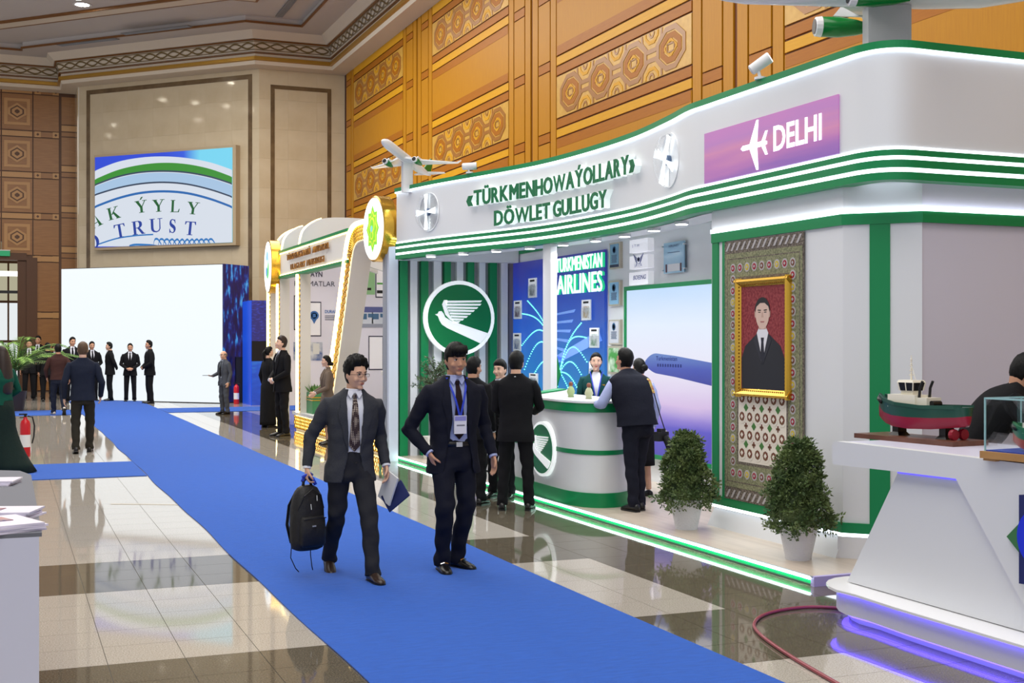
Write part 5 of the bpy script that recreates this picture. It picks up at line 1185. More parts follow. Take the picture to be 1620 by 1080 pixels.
for chs, cx, cy, rot in (('O', 398, 1032, .3), ('T', 515, 985, .17), ('R', 592, 972, .1), ('U', 668, 962, .04), ('S', 742, 965, -.03), ('T', 815, 975, -.10)): sletter(chs, cx, cy, 58, 54 if chs != 'S' else 40, rot, BL_)
mb = MB()
def wave(pts, w):
    P = sm(pts); poly = P+[(a, b+w) for a, b in P[::-1]]; mb.prism([uclamp(scr(*q)) for q in cw(poly)], OS, d2, (0, 0, 1), n2, .006, .009)
wave([(420, 1040), (500, 1015), (580, 1003), (655, 998)], 6); wave([(553, 1046), (580, 1040), (640, 1042), (670, 1046)], 9)
for k in range(12): wave([(655+k*21, 1044), (662+k*21, 1024-2*abs(k-6)+6), (676+k*21, 1018), (690+k*21, 1040)], 9)
mb.build('wave_drawing', em_mat('wave', (40, 130, 210), .75), ws, world=True)
# ================================================================ free-standing white screen and blue panels at the far end
LA, LB = Vector((1.53, 40.1, 0)), Vector((5.63, 35.94, 0)); ld = (LB-LA).normalized(); ln = Vector((ld.y, -ld.x, 0)); ln = ln if ln.y < 0 else -ln; LL = (LB-LA).length
fs_ = thing('floor_screen', 'huge glowing white floor-standing screen at the far end of the hall', 'screen', (LA+LB)/2)
MB().prism([(0, .02), (LL, .02), (LL, 3.9), (0, 3.9)], LA, ld, (0, 0, 1), ln, -.06, 0).build('display', mat('screen_lit_white', (60, 60, 60), .5, emit=.97, ecol=(242, 250, 255)), fs_, world=True)
MB().prism([(0, 0), (LL, 0), (LL, 3.92), (0, 3.92)], LA, ld, (0, 0, 1), ln, -1.21, -.06).build('cabinet', M_black, fs_, world=True)
M_gl = grad_mat('glitch_blue', [(0, (4, 8, 50)), (.45, (8, 20, 90)), (.58, (14, 44, 140)), (.70, (50, 150, 230)), (1, (150, 220, 250))], 'Z', -7, 14, .8, (3.5, 1.5, (2.0, 2.0, .8)))
MB().prism([(.0, 0.02), (1.21, .02), (1.21, 3.92), (.0, 3.92)], LB, -ln, (0, 0, 1), ld, .0, .03).build('side_display', M_gl, fs_, world=True)
pq = at_y(398, 640, 34.6)
bs = thing('blue_panel_stand', 'dark blue lit panel stand beside the white screen', 'exhibition stand', (pq.x+1, 34.9, 0))
zt5 = at_y(398, 475, 34.6).z
MB().box(pq.x, 8.6, 34.6, 35.9, 0, zt5).build('carcass', M_black, bs, world=True)
MB().box(pq.x-.02, pq.x, 34.6, 35.9, 0, zt5).build('side_panel', mat('bright_blue_panel', (20, 70, 190), .4, emit=.5), bs, world=True)
MB().box(pq.x, 8.6, 34.57, 34.6, 0, 1.2).build('lower_display', grad_mat('cyan_lines', [(0, (10, 60, 190)), (.5, (20, 90, 220)), (1, (60, 170, 240))], 'Z', -1, 3, .7, (4, .8, (1, 1, 3))), bs, world=True)
MB().box(pq.x, 8.6, 34.57, 34.6, 1.2, 1.75).build('dark_band', M_black, bs, world=True); MB().box(pq.x, 8.6, 34.57, 34.6, 1.75, zt5).build('upper_display', grad_mat('city_lights', [(0, (24, 20, 100)), (.55, (36, 34, 130)), (.75, (60, 80, 220)), (1, (150, 180, 255))], 'Z', -3, 7, .7, (9, .9, (1, 1, 3))), bs, world=True)
# fire extinguishers
def extinguisher(p, label, h=.55):
    t = thing('fire_extinguisher', label, 'fire extinguisher', p); r = .075; k = h/.55
    MB().lathe([(r*.9, 0), (r, .02), (r, h*.74), (r*.8, h*.81), (.03, h*.85), (.025, h*.9)], n=20).build('cylinder', mat('extinguisher_red', (190, 20, 34), .3), t, smooth='auto')
    MB().lathe([(r*1.01, h*.22), (r*1.01, h*.5)], n=20).build('label', M_white, t)
    MB().box(-.02, .02, -.02, .02, h*.9, h*.95).box(-.09, .03, -.012, .012, h*.95, h*.98).box(-.08, .02, -.012, .012, h*.88, h*.9).build('valve', M_black, t)
    MB().tube([(.03, 0, h*.92), (.1, 0, h*.9), (.13, .0, h*.7), (.12, 0, h*.45), (.095, 0, h*.3)], .011, 8).build('hose', M_black, t, smooth=True)
extinguisher(at_floor(40, 722), 'red fire extinguisher with white label beside the woman in the long skirt', .66)
extinguisher(at_floor(374, 639), 'red fire extinguisher at the foot of the glitch-blue screen side', .62)
cb_ = thing('black_cabinet_box', 'black low box behind the far fire extinguisher', 'box', at_floor(381, 637))
MB().box(-.15, .15, -.1, .1, 0, 1.3).build('body', M_black, cb_); MB().box(-.13, .13, -.11, -.1, .05, 1.25).build('door', M_dark, cb_)
# ================================================================ second stand: ministry stand with gold lattice
X2 = 5.25
s2 = thing('ministry_stand', 'white exhibition stand with gold lattice arches and warm edge light', 'exhibition stand', (6.2, 22.8, 0))
def s2p(name, mb, m, p=None, **k): return mb.build(name, m, p or s2, world=True, **k)
def py_(px, X=X2): return at_x(px, 500, X).y
Yl, Yr = py_(437), 18.35
M_lil = mat('poster_lilac', (214, 212, 226), .5, emit=.12)
s2p('base', MB().box(X2+.06, 7.6, Yr, py_(464), 0, .30), M_white); s2p('base_top', MB().box(X2, 7.6, Yr, py_(464)+.1, .30, .36), M_white)
s2p('base_glow', MB().box(X2+.04, X2+.06, Yr, py_(464), .04, .28), M_led_w)
def lattice(mb, ya, yb, za, zb, x, w=.013, step=.11):
    """crossing diagonal bars clipped to a rectangle in the plane X = x"""
    H_ = zb-za; L = yb-ya; n = int((L+H_)/step)+1
    for sg in (1, -1):
        for k in range(n+1):
            u0 = k*step-H_; pts = []
            for f in (0.0, 1.0):
                pts.append((u0+H_*f, f))
            (a, fa), (b, fb) = pts
            ta, tb = max(0, -a/(b-a)), min(1, (L-a)/(b-a))
            if tb <= ta: continue
            q = []
            for t_ in (ta, tb):
                y = a+(b-a)*t_; z = t_*H_
                q.append(Vector((x, (ya+y) if sg > 0 else (yb-y), za+z)))
            mb.tube(q, w, 4)
mb = MB(); lattice(mb, Yr, py_(464), .04, .28, X2+.02, .011, .13); s2p('base_lattice', mb, M_gold, kind='stuff')
# fascia with gold letters
za2, zb2_ = 3.03, 3.6; Yf = py_(552)
s2p('fascia', MB().box(X2, X2+.12, Yf, Yl, za2+.05, zb2_-.05), M_offw); s2p('fascia_trim', MB().box(X2-.03, X2+.14, Yf, Yl, zb2_-.05, zb2_), M_green); s2p('fascia_trim', MB().box(X2-.03, X2+.14, Yf, Yl, za2, za2+.05), M_green)
s2p('fascia_led', MB().box(X2-.012, X2, Yf, Yl, zb2_-.075, zb2_-.055), M_led_w); s2p('fascia_led', MB().box(X2-.012, X2, Yf, Yl, za2+.055, za2+.07), M_led_w)
gl = thing('gold_lettering', 'two lines of small raised gold letters on the ministry stand fascia', 'lettering', (X2, (Yf+Yl)/2, za2))
M_brz = mat('bronze_gold', (150, 104, 50), .35, metal=.6)
for w_, pa_, pb_, z_ in (('TÜRKMENISTANYŇ', 457, 494, 3.35), ('AWTOMOBIL', 498, 524, 3.35), ('ULAGLARY', 463, 486, 3.14), ('MINISTRLIGI', 489, 516, 3.14)):
    mb = MB(); text_mb(mb, w_, (X2-.03, py_(pa_), z_), (0, -1, 0), (0, 0, 1), width=py_(pa_)-py_(pb_), height=.12, ext=.02); mb.build('word', M_brz, gl, world=True)
# upright fins
for px, w in ((425, .10), (440, .12), (472, .14)):
    y = py_(px+2); 
    s2p('fin', MB().box(X2, X2+.20, y-w/2, y+w/2, .0 if px < 460 else .36, za2), M_offw)
    s2p('fin_led', MB().box(X2-.055, X2-.012, y+w/2-.04, y+w/2+.03, .0 if px < 460 else .36, za2), M_led_w)
    mb = MB(); lattice(mb, y-w/2, y+w/2-.03, .4, za2, X2-.008, .008, .10); s2p('fin_lattice', mb, M_gold, kind='stuff')
# slanted arch in the front plane
AR = [(-18.3, 3.60), (py_(592), 3.60), (py_(575), 3.62), (py_(562), 3.60), (py_(554), 3.46), (py_(549), 3.2), (py_(543), 2.72), (py_(536), 2.15), (py_(528), 1.52), (py_(519), .85), (py_(512), .36)]
AR[0] = (18.3, 3.60)
ac = catmull([(0, a, b) for a, b in AR], 5)
def arch(x0, x1, o0, o1):
    mb = MB(); rg = []
    for i, p in enumerate(ac):
        t_ = (ac[min(i+1, len(ac)-1)]-ac[max(i-1, 0)]).normalized(); n_ = Vector((0, -t_.z, t_.y)); n_ = n_ if n_.z+n_.y*-.0 < 0 or n_.y < 0 else -n_
        if n_.y > 0 and abs(n_.y) > .3: n_ = -n_
        if abs(n_.y) <= .3 and n_.z > 0: n_ = -n_
        a, b = p+n_*o0, p+n_*o1
        rg.append([Vector((x0, a.y, a.z)), Vector((x1, a.y, a.z)), Vector((x1, b.y, b.z)), Vector((x0, b.y, b.z))])
    return mb.loft(rg)
s2p('arch', arch(X2+.02, X2+.34, 0, .30), M_offw); s2p('arch_glow', arch(X2+.008, X2+.02, .03, .28), mat('warm_backlight', (255, 236, 190), .5, emit=.9)); s2p('arch_led', arch(X2-.055, X2+.02, -.03, .03), M_led_w)
mb = MB()
for i in range(0, len(ac)-1):
    t_ = (ac[min(i+1, len(ac)-1)]-ac[max(i-1, 0)]).normalized(); n_ = Vector((0, -t_.z, t_.y))
    if n_.y > 0 and abs(n_.y) > .3: n_ = -n_
    if abs(n_.y) <= .3 and n_.z > 0: n_ = -n_
    seg = ac[i+1]-ac[i]; m_ = max(1, int(seg.length/.11))
    for k in range(m_):
        a, b = ac[i]+seg*(k/m_), ac[i]+seg*((k+1)/m_)
        for (p, q) in ((a+n_*.03, b+n_*.15), (b+n_*.03, a+n_*.15), (a+n_*.15, b+n_*.27), (b+n_*.15, a+n_*.27)): mb.tube([Vector((X2, p.y, p.z)), Vector((X2, q.y, q.z))], .011, 4)
s2p('arch_lattice', mb, M_gold, kind='stuff')
s2p('right_led', MB().box(X2+.3, X2+.33, 18.35, 18.40, .36, 3.2), M_led_w); s2p('right_post', MB().box(X2+.33, X2+.5, 18.3, 18.42, .3, 3.55), M_offw)
# roof ribs
for k, y in enumerate((py_(474), py_(446), py_(436))):
    prof = [(X2, 3.6), (X2+.06, 3.85), (X2+.25, 4.03), (X2+.55, 4.13), (X2+1.2, 4.14), (X2+2.2, 4.08), (X2+2.2, 3.6)]
    prof = [(p.x, p.y) for p in catmull([(a, b, 0) for a, b in prof[:-1]], 4)]+[(X2+2.2, 3.2), (X2+1.0, 3.55), (X2+.7, 3.75), (X2+.4, 3.6)]
    s2p('roof_rib', MB().prism(prof, (0, y, 0), (1, 0, 0), (0, 0, 1), (0, 1, 0), -.07, .07), M_white)
    q = prof[:12]; s2p('rib_led', MB().loft([[Vector((a-.012, y+o, b+dz)) for o, dz in ((.02, 0), (.07, 0), (.07, .02), (.02, .02))] for a, b in q]), M_led_w)
# poster wall
PY = 27.0
s2p('poster_wall', MB().box(5.5, 8.1, PY, PY+.15, .36, 3.5), M_lil); s2p('rear_wall', MB().box(7.95, 8.1, 18.35, PY, .36, 3.5), M_offw)
def post(name, a, b, c, d, m, dep=.012): 
    p, q = at_y(a, b, PY), at_y(c, d, PY); x0, x1 = sorted((p.x, q.x)); z0, z1 = sorted((p.z, q.z)); return s2p(name, MB().box(x0, x1, PY-dep, PY, z0, z1), m)
def ptext(body, a, b, wpx, hpx, m, off=.01):
    p, q = at_y(a, b, PY-.015), at_y(a+wpx, b, PY-.015); h = at_y(a, b-hpx, PY-.015).z-p.z; mb = MB(); text_mb(mb, body, p, (1, 0, 0), (0, 0, 1), width=q.x-p.x, height=h, off=off); s2p('poster_text', mb, m)
M_ink = mat('poster_ink', (50, 48, 74), .5); M_pho = mat('photo_blue', (70, 96, 160), .4, rgb2=(220, 224, 232), nscale=3.5, noise_amt=.5); M_inkb = mat('poster_blue_ink', (60, 110, 180), .5)
ptext('ONLAÝN', 472, 437, 38, 8.5, M_ink, .02); ptext('HYZMATLAR', 466, 452, 64, 8.5, M_ink, .0); ptext('DURALGA', 514, 495, 26, 5, M_inkb, .02)
for k in range(3): post('text_line', 514, 499+k*3, 533-k*2, 500+k*3, M_ink)
def phone(a, b, c, d, extra=True):
    post('phone_outline', a, b, c, d, M_ink, .010); post('phone_screen', a+1.3, b+1.8, c-1.3, d-1.8, mat('poster_white', (232, 232, 240), .5, emit=.12), .014)
phone(465, 467, 474, 522); phone(485, 477, 508, 532); phone(594, 412, 614, 471); phone(583, 531, 606, 585)
post('green_card', 574, 418, 593, 466, mat('poster_green', (150, 200, 150), .5)); post('dark_tag', 576, 455, 587, 459, M_black, .016); post('phone_photo', 596, 414, 613, 424, mat('photo_grey', (120, 118, 112), .5, rgb2=(210, 208, 200), nscale=6, noise_amt=.5), .018); post('phone_bar', 596, 447, 613, 450, mat('bar_green', (80, 160, 70), .5), .018); post('phone_photo', 596, 459, 605, 464, M_black, .018)
post('building_photo', 491, 541, 510, 570, M_pho); post('building_white', 495, 543, 505, 560, M_white, .016); post('building_photo', 464, 541, 470, 570, M_pho)
# bus photo with two buses
post('bus_photo', 567, 485, 614, 518, mat('photo_sky', (92, 100, 160), .5))
for (a, b) in ((572, 590), (588, 612)):
    post('bus_body', a, 494, b, 513, mat('photo_bus', (206, 214, 230), .5), .016); post('bus_window', a+1, 496, a+(b-a)*.45, 505, mat('photo_glass', (70, 110, 150), .5), .019); post('bus_window', a+(b-a)*.55, 496, b-1, 502, MATS['photo_glass'], .019)
post('bus_ground', 567, 512, 614, 518, mat('photo_road', (150, 156, 176), .5), .017)
R_ = Matrix((Vector((1, 0, 0)), Vector((0, 0, 1)), Vector((0, -1, 0)))).transposed()
c_ = at_y(497, 499, PY-.02); s2p('pin_icon', MB().lathe([(.1, 0), (.1, .006), (.065, .006), (.065, 0)], c_, 18, R_).prism([(-.06, -.07), (.06, -.07), (0, -.18)], c_, (1, 0, 0), (0, 0, 1), (0, -1, 0), 0, .005).box(c_.x-.035, c_.x+.035, c_.y-.006, c_.y, c_.z-.04, c_.z+.04), M_inkb)
# emblem discs
def emblem(label, c, r, N, star):
    U = Vector((-N.y, N.x, 0)); U = U if U.y < 0 else -U; V = Vector((0, 0, 1)); R = Matrix((U, V, N)).transposed(); t = thing('emblem_disc', label, 'sign', c)
    MB().lathe([(.001, -.22), (r*.97, -.22), (r*1.02, -.2), (r*1.02, -.01), (r*.97, 0), (r*.97, -.02), (.001, -.02)], c, 48, R).build('gold_rim', M_gold, t, world=True, smooth='auto')
    MB().lathe([(.001, -.02), (r*.95, -.02), (r*.95, .012), (.001, .012)], c, 48, R).build('white_face', mat('disc_lit', (246, 250, 248), .4, emit=.9), t, world=True)
    if star:
        M1, M2 = mat('emblem_lime', (130, 210, 50), .4, emit=.55), mat('emblem_yellow', (215, 225, 70), .4, emit=.5)
        def poly(k, r0, r1, a0): return [((r0 if i % 2 == 0 else r1)*math.cos(a0+i*PI/k), (r0 if i % 2 == 0 else r1)*math.sin(a0+i*PI/k)) for i in range(2*k)]
        MB().prism([(x*.82, y) for x, y in poly(8, r*.72, r*.54, PI/2)], c, U, V, N, .013, .017).build('star', M1, t, world=True); MB().prism([(x*.82, y) for x, y in poly(8, r*.58, r*.44, PI/2)], c, U, V, N, .017, .020).build('star_inner', M2, t, world=True)
        MB().prism([(x*.8, y) for x, y in poly(8, r*.50, r*.38, PI/2)], c, U, V, N, .020, .023).build('star_core', M1, t, world=True)
        for k, (dy, rr, m) in enumerate(((.12, .24, M2), (.12, .17, M1), (-.2, .14, M2), (-.2, .09, M1), (.0, .10, mat('emblem_cyan', (130, 210, 200), .4, emit=.5)))):
            MB().prism([(rr*r*math.cos(q*PI/9), dy*r+rr*r*math.sin(q*PI/9)) for q in range(18)], c, U, V, N, .023+k*.002, .026+k*.002).build('ring', m, t, world=True)
    else:
        for k, (dx, dy, rr, m) in enumerate(((-.05, .25, .36, mat('emblem_sky', (140, 190, 240), .4, emit=.6)), (.1, -.12, .34, mat('emblem_leaf', (80, 190, 100), .4, emit=.5)), (-.2, -.15, .2, mat('emblem_mid', (90, 150, 220), .4, emit=.5)), (0, .1, .16, MATS['disc_lit']))):
            MB().prism([(dx*r+rr*r*math.cos(q*PI/9), dy*r+rr*r*math.sin(q*PI/9)) for q in range(18)], c, U, V, N, .013+k*.002, .016+k*.002).build('swirl', m, t, world=True)
emblem('round emblem disc with green star and gold rim right of the ministry fascia', at_x(591, 362, 5.0), .475, Vector((-1, -.05, 0)).normalized(), True)
emblem('round emblem disc with blue and green swirls left of the ministry fascia', at_x(424, 422, 5.1), .55, Vector((-1, .06, 0)).normalized(), False)
# reception desk, chair, planter box of the second stand
p = at_x(610, 700, 6.1)
rd = thing('reception_desk', 'white rounded reception desk inside the ministry stand', 'desk', (6.35, 19.9, .36))
MB().lathe([(.62, 0), (.62, .03), (.6, .05), (.6, .8), (.66, .83), (.66, .88), (.02, .88)], n=36).build('body', M_offw, rd, smooth='auto'); MB().lathe([(.625, .06), (.625, .1)], n=36).build('gold_line', M_gold, rd)
chx = thing('armchair', 'beige upholstered chair back behind the white reception desk', 'chair', (6.75, 20.9, .36), .6)
M_be = mat('beige_fabric', (190, 176, 156), .85)
MB().box(-.3, .3, -.3, .3, .38, .5).build('seat', M_be, chx); 
MB().loft([[(x, .3+y, z) for x, y in ((-.3*k, -.05), (.3*k, -.05), (.3*k, .06), (-.3*k, .06))] for z, k in ((.4, 1), (.9, 1.0), (1.05, .9), (1.1, .7))]).build('backrest', M_be, chx)
for sx in (-.26, .26):
    for sy in (-.26, .26): MB().tube([(sx, sy, 0), (sx, sy, .4)], .02, 6).build('leg', M_dark, chx)
pb_ = at_x(497, 652, X2+.25)
pl_ = thing('planter_box', 'green planter box with low leaves on the ministry stand base', 'planter', (X2+.3, pb_.y, .36))
MB().box(-.18, .3, -.42, .42, 0, .40).build('box', mat('planter_green', (60, 128, 84), .5), pl_); MB().box(-.19, .31, -.43, .43, .3, .32).box(-.19, .31, -.43, .43, .25, .265).build('gold_line', M_gold, pl_)
mb = MB()
for k in range(160): leaf(mb, Vector((random.uniform(-.15, .27), random.uniform(-.38, .38), .38)), rv()*.7+Vector((0, 0, 1)), rv(), random.uniform(.1, .22), .02)
mb.build('foliage', leaf_mat('planter_leaf', (74, 120, 54), (120, 160, 84)), pl_, kind='stuff', fix=False)
# ================================================================ people
def cloth(n, a, b=None, bump=.25): return mat('cloth_'+n, a, .85, rgb2=b, nscale=220 if b else 20, noise_amt=.3, bump=bump, bscale=14, spec=.2)
SKIN = {'light': mat('skin_light', (212, 168, 142), .5, spec=.3), 'tan': mat('skin_tan', (192, 144, 116), .5, spec=.3), 'fair': mat('skin_fair', (216, 176, 154), .5, spec=.3)}
M_hair = mat('hair_black', (10, 9, 9), .55, bump=.25, bscale=90, stretch=(1, 1, .3), spec=.25); M_hairb = mat('hair_brown', (40, 26, 20), .55, bump=.2, bscale=90, stretch=(1, 1, .3)); M_hairg = mat('hair_grey', (120, 110, 100), .6); M_hairl = mat('hair_lightbrown', (84, 62, 42), .5, bump=.6, bscale=90)
M_eyew = mat('eye_white', (225, 220, 215), .3); M_iris = mat('eye_iris', (30, 20, 16), .2); M_lip = mat('lips', (168, 100, 88), .5); M_lipr = mat('lips_red', (178, 70, 74), .4)
M_shoe = mat('shoe_black', (18, 17, 17), .28); M_shoeb = mat('shoe_brown', (52, 38, 32), .3)
CL = dict(black=cloth('black', (20, 20, 23)), navy=cloth('navy', (24, 26, 38)), char=cloth('charcoal', (50, 52, 58), (60, 62, 68)), charp=cloth('charcoal_trousers', (40, 41, 46)), brown=cloth('brown', (62, 40, 38)), dnavy=cloth('dark_navy', (30, 36, 52)), teal=cloth('teal', (18, 62, 62)), green=cloth('green_satin', (16, 74, 58), bump=.4), velvet=cloth('velvet', (14, 26, 24), (30, 48, 42)), taupe=cloth('taupe', (112, 98, 86)), white=cloth('white_shirt', (222, 224, 232), bump=.15), blue=cloth('pale_blue_shirt', (164, 174, 214), bump=.15), grey=cloth('grey_suit', (72, 76, 84)), greys=cloth('grey_shirt', (150, 156, 166)), jeans=cloth('dark_jeans', (30, 36, 52)), tiek=cloth('dark_tie', (40, 26, 28)), tieb=cloth('black_tie', (16, 16, 20)), lany=mat('lanyard_blue', (36, 62, 190), .5), olive=cloth('dark_olive', (44, 42, 36)))
def dotted(name, a, b):
    m = mat(name, a, .7); nt = m.node_tree; bs = nt.nodes['Principled BSDF']; tc = nt.nodes.new('ShaderNodeTexCoord'); v = nt.nodes.new('ShaderNodeTexVoronoi'); v.inputs['Scale'].default_value = 75; v.inputs['Randomness'].default_value = 0
    r = nt.nodes.new('ShaderNodeValToRGB'); r.color_ramp.interpolation = 'CONSTANT'; r.color_ramp.elements[0].color = (*lin(b), 1); r.color_ramp.elements[1].position = .36; r.color_ramp.elements[1].color = (*lin(a), 1)
    nt.links.new(tc.outputs['Object'], v.inputs['Vector']); nt.links.new(v.outputs['Distance'], r.inputs['Fac']); nt.links.new(r.outputs[0], bs.inputs['Base Color']); return m
CL['tied'] = dotted('dotted_tie', (52, 36, 38), (190, 176, 160))
TMP = bpy.data.scenes.new('remesh_bench')
def finish(mb, voxel, smooth_it, name):
    """fuse overlapping volumes into one continuous skin (evaluated in a scratch scene, so that it stays quick)"""
    me = mb.mesh(name); o = bpy.data.objects.new(name, me); TMP.collection.objects.link(o)
    r = o.modifiers.new('r', 'REMESH'); r.mode = 'VOXEL'; r.voxel_size = voxel; r.use_smooth_shade = True
    if smooth_it: s = o.modifiers.new('s', 'SMOOTH'); s.iterations = smooth_it; s.factor = .5
    vl = TMP.view_layers[0]; vl.update(); out = bpy.data.meshes.new_from_object(o.evaluated_get(vl.depsgraph)); bpy.data.objects.remove(o); bpy.data.meshes.remove(me)
    out.polygons.foreach_set('use_smooth', [True]*len(out.polygons)); return out
def displace(me, fn):
    n = len(me.vertices); co = [0.0]*(3*n); no = [0.0]*(3*n); me.vertices.foreach_get('co', co); me.vertices.foreach_get('normal', no)
    for i in range(n):
        k = 3*i; d = fn(co[k], co[k+1], co[k+2]); co[k] += no[k]*d; co[k+1] += no[k+1]*d; co[k+2] += no[k+2]*d
    me.vertices.foreach_set('co', co); me.update()
def sell(rx, ry, n, e=2.4):
    out = []
    for q in range(n):
        a = 2*PI*q/n; s, c = math.sin(a), math.cos(a)
        out.append((rx*math.copysign(abs(s)**(2/e), s), ry*math.copysign(abs(c)**(2/e), c)))
    return out
def interp(tab, h):
    if h <= tab[0][0]: return tab[0][1:]
    for a, b in zip(tab, tab[1:]):
        if h <= b[0]:
            t = (h-a[0])/(b[0]-a[0]); t = t*t*(3-2*t); return tuple(x+(y-x)*t for x, y in zip(a[1:], b[1:]))
    return tab[-1][1:]
JKT = [(.74, .205, .142), (.86, .202, .146), (.98, .186, .134), (1.08, .182, .128), (1.2, .198, .134), (1.31, .212, .134), (1.385, .216, .122), (1.425, .206, .102), (1.46, .165, .086), (1.49, .112, .076), (1.52, .078, .072)]
WJK = [(.74, .185, .130), (.86, .185, .130), (.98, .160, .112), (1.08, .148, .106), (1.2, .165, .122), (1.28, .178, .132), (1.37, .178, .112), (1.415, .168, .092), (1.45, .13, .076), (1.48, .085, .066), (1.50, .062, .06)]
SHO_F = {}
def person(label, loc, heading, height=1.74, pose=None, top='black', bottom=None, shirt='white', tie='tieb', hair=None, hairstyle='short', skin='light', lod=1,
           open_w=None, female=False, glasses=False, shoe=None, look=(0, 0, 0), skirt=None, jacket_len=.79, sleeve=True, vest=False, dress=None, z=0.0, group=None, tuck=False, lips=None, fat=1.0):
    pose = dict(pose or {}); sc_ = height/1.75
    root = thing('person', label, 'person', (loc[0], loc[1], z), -math.radians(heading), group, sc_)
    hair = hair or M_hair; shoe = shoe or M_shoe; bottom = bottom or top; sk = SKIN[skin]
    n = {0: 28, 1: 20, 2: 14}[lod]
    g = lambda k, d: Vector(pose.get(k, d))
    pel = g('pel', (0, 0, .94)); nk = g('neck', (0, .0, 1.49)); mid = g('mid', ((pel.x+nk.x)/2, (pel.y+nk.y)/2+.01, (pel.z+nk.z)/2)); tw = math.radians(pose.get('twist', 0))
    T = WJK if female else JKT; shw = .165 if female else .19
    def frame(h):
        t = (h-.94)/(1.49-.94)
        if t <= 0: c = pel+(mid-pel).normalized()*0+Vector((0, 0, 1))*0; up = Vector((0, 0, 1)) if pel.z > .85 else (mid-pel).normalized(); up = (up*1.0+(mid-pel).normalized()*max(0, 1+t*4)).normalized() if t > -.25 else up; c = pel+up*(h-.94)
        elif t >= 1: up = (nk-mid).normalized(); c = nk+up*(h-1.49)
        else: c = pel*(1-t)**2+(2*mid-(pel+nk)/2)*2*t*(1-t)+nk*t*t; up = ((2*mid-(pel+nk)/2-pel)*2*(1-t)+(nk-(2*mid-(pel+nk)/2))*2*t).normalized()
        k = tw*max(0, min(1, t)); r = Vector((math.cos(k), math.sin(k), 0)); r = (r-up*r.dot(up)).normalized(); return c, r, up.cross(r), up
    def TP(h, x, y): c, r, f, u = frame(h); return c+r*x+f*y
    # ---- joints
    J = {}
    for s, S_ in ((1, 'R'), (-1, 'L')):
        J['sh'+S_] = TP(1.388, s*shw, -.005)
        J['el'+S_] = g('el'+S_, (s*.245, -.04, 1.13)); J['wr'+S_] = g('wr'+S_, (s*.25, .04, .885))
        J['hd'+S_] = g('hd'+S_, tuple((J['wr'+S_]-J['el'+S_]).normalized()*.7+Vector((0, .1, -.3)))).normalized(); J['pn'+S_] = g('pn'+S_, (-s, .25, 0)).normalized()
        J['hip'+S_] = pel+Vector((s*.09, 0, -.04)); J['kn'+S_] = g('kn'+S_, (s*.1, .02, .50)); J['an'+S_] = g('an'+S_, (s*.105, -.03, .085)); J['ft'+S_] = g('ft'+S_, (s*.12, 1, 0)).normalized()
    # ---- head frame
    hy, hp_, hr = [math.radians(v) for v in look]
    nkup = (nk-mid).normalized(); hup = (nkup*.35+Vector((0, 0, 1))).normalized()
    HR = (RZ(tw) @ RZ(-hy) @ RX(hp_) @ RY(hr)); HC = TP(1.49, 0, 0)+hup*.145+HR@Vector((0, .028, 0))*1.0
    if 'head' in pose: HC = Vector(pose['head'])
    fs = .93 if female else 1.0
    def HP(x, y, z): return HC+HR@Vector((x*fs, y*fs, z*fs))
    def head_pt(d):
        x, y, zz = d; rx, ry, rz = (.079 if glasses else .076), .097, .120
        X, Y, Z = x*rx, y*ry, zz*rz
        if zz < 0: k = (-zz)**1.4; X *= 1-(.40 if female else .22 if glasses else .30)*k; Y = Y*(1-.30*k) if y < 0 else Y*(1-.10*k)
        if y > 0: Y *= .96
        for sx in (-1, 1):
            q = ((X-sx*.031)/.017)**2+((Z-.012)/.013)**2
            if y > 0: Y -= .009*math.exp(-q)
        if zz > .3 and y < 0: Y *= 1.03
        return X, Y, Z
    nh, mh = (40, 28) if lod == 0 else (28, 20) if lod == 1 else (18, 12)
    body = MB(); rings = []
    for i in range(1, mh):
        a = PI*i/mh-PI/2; rings.append([HP(*head_pt((math.cos(a)*math.sin(2*PI*q/nh), math.cos(a)*math.cos(2*PI*q/nh), math.sin(a)))) for q in range(nh)])
    body.loft(rings)
    body.tube([HP(0, .084, .018), HP(0, .092, -.008), HP(0, .1015, -.030), HP(0, .090, -.040)], [.007, .0085, .0125 if not female else .0105, .009], 8)
    body.ell(HP(.012, .092, -.036), (.008, .009, .007), 8, 6, HR); body.ell(HP(-.012, .092, -.036), (.008, .009, .007), 8, 6, HR)
    body.ell(HP(0, .074, -.062), (.026, .016, .014), 10, 6, HR); body.ell(HP(0, .066, -.097), (.026, .022, .018), 10, 6, HR)
    for s in (-1, 1):
        body.ell(HP(s*.077, -.008, -.004), (.010, .019, .031), 8, 8, HR); body.ell(HP(s*.028, .080, .030), (.024, .011, .007), 8, 6, HR); body.ell(HP(s*.045, .062, -.030), (.022, .020, .022), 8, 6, HR)
    nb0 = TP(1.42, 0, -.012); body.tube([nb0, TP(1.49, 0, -.008), HP(0, -.02, -.06), HP(0, -.01, -.02)], [.058*fs, .057*fs, .057*fs, .05] if not female else [.05, .045, .045, .04], 14)
    # torso core, arms and legs inside the clothes
    body.loft([[TP(h, x*.70, y*.70) for x, y in sell(*interp(T, h), 16)] for h in (.88, .96, 1.04, 1.16, 1.28, 1.36, 1.42)])
    hs = .9 if female else 1.0
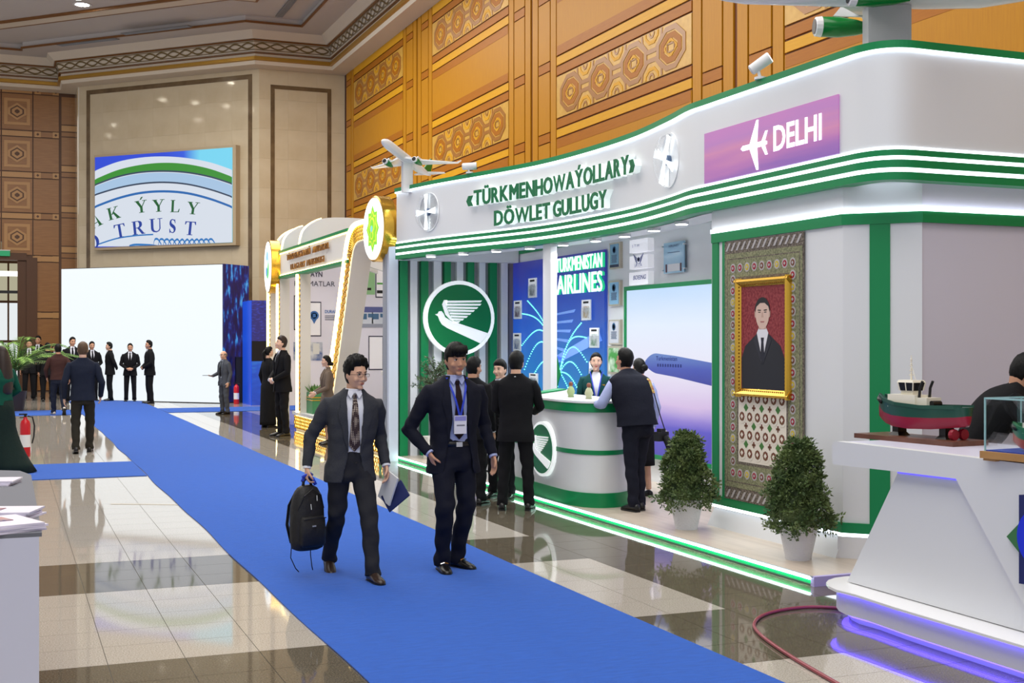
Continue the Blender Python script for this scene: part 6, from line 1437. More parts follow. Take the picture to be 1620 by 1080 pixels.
    for s, S_ in ((1, 'R'), (-1, 'L')):
        sh, el, wr = J['sh'+S_], J['el'+S_], J['wr'+S_]
        body.tube([sh+(nb0-sh)*.25, sh, sh.lerp(el, .5), el, el.lerp(wr, .35), wr], [.05, .05*hs, .045*hs, .037*hs, .036*hs, .026*hs], 10)
        hip, kn, an = J['hip'+S_], J['kn'+S_], J['an'+S_]
        body.tube([hip, hip.lerp(kn, .5), kn, kn.lerp(an, .35), an], [.078, .065, .05, .048, .036], 10)
        # hand
        d = J['hd'+S_]; pn = J['pn'+S_]; pn = (pn-d*pn.dot(d)).normalized(); sd = d.cross(pn)*(1 if s > 0 else -1)   # sd: towards the thumb
        f_ = d; 
        if sd.dot(Vector(pose.get('th'+S_, (0, 1, .2)))) < 0: sd = -sd
        curl = pose.get('curl'+S_, .5)
        W = lambda a, b, c: wr+d*a*hs+sd*b*hs+pn*c*hs
        body.loft([[W(a, w*math.cos(q*PI/5), th*math.sin(q*PI/5)) for q in range(10)] for a, w, th in ((-.01, .024, .02), (.02, .03, .018), (.055, .039, .016), (.09, .038, .013))])
        fr = .0088 if lod == 0 else .0098
        for k, (b, L) in enumerate(((.029, .072), (.010, .082), (-.010, .076), (-.028, .060))):
            p0 = W(.085, b, 0); ang = curl*.5; dd = d; pts = [W(.05, b*.9, 0), p0]
            for seg in range(3):
                ang_ = curl*(.45+.55*seg); dd = (d*math.cos(ang_)+pn*math.sin(ang_)); pts.append(pts[-1]+dd*L*hs*(.42, .32, .26)[seg])
            body.tube(pts, [fr*1.1, fr*1.1, fr, fr*.95, fr*.75], 7)
        tc = pose.get('tc'+S_, curl); body.tube([W(.015, .022, .004), W(.045, .044, .012), W(.075, .056, .02+.012*tc), W(.098, .056-.01*tc, .028+.02*tc)], [fr*1.5, fr*1.4, fr*1.2, fr*.85], 7)
    vox = {0: .0062, 1: .0095, 2: .016}[lod]
    bme = finish(body, vox, 4 if lod == 0 else 2 if lod == 1 else 1, 'body'); bme.materials.append(sk); B_ = link('body', bme, root)
    # ---- face details
    if lod < 2 or True:
        for s in (-1, 1):
            MB().ell(HP(s*.031, .0800, .010), (.0150, .0060, .0056), 10, 6, HR).build('eye', M_eyew, B_, smooth=True)
            MB().ell(HP(s*.031, .0835, .0100), (.0070, .0036, .0058), 8, 6, HR).build('iris', M_iris, B_, smooth=True)
            mb = MB(); mb.tube([HP(s*.046, .0795, .0115), HP(s*.034, .0868, .0170), HP(s*.018, .0855, .0125)], [.0016, .0024, .0014], 5); mb.build('eyelid_line', M_hair, B_)
            MB().tube([HP(s*.052, .074, .028), HP(s*.036, .088, .0345), HP(s*.016, .0915, .031)], [.0016, .0032, .0026] if not female else [.0008, .0018, .0014], 6).build('eyebrow', hair if hair != M_hairg else M_hairg, B_)
        MB().ell(HP(0, .0885, -.0605), (.021, .0050, .0044), 10, 6, HR).ell(HP(0, .0875, -.0675), (.017, .0055, .0046), 10, 6, HR).build('lips', lips or M_lip, B_, smooth=True)
    # ---- hair
    if hairstyle:
        hm = MB(); rings = []; NH, MH = (56, 36) if lod == 0 else (36, 24) if lod == 1 else (22, 14)
        for i in range(0, MH+1):
            a = PI*i/MH-PI/2; rg = []
            for q in range(NH):
                az = 2*PI*q/NH; d = Vector((math.cos(a)*math.sin(az), math.cos(a)*math.cos(az), math.sin(a))); X, Y, Z = head_pt(d); front = d.y; side = abs(d.x)
                if hairstyle == 'bald': line = .02 if front < .2 else 2.0; line = line if front < .2 else 2; line = -.35 if front < -.1 else (.05 if front < .35 and side > .6 else 3)
                elif hairstyle == 'fringe': line = .30 if front > .55 else (.30+.0*side if front > .3 else (-.05 if front > -.05 else -.62))
                else: line = (.70 if hairstyle == 'spiky' else .54)-.08*side if front > .5 else (.38 if front > .3 else (.02 if front > -.05 else -.58))
                if female: line = (.66-.22*side if front > .4 else .18) if front > .05 else (-.25 if front > -.2 else -.75)
                m = max(0.0, min(1.0, (d.z-line)/.16+.35)) if d.z > line-.06 else 0.0
                if hairstyle == 'bald' and d.z > .42: m = 0
                if lod == 2 and front > .3 and d.z < line+.12: m = 0
                th = .012 if female or hairstyle == 'bald' else .005+.020*max(0, d.z)+(.006 if front > .2 and d.z > .4 else 0)
                if hairstyle == 'spiky' and d.z > .1: th += .012*max(0, d.z)+.020*random.random()*max(0, d.z)**.5
                if hairstyle in ('short', 'fringe'): th += .004*random.random()
                L = Vector((X, Y, Z))*fs; rg.append(HC+HR@(L*(1-.10*(1-m) if m <= 0 else 1)+d*(th*m) if m > 0 else L*.86))
            rings.append(rg)
        hm.loft(rings)
        if hairstyle == 'bun': hm.ell(HP(0, -.125, .0), (.045, .04, .045), 12, 8, HR)
        if hairstyle == 'lowbun': hm.ell(HP(0, -.105, -.055), (.05, .045, .045), 12, 8, HR)
        if hairstyle == 'pony': hm.tube([HP(0, -.09, .03), HP(0, -.14, -.02), HP(0, -.13, -.12), HP(0, -.11, -.24)], [.03, .032, .03, .012], 10)
        if hairstyle == 'long':
            hm.loft([[HP(x*w, y*dp-off, zz) for x, y in sell(1, 1, 16, 2.2)] for zz, w, dp, off in ((.09, .05, .05, .02), (.04, .085, .085, .02), (-.06, .10, .085, .045), (-.18, .115, .07, .08), (-.32, .12, .06, .10), (-.46, .115, .05, .11), (-.56, .10, .04, .11), (-.60, .06, .02, .11))])
        if hairstyle == 'fringe':
            for k in range(13):
                x = -.062+.124*k/12; hm.tube([HP(x*.9, .07-.3*x*x, .115), HP(x, .100-5*x*x, .085), HP(x*1.02, .1045-6*x*x, .052+.006*math.sin(k*2.1))], [.012, .010, .004], 6)
        hm.build('hair', hair, root, smooth=True)
    # ---- trousers / skirt
    tr = MB(); fat_ = fat
    if not dress:
        if skirt:
            hem, hw = skirt; rg = []
            for k in range(9):
                f = k/8; zz = 1.0+(hem-1.0)*f; c = pel+Vector((0, 0, zz-.94)); rx = .15+(.04 if f < .25 else .04)*min(1, f*4)+(hw-.19)*max(0, f-.35)/.65; c = c+Vector(pose.get('hem', (0, 0, 0)))*max(0, f-.3)**2
                rg.append([c+Vector((x, y, 0)) for x, y in [(a*(1+.05*math.sin(7*i)*f), b*(1+.05*math.sin(7*i)*f)) for i, (a, b) in enumerate(sell(rx, rx*.78, 24, 2.1))]])
            tr.loft(rg); tr.build('skirt', CL[bottom], root, smooth=True)
        else:
            fw_ = .92 if female else 1.0
            tr.loft([[TP(h, x*fw_, y*fw_) for x, y in sell(rx, ry, 18)] for h, rx, ry in ((1.05, .158, .112), (.98, .168, .122), (.90, .180, .130), (.82, .176, .126), (.78, .15, .11))])
            for s, S_ in ((1, 'R'), (-1, 'L')):
                hip, kn, an = J['hip'+S_], J['kn'+S_], J['an'+S_]; lo = an+Vector((0, 0, -.035)); a2 = kn.lerp(an, .55)+(kn-an).cross(Vector((1, 0, 0))).normalized()*-.01
                tr.tube([hip+Vector((-s*.005, 0, .03)), hip.lerp(kn, .45), kn.lerp(hip, .06), kn.lerp(an, .3), a2, an.lerp(kn, .15), lo], [(.094*fw_, .106*fw_), .086*fw_, .074*fw_, .069*fw_, .064*fw_, .061*fw_, .066*fw_], 14)
            if lod < 2:
                tme = finish(tr, .010 if lod == 0 else .014, 4 if lod == 0 else 2, 'trousers'); tme.materials.append(CL[bottom])
                def tf(x, y, z):
                    w = math.sin(z*46+x*22+y*9)*.5+math.sin(z*27-x*40+1.7*math.sin(y*20))*.5
                    return w*.0045*(1.0+.9*math.exp(-((z-.50)/.09)**2)+1.3*math.exp(-((z-.13)/.07)**2)+.8*math.exp(-((z-.84)/.06)**2))
                displace(tme, tf)
                link('trousers', tme, root)
            else: tr.build('trousers', CL[bottom], root, smooth=True)
    # ---- shirt
    def tors(h0, h1, off, nn, m, name, par, hs_=None, tab=T, frw=0):
        rg = []; K = 14
        for k in range(K+1):
            h = h0+(h1-h0)*k/K; rx, ry = interp(tab, h); rg.append([TP(h, x, y) for x, y in sell(rx+off, ry+off, nn)])
        mb = MB().loft(rg); return mb.build(name, m, par, smooth=True)
    jk_open = open_w is not None
    if not dress:
        S1 = tors(.96 if tuck or open_w else 1.0, 1.50, -.018, n, CL[shirt], 'shirt', root)
        # collar with points
        cm = MB(); rg = []
        for h, rx, ry, yo in ((1.475, .074*fs, .072*fs, -.002), (1.505, .066*fs, .068*fs, .0), (1.535, .062*fs, .066*fs, .004), (1.53, .068*fs, .073*fs, .004), (1.50, .076*fs, .078*fs, .0)): rg.append([TP(h-.01, x, y+yo) for x, y in sell(rx, ry, 20, 2)])
        cm.loft(rg, caps=False)
        for s in (() if female else (-1, 1)): cm.prism([(s*.006, 0), (s*.050, .022), (s*.058, -.012), (s*.032, -.050)], TP(1.497, 0, .078*fs), frame(1.49)[1], (frame(1.49)[3]+frame(1.49)[2]*-.25).normalized(), frame(1.49)[2], -.004, .004)
        if not female: cm.build('collar', CL[shirt], S1, smooth='auto')
        if tie:
            tm = MB(); rg = []
            for h, w in ((1.478, .020), (1.452, .016), (1.447, .015), (1.40, .022), (1.28, .032), (1.14, .042), (1.085, .046), (1.04, .004)):
                h2_ = 1.478-(1.478-h)*1.0; rx, ry = interp(T, min(h2_, 1.45)); yv = ry-.018+.010
                if h2_ > 1.43: yv = .082*fs
                t_ = .016 if h > 1.45 else .007
                rg.append([TP(h2_, x, yv+dy) for x, dy in ((-w, 0), (0, t_), (w, 0), (0, -.003))])
            tm.loft(rg).build('tie', CL[tie], root, smooth='auto')
    # ---- jacket
    if top and not dress:
        prof = {'closed': [(.70, .05), (.80, .03), (.92, .010), (1.02, .003), (1.10, .006), (1.25, .038), (1.38, .062), (1.45, .066), (1.49, .060), (1.53, .05)],
                'open': [(.70, .13), (.85, .115), (.95, .10), (1.05, .075), (1.2, .058), (1.35, .066), (1.45, .068), (1.49, .060), (1.53, .05)],
                'halfopen': [(.70, .10), (.85, .07), (.95, .04), (1.03, .012), (1.12, .016), (1.25, .042), (1.38, .062), (1.45, .066), (1.49, .060), (1.53, .05)],
                'soft': [(.70, .12), (.85, .085), (.95, .062), (1.03, .048), (1.2, .056), (1.35, .066), (1.45, .068), (1.49, .060), (1.53, .05)],
                'full': [(.7, .002), (1.4, .002), (1.49, .02), (1.53, .03)]}[open_w or 'closed']
        hs_list = [jacket_len+(1.525-jacket_len)*k/24 for k in range(25)]
        NA = 36 if lod == 0 else 26 if lod == 1 else 18
        jm = MB(); rg = []
        def jpt(h, th, off=0.0):
            rx, ry = interp(T, h); rx = rx*fat_+off; ry = ry*fat_+off; s, c = math.sin(th), math.cos(th); e = 2/2.35
            fl = 1+.05*max(0, (.90-h)/.15); wr_ = .004*math.sin(h*38+th*3)*math.sin(th*2+h*11) if h < 1.38 else 0
            return TP(h, (rx+wr_)*fl*math.copysign(abs(s)**e, s), (ry+wr_)*fl*math.copysign(abs(c)**e, c))
        def gap(h):
            w = interp(prof, h)[0]; rx = interp(T, h)[0]*fat_; return math.asin(min(.98, max(.001, (w/rx))**(2.35/2))) if True else 0
        for h in hs_list:
            gp = gap(h); ths = [gp+(2*PI-2*gp)*q/NA for q in range(NA+1)]
            rg.append([jpt(h, t_) for t_ in ths]+[jpt(h, t_, -.015) for t_ in ths[::-1]])
        jm.loft(rg)
        for s, S_ in ((1, 'R'), (-1, 'L')):
            if not sleeve: break
            sh, el, wr = J['sh'+S_], J['el'+S_], J['wr'+S_]; inn_ = TP(1.395, s*(shw-.085), 0)
            a_, b_ = (.062, .066) if not female else (.052, .056)
            jm.tube([inn_, sh+(sh-inn_)*.12+Vector((0, 0, .004)), sh.lerp(el, .22)+(sh-inn_)*.12, sh.lerp(el, .6), el.lerp(sh, .10), el, el.lerp(wr, .12), el.lerp(wr, .5), el.lerp(wr, .86), el.lerp(wr, .97)], [.058, a_*1.06, b_*1.0, b_*.88, b_*.82, b_*.82, b_*.80, b_*.72, b_*.63, b_*.62], 14)
        if lod == 0:
            jme = finish(jm, .0085, 2, 'jacket'); jme.materials.append(CL[top])
            eR, eL = J['elR'], J['elL']
            def jf(x, y, z):
                p = Vector((x, y, z)); ka = math.exp(-((p-eR).length/.13)**2)+math.exp(-((p-eL).length/.13)**2)
                w = math.sin(z*60+x*25*math.sin(y*9))*.5+math.sin(z*33-y*38+x*17)*.5; return w*(.0022+.0055*min(1, ka))
            displace(jme, jf)
            JK = link('vest' if vest else 'jacket', jme, root)
        else: JK = jm.build('vest' if vest else 'jacket', CL[top], root, smooth='auto')
        if not sleeve:      # shirt sleeves
            for s, S_ in ((1, 'R'), (-1, 'L')):
                sh, el, wr = J['sh'+S_], J['el'+S_], J['wr'+S_]; inn_ = TP(1.40, s*(shw-.085), 0)
                MB().tube([inn_, sh, sh.lerp(el, .3), el.lerp(sh, .12), el, el.lerp(wr, .15), el.lerp(wr, .9)], [.055, .066, .062, .058, .058, .054, .042], 14).build('sleeve', CL[shirt], S1, smooth=True)
        elif shirt and lod < 2:
            for s, S_ in ((1, 'R'), (-1, 'L')):
                el, wr = J['el'+S_], J['wr'+S_]; MB().tube([el.lerp(wr, .9), el.lerp(wr, 1.03)], [.032*(1 if not female else .85), .034*(1 if not female else .85)], 12).build('cuff', CL[shirt], S1)
        if open_w != 'full' and lod < 2 and not vest:
            for s in (-1, 1):
                lm = MB(); rg = []
                hb = 1.04 if open_w != 'open' else 1.02
                for k in range(15):
                    h = hb+(1.505-hb)*k/14; gp = gap(h); rx = interp(T, h)[0]
                    lw = interp([(hb, .006), (hb+.12, .035), (1.32, .072), (1.355, .078), (1.36, .052), (1.40, .050), (1.46, .040), (1.51, .026)], h)[0]; t1 = gp+lw/max(.07, rx)
                    rg.append([jpt(h, s*gp, .004), jpt(h, s*gp, .010), jpt(h, s*(gp+t1)/2, .013), jpt(h, s*t1, .010), jpt(h, s*t1, .001)])
                lm.loft(rg).build('lapel', CL[top], JK, smooth='auto')
            if open_w != 'open':
                for k, h in enumerate((1.03, .94)): MB().ell(jpt(h, -.045, .006), (.009, .005, .009), 8, 5).build('button', M_black, JK)
    if dress:
        rg = []; hem = .06
        for k in range(20):
            h = hem+(1.50-hem)*k/19
            if h > .94: rx, ry = interp(T, h); c = [TP(h, x, y) for x, y in sell(rx, ry, 22)]
            else: f = (.94-h)/.88; rx = .178+.03*f; c = [pel+Vector((x*(1+.05*math.sin(i*2.2)*f), y*(1+.05*math.sin(i*2.2)*f), h-.94)) for i, (x, y) in enumerate(sell(rx, rx*.8, 22, 2.1))]
            rg.append(c)
        dm = MB().loft(rg)
        for s, S_ in ((1, 'R'), (-1, 'L')):
            sh, el, wr = J['sh'+S_], J['el'+S_], J['wr'+S_]; inn_ = TP(1.40, s*(shw-.08), 0); dm.tube([inn_, sh, sh.lerp(el, .4), el, el.lerp(wr, .9)], [.05, .056, .05, .045, .036], 12)
        dm.build('dress', CL[dress], root, smooth=True)
    # ---- shoes
    for s, S_ in ((1, 'R'), (-1, 'L')):
        an, ft = J['an'+S_], J['ft'+S_]; sd = ft.cross(Vector((0, 0, 1))).normalized(); up = sd.cross(ft).normalized(); k = .86 if female else 1.0
        base = an-up*.085; P = lambda a, b, c: base+ft*(a*k)+sd*(b*k)+up*(c*k)
        sm_ = MB(); sm_.loft([[P(a, w*math.cos(q*PI/7), max(.018, ht*(.5+.5*math.sin(q*PI/7)))) if math.sin(q*PI/7) > -.3 else P(a, w*math.cos(q*PI/7)*1.0, .016) for q in range(14)] for a, w, ht in ((-.075, .022, .055), (-.065, .034, .085), (-.02, .038, .098), (.03, .038, .094), (.08, .042, .074), (.13, .045, .058), (.17, .040, .048), (.198, .026, .036), (.205, .010, .024))])
        so = sm_.build('shoe', shoe, root, smooth=True)
        MB().loft([[P(a, w, 0), P(a, -w, 0), P(a, -w, .018), P(a, w, .018)] for a, w in ((-.078, .024), (-.065, .036), (.02, .040), (.10, .047), (.16, .045), (.195, .030), (.208, .012))]).build('sole', M_black, so)
    # ---- glasses
    if glasses:
        gm = MB()
        for s in (-1, 1):
            c = [(s*.035+.024*math.copysign(abs(math.cos(q*PI/8))**.5, math.cos(q*PI/8)), .006+.0135*math.copysign(abs(math.sin(q*PI/8))**.5, math.sin(q*PI/8))) for q in range(17)]; gm.tube([HP(x, .1035-.25*abs(x)*.25, zz) for x, zz in c], .0015, 5); gm.tube([HP(s*.055, .099, .010), HP(s*.074, .07, .010), HP(s*.08, -.005, .006)], .0016, 5)
        gm.tube([HP(-.014, .104, .010), HP(0, .106, .012), HP(.014, .104, .010)], .0015, 5); gl_ = gm.build('glasses_frame', M_dark, root)
        for s in (-1, 1): MB().ell(HP(s*.034, .1005, .006), (.021, .0008, .0115), 12, 6, HR).build('lens', M_dome, gl_)
    return dict(root=root, HP=HP, TP=TP, J=J, T=T, frame=frame)
def lanyard(P, badge=True, col='lany', drop=1.17, par=None, off=.0):
    T = P['T']; TP = P['TP']
    for s in (-1, 1):
        rg = []
        for k in range(9):
            f = k/8; h = 1.505-(1.505-drop)*f; x = s*(.075*(1-f)**1.1+.006); ry = interp(T, min(h, 1.44))[1]; y = ry*math.sqrt(max(0, 1-(x/.2)**2))+.004+off if h < 1.46 else .07
            rg.append([TP(h, x-.008, y), TP(h, x+.008, y), TP(h, x+.008, y+.003), TP(h, x-.008, y+.003)])
        MB().loft(rg).build('lanyard', CL[col], P['root'])
    if badge:
        y = interp(T, drop-.05)[1]+.012+off; c, r, f, u = P['frame'](drop); O = P['TP'](drop, .0, y)
        b = MB().prism([(-.05, -.14), (.05, -.14), (.05, 0), (-.05, 0)], O, r, u, f, 0, .004).build('badge', mat('badge_white', (224, 224, 232), .35), P['root'])
        MB().prism([(-.046, -.04), (.046, -.04), (.046, -.005), (-.046, -.005)], O, r, u, f, .004, .005).build('badge_header', mat('badge_lilac', (140, 140, 205), .4), b)
        MB().prism([(-.035, -.08), (.03, -.08), (.03, -.07), (-.035, -.07)], O, r, u, f, .004, .005).build('badge_line', mat('badge_grey', (120, 120, 130), .5), b)
def put(label, px, py, ytop, heading, zf=0.0, loc=None, hk=1.0, **k):
    p = at_floor(px, py, zf) if loc is None else Vector((loc[0], loc[1], zf))
    D = p.y*CY+p.x*SY; h = .978*(CAM_H+(HZ-ytop)*D/FPX-zf)*hk
    return person(label, p.xy, heading, h, z=zf, **k)
STAND = dict(anR=(.12, -.02, .085), anL=(-.12, -.02, .085), knR=(.11, .02, .5), knL=(-.11, .02, .5))
CLASP = dict(STAND, elR=(.27, .02, 1.14), elL=(-.27, .02, 1.14), wrR=(.08, .21, 1.0), wrL=(-.08, .21, 1.0), hdR=(-1, .1, -.3), hdL=(1, .1, -.3), pnR=(0, -1, 0), pnL=(0, -1, 0), curlR=.6, curlL=.6)
BEHIND = dict(STAND, elR=(.28, -.10, 1.14), elL=(-.28, -.10, 1.14), wrR=(.08, -.20, .95), wrL=(-.08, -.20, .95), hdR=(-1, 0, -.2), hdL=(1, 0, -.2), pnR=(0, 1, 0), pnL=(0, 1, 0))
# ---------------------------------------------------------------- the two walking men
pf, pk = at_floor(592, 924), at_floor(518, 899); pm = (pf+pk)/2
w1 = person('man in charcoal suit and glasses walking with a black backpack in his hand', pm.xy, 180, 1.60, lod=0, top='char', bottom='charp', shirt='white', tie='tied', hairstyle='spiky', skin='light', glasses=True, look=(-30, -4, 0), open_w='soft', tuck=True, jacket_len=.78, shoe=M_shoeb,
    pose=dict(pel=(0, 0, .925), neck=(-.02, .03, 1.475), anR=(.10, -.30, .125), ftR=(.10, 1, -.40), knR=(.10, -.03, .485), anL=(-.10, .32, .085), knL=(-.105, .20, .49), ftL=(-.1, 1, .02), twist=-6,
              elR=(.305, -.07, 1.13), wrR=(.345, -.02, .885), hdR=(.05, .05, -1), pnR=(-1, .1, 0), curlR=1.3, tcR=1.0, elL=(-.265, -.07, 1.13), wrL=(-.285, .05, .885), hdL=(-.02, .25, -1), pnL=(1, .1, 0), curlL=.75))
def w2l(P, v): return parent_matrix(P['root']) @ Vector(v)
hand = w2l(w1, Vector((.345, -.02, .885))+Vector((.0, .0, -.085)))
# backpack, hanging from the hand
bk = thing('backpack', 'black backpack carried by its top handle in the walking man hand', 'backpack', (hand.x, hand.y, hand.z-.52), 0.35)
M_bp = mat('backpack_nylon', (22, 22, 24), .6, bump=.3, bscale=25); M_bp2 = mat('backpack_black', (13, 13, 15), .5)
rg = []
for z, w, d in ((0, .085, .05), (.015, .115, .075), (.08, .128, .085), (.2, .130, .085), (.32, .122, .08), (.40, .105, .068), (.45, .075, .048), (.47, .04, .03)): rg.append([(x*(1+.02*math.sin(z*60)), y, z) for x, y in sell(w, d, 24, 2.8)])
MB().loft(rg).build('bag', M_bp, bk, smooth=True)
rg = []
for z, w, d in ((.03, .09, .02), (.05, .104, .04), (.15, .106, .046), (.23, .10, .04), (.25, .09, .02)): rg.append([(x, y-.07, z) for x, y in sell(w, d, 20, 3)])
pk_ = MB().loft(rg).build('front_pocket', M_bp, bk, smooth=True)
MB().tube([(-.095, -.105, .235), (0, -.118, .245), (.095, -.105, .235)], .004, 6).build('zipper', M_bp2, pk_); MB().box(-.03, .0, -.122, -.116, .18, .19).build('logo_tag', M_grey, pk_)
MB().tube([(-.11, -.05, .30), (-.07, -.075, .40), (0, -.07, .445), (.07, -.075, .40), (.11, -.05, .30)], .0045, 6).build('zipper', M_bp2, bk)
MB().tube([(.03, -.082, .40), (.03, -.085, .36)], .004, 5).build('zip_pull', M_chrome, bk); MB().tube([(-.02, -.08, .34), (-.02, -.088, .30)], .004, 5).build('zip_pull', M_chrome, bk)
MB().tube([(-.035, .0, .455), (-.03, 0, .50), (0, 0, .525), (.03, 0, .50), (.035, 0, .455)], .011, 8).build('top_handle', M_bp2, bk, smooth=True)
for s in (-1, 1): 
    MB().tube([(s*.05, .06, .43), (s*.085, .105, .32), (s*.10, .11, .18), (s*.08, .085, .05)], [(.03, .008)]*4, 8).build('shoulder_strap', M_bp2, bk, smooth=True)
    MB().tube([(s*.08, .08, .04), (s*.085, .085, -.06), (s*.07+.02, .075, -.14), (s*.06+.04, .08, -.17)], .004, 5).build('loose_strap', M_bp2, bk)
MB().tube([(-.04, .0, .50), (.0, .02, .55), (.05, 0, .51), (.06, -.02, .47)], .013, 7).tube([(-.05, -.01, .53), (.0, -.03, .56), (.05, .01, .54)], .010, 6).build('wound_lanyard', CL['lany'], bk, smooth=True)
hl = w2l(w1, Vector((-.285, .05, .885))+Vector((-.01, .03, -.10)))
nb = thing('notebook', 'white papers and dark blue notebook in the walking man left hand', 'notebook', (hl.x, hl.y, hl.z-.13), .3)
MB().obox((.0, 0, .06), (.012, .16, .22), RX(.35)@RY(.12)).build('papers', M_white, nb); MB().obox((.03, -.05, .0), (.012, .15, .20), RX(.75)@RY(.5)).build('cover', mat('notebook_navy', (32, 42, 92), .4), nb)
p2 = at_floor(717, 903)
w2 = person('man in dark navy suit with dark tie and badge walking, one hand in pocket', p2.xy, 178, 1.70, lod=0, top='navy', bottom='navy', shirt='blue', tie='tiek', hairstyle='fringe', skin='tan', look=(-6, -2, 2), open_w='open', jacket_len=.76, tuck=True,
    pose=dict(anR=(.085, -.02, .085), knR=(.11, .12, .50), ftR=(.12, 1, -.02), anL=(-.075, -.13, .085), knL=(-.10, .03, .50), ftL=(-.45, 1, -.02), pel=(0, 0, .94), neck=(0, .02, 1.485), twist=-4,
              elR=(.335, -.09, 1.10), wrR=(.215, .055, .925), hdR=(-.40, .0, -1), pnR=(-1, .1, .3), curlR=.9, elL=(-.28, -.06, 1.13), wrL=(-.315, .05, .885), hdL=(-.04, .15, -1), pnL=(1, .2, 0), curlL=.55))
lanyard(w2, True, drop=1.22)
mb = MB(); rg = []
for h in (.985, 1.02): rg.append([w2['TP'](h, x, y) for x, y in sell(.172, .124, 24)])
bl_ = mb.loft(rg).build('belt', M_black, w2['root'], smooth=True); MB().prism([(-.025, -.018), (.025, -.018), (.025, .018), (-.025, .018)], w2['TP'](1.002, .0, .124), w2['frame'](1.0)[1], (0, 0, 1), w2['frame'](1.0)[2], 0, .006).build('buckle', M_chrome, bl_)
MB().ell(w2['TP'](1.36, -.10, .118), (.007, .004, .007), 8, 5).build('lapel_pin', M_gold, w2['root'])
for S_ in 'LR':
    an, ft = w2['J']['an'+S_], w2['J']['ft'+S_]; sd = ft.cross(Vector((0, 0, 1))).normalized(); MB().tube([an+ft*.075-sd*.03-Vector((0, 0, .013)), an+ft*.078-Vector((0, 0, .004)), an+ft*.075+sd*.03-Vector((0, 0, .013))], .006, 6).build('shoe_buckle', M_chrome, w2['root'])
# ---------------------------------------------------------------- visitors at the airline counter
put('man in black suit seen from behind leaning at the reception counter', 816, 806, 553, 28, top='black', shirt='white', tie=None, open_w='closed', skin='light', look=(10, 0, 0), jacket_len=.77,
    pose=dict(anR=(.15, -.02, .085), anL=(-.15, -.03, .085), knR=(.13, .02, .5), knL=(-.13, .02, .5), elR=(.265, .08, 1.15), wrR=(.18, .28, 1.08), hdR=(-.3, 1, 0), pnR=(0, 0, -1), elL=(-.235, .04, 1.13), wrL=(-.13, .24, 1.05), hdL=(.4, 1, .1), pnL=(.6, 0, -1)))
put('dark haired man in black suit half hidden behind the walking man in navy', 747, 798, 562, 40, top='black', shirt='white', tie=None, skin='tan', look=(25, 0, 0), pose=STAND)
put('young man in black suit facing the aisle with hand raised to his chest', 793, 787, 566, 222, top='black', shirt='white', tie='tieb', skin='fair', hairstyle='short', look=(12, 0, 0), open_w='closed',
    pose=dict(STAND, elR=(.29, .02, 1.12), wrR=(.10, .20, 1.24), hdR=(-.6, .3, .5), pnR=(-.3, -1, 0), curlR=1.2, elL=(-.27, 0, 1.13), wrL=(-.24, .10, .90)))
wm_ = put('woman in teal uniform with blue lanyard standing behind the reception counter', 0, 0, 553, 204, zf=PZ, loc=at_d(943, 600, 14.4), top='teal', shirt='white', tie=None, female=True, hairstyle='lowbun', skin='fair', lips=M_lipr, open_w='closed', skirt=(.45, .22), pose=dict(STAND, elR=(.23, -.02, 1.12), elL=(-.23, -.02, 1.12), wrR=(.16, .2, 1.02), wrL=(-.16, .2, 1.02)), look=(0, 0, 0))
lanyard(wm_, True, drop=1.12)
MB().obox(wm_['TP'](1.33, -.085, .118), (.05, .006, .016)).obox(wm_['TP'](1.24, -.085, .128), (.05, .006, .016)).build('gold_pin', M_gold, wm_['root'])
ph = put('photographer in dark vest and pale blue shirt leaning on the counter with camera at hip', 1001, 806, 554, -4, zf=PZ, hk=1.04, top='navy', bottom='navy', shirt='blue', tie=None, vest=True, sleeve=False, open_w='full', jacket_len=.90, look=(-18, 12, 0), skin='tan', fat=1.18,
    pose=dict(pel=(.02, -.06, .95), neck=(.02, .15, 1.455), mid=(.01, .02, 1.21), anR=(.06, -.05, .085), anL=(-.07, -.14, .085), knR=(.07, .0, .5), knL=(-.07, -.08, .5), elR=(.30, .14, 1.16), wrR=(.14, .34, 1.15), hdR=(-.6, .8, 0), pnR=(0, 0, -1), elL=(-.32, .12, 1.14), wrL=(-.26, .34, 1.13), hdL=(.3, 1, 0), pnL=(0, 0, -1)))
cm_ = at_d(1046, 690, 12.25)
pc_ = thing('camera', 'black photo camera with long lens hanging at the photographer hip', 'camera', cm_, .3)
MB().box(-.07, .07, -.035, .035, -.045, .045).box(-.03, .03, -.03, .03, .045, .075).build('camera_body', M_black, pc_); MB().tube([(.02, -.03, 0), (.035, -.06, -.06), (.055, -.09, -.15), (.06, -.10, -.20)], [.035, .037, .04, .045], 14).build('lens', M_black, pc_, smooth='auto'); MB().box(.03, .06, -.02, .02, .045, .058).build('dial', M_chrome, pc_)
s0 = ph['TP'](1.47, .12, -.06); pts = [parent_matrix(ph['root'])@ph['TP'](h, x, y) for h, x, y in ((1.47, .10, .0), (1.45, .14, -.08), (1.36, .18, -.125), (1.22, .21, -.11))]
iv = parent_matrix(pc_).inverted(); cp_ = [iv@q for q in pts]
so_ = MB(); so_.tube(cp_, [(.022, .005)]*4, 6); so_.build('patterned_strap', mat('strap_weave', (150, 70, 60), .8, rgb2=(190, 170, 90), nscale=40, noise_amt=.7), pc_); MB().tube([cp_[-1], cp_[-1].lerp(Vector((.05, 0, .04)), .6), (.06, 0, .04)], .006, 6).build('thin_strap', M_black, pc_)
put('dark haired woman with bun in pale blue hidden behind the photographer', 0, 0, 562, 350, zf=PZ, loc=at_d(1013, 600, 13.5), top='blue', bottom='black', shirt='blue', tie=None, female=True, hairstyle='bun', open_w='full', skirt=(.4, .2), pose=STAND, hk=1.0)
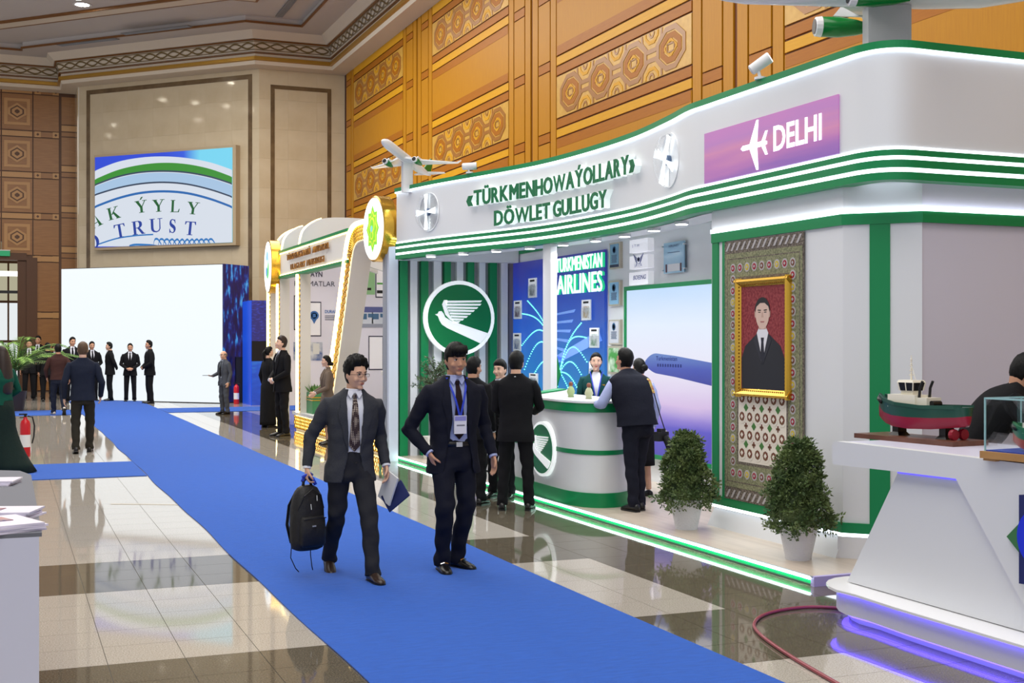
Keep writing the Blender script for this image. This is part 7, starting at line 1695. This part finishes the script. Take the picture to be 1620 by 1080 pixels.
# man at the ship counter
put('man in black suit bending over behind the ship counter at the right edge', 0, 0, 528, 112, loc=at_d(1562, 600, 8.5), top='black', shirt='white', tie='tieb', skin='tan', hairstyle='short', look=(0, -28, 0), hk=1.0,
    pose=dict(STAND, pel=(0, -.10, .93), neck=(0, .20, 1.40), mid=(0, .0, 1.19), elR=(.30, .22, 1.16), wrR=(.14, .42, 1.12), hdR=(-.5, 1, 0), pnR=(0, 0, -1), elL=(-.30, .22, 1.16), wrL=(-.14, .42, 1.12), hdL=(.5, 1, 0), pnL=(0, 0, -1)))
# ---------------------------------------------------------------- at the ministry stand
put('woman in long black dress with white lanyard by the ministry stand', 424, 676, 545, 70, female=True, dress='black', hairstyle='pony', skin='fair', look=(10, 0, 0), pose=STAND)
w_ = put('man in black suit with clasped hands looking up beside the woman in black', 447, 690, 530, 258, top='black', shirt='white', tie='tieb', skin='fair', hair=M_hairb, look=(5, 14, 0), pose=CLASP)
cap = put('man in dark uniform and peaked cap reaching forward inside the ministry stand', 0, 0, 566, 235, zf=.36, loc=(5.98, 23.7), top='olive', shirt='white', tie='tieb', skin='tan', hk=1.12, look=(0, -10, 0), pose=dict(STAND, neck=(0, .12, 1.46), elR=(.28, .15, 1.15), wrR=(.22, .38, 1.02), elL=(-.28, .15, 1.15), wrL=(-.2, .38, 1.02)))
HPc = cap['HP']; MB().lathe([(.10, .055), (.10, .085), (.125, .12), (.115, .135), (.01, .14)], cap['HP'](0, 0, 0), 18).build('cap', CL['olive'], cap['root'], smooth='auto'); MB().prism([(-.08, .06), (.08, .06), (.05, .15), (-.05, .15)], cap['HP'](0, 0, .055), (1, 0, 0), (0, 1, -.2), (0, 0, 1), 0, .008).build('peak', M_black, cap['root'])
put('woman in taupe jacket with dark hair bun standing at the ministry stand', 0, 0, 559, 275, zf=0.0, loc=(5.02, 20.9), top='taupe', bottom='taupe', shirt='white', tie=None, female=True, hairstyle='lowbun', skin='fair', skirt=(.35, .2), pose=dict(STAND, elR=(.22, .05, 1.12), wrR=(.15, .25, 1.02), elL=(-.22, .05, 1.12), wrL=(-.15, .25, 1.02)))
# ---------------------------------------------------------------- people at the far end and left
far_ = dict(lod=2)
bald = put('bald man in grey suit holding a tablet by the white screen', 355, 655, 553, 245, top='grey', shirt='greys', tie='tieb', hairstyle='bald', hair=M_hairg, skin='light', lod=1, glasses=True, open_w='open', tuck=True, pose=dict(STAND, elR=(.27, .0, 1.14), wrR=(.20, .25, 1.06), hdR=(-.2, 1, 0), pnR=(0, 0, 1)))
tb_ = w2l(bald, (.18, .38, 1.08)); tp_ = thing('tablet', 'small dark tablet held by the bald man', 'tablet', tb_, 1.1); MB().box(-.09, .09, -.13, .13, -.005, .005).build('case', M_black, tp_); MB().box(-.08, .08, -.12, .12, .005, .006).build('display', mat('tablet_glass', (40, 46, 60), .1), tp_)
put('guard in black suit with hands folded facing the aisle before the white screen', 206, 635, 542, 188, top='black', shirt='white', tie='tieb', skin='tan', pose=CLASP, **far_)
put('guard in black suit half hidden behind the guard at the right of the trio', 222.5, 634, 543, 235, top='black', shirt='white', tie='tieb', skin='tan', pose=CLASP, **far_)
put('tallest guard in black suit standing sideways at the right of the trio', 237, 638, 537, 262, top='black', shirt='white', tie='tieb', skin='tan', pose=CLASP, look=(0, 0, 0), **far_)
put('guard in black suit standing alone sideways with hands behind his back', 174, 634, 540, 268, top='black', shirt='white', tie='tieb', skin='light', pose=BEHIND, **far_)
put('guard in black suit facing the hall left of the man in navy jacket', 114, 637, 532, 175, top='black', shirt='white', tie='tieb', skin='tan', pose=CLASP, look=(-15, 0, 0), **far_)
put('guard in black suit peeking out right behind the man in navy jacket', 145, 634, 539, 170, top='black', shirt='white', tie='tieb', skin='tan', pose=CLASP, **far_)
put('man in navy blue jacket and dark trousers walking away on the left', 131, 716, 539, 4, top='dnavy', bottom='olive', shirt='dnavy', tie=None, hair=M_hairl, open_w='full', jacket_len=.84, skin='fair', lod=1,
    pose=dict(anR=(.10, .14, .085), knR=(.11, .12, .5), anL=(-.10, -.15, .10), knL=(-.11, .0, .49), ftL=(-.1, 1, -.25), elR=(.29, -.05, 1.12), wrR=(.27, .12, .90), elL=(-.28, -.08, 1.12), wrL=(-.28, .0, .88)))
put('man in brown jacket, jeans and white trainers walking away', 92, 656, 543, -6, top='brown', bottom='jeans', shirt='brown', tie=None, open_w='full', jacket_len=.88, skin='tan', lod=1, shoe=mat('trainer_white', (200, 190, 176), .6),
    pose=dict(anR=(.10, -.30, .16), ftR=(.05, .6, -.8), knR=(.10, -.02, .48), anL=(-.09, .12, .085), knL=(-.10, .10, .5), elR=(.29, -.12, 1.14), wrR=(.27, -.06, .90), elL=(-.29, .02, 1.14), wrL=(-.25, .16, .95)))
put('man in black with back turned in the dark group by the doorway', 75, 635, 541, 10, top='black', shirt='black', tie=None, skin='tan', pose=STAND, open_w='full', **far_)
put('tall man in black facing the hall in the dark group by the doorway', 61, 627, 530, 200, top='black', shirt='white', tie='tieb', skin='tan', pose=CLASP, **far_)
put('man in black behind the one in brown jacket near the doorway', 86, 625, 544, 160, top='black', shirt='white', tie='tieb', skin='tan', pose=STAND, **far_)
put('man in black suit partly behind the palm fronds', 46, 633, 536, 180, top='black', shirt='white', tie='tieb', skin='tan', pose=STAND, **far_)
put('woman with long brown hair in green satin blouse and dark trailing skirt', 4, 748, 543, 310, top='green', bottom='velvet', shirt='green', tie=None, female=True, hairstyle='long', hair=M_hairb, open_w='full', jacket_len=.94, skin='fair', lod=1, skirt=(.02, .30),
    pose=dict(STAND, hem=(.06, -.42, 0), elR=(.25, -.06, 1.14), wrR=(.2, .14, 1.0), elL=(-.24, 0, 1.14), wrL=(-.14, .2, 1.02)))

bpy.data.scenes.remove(TMP)
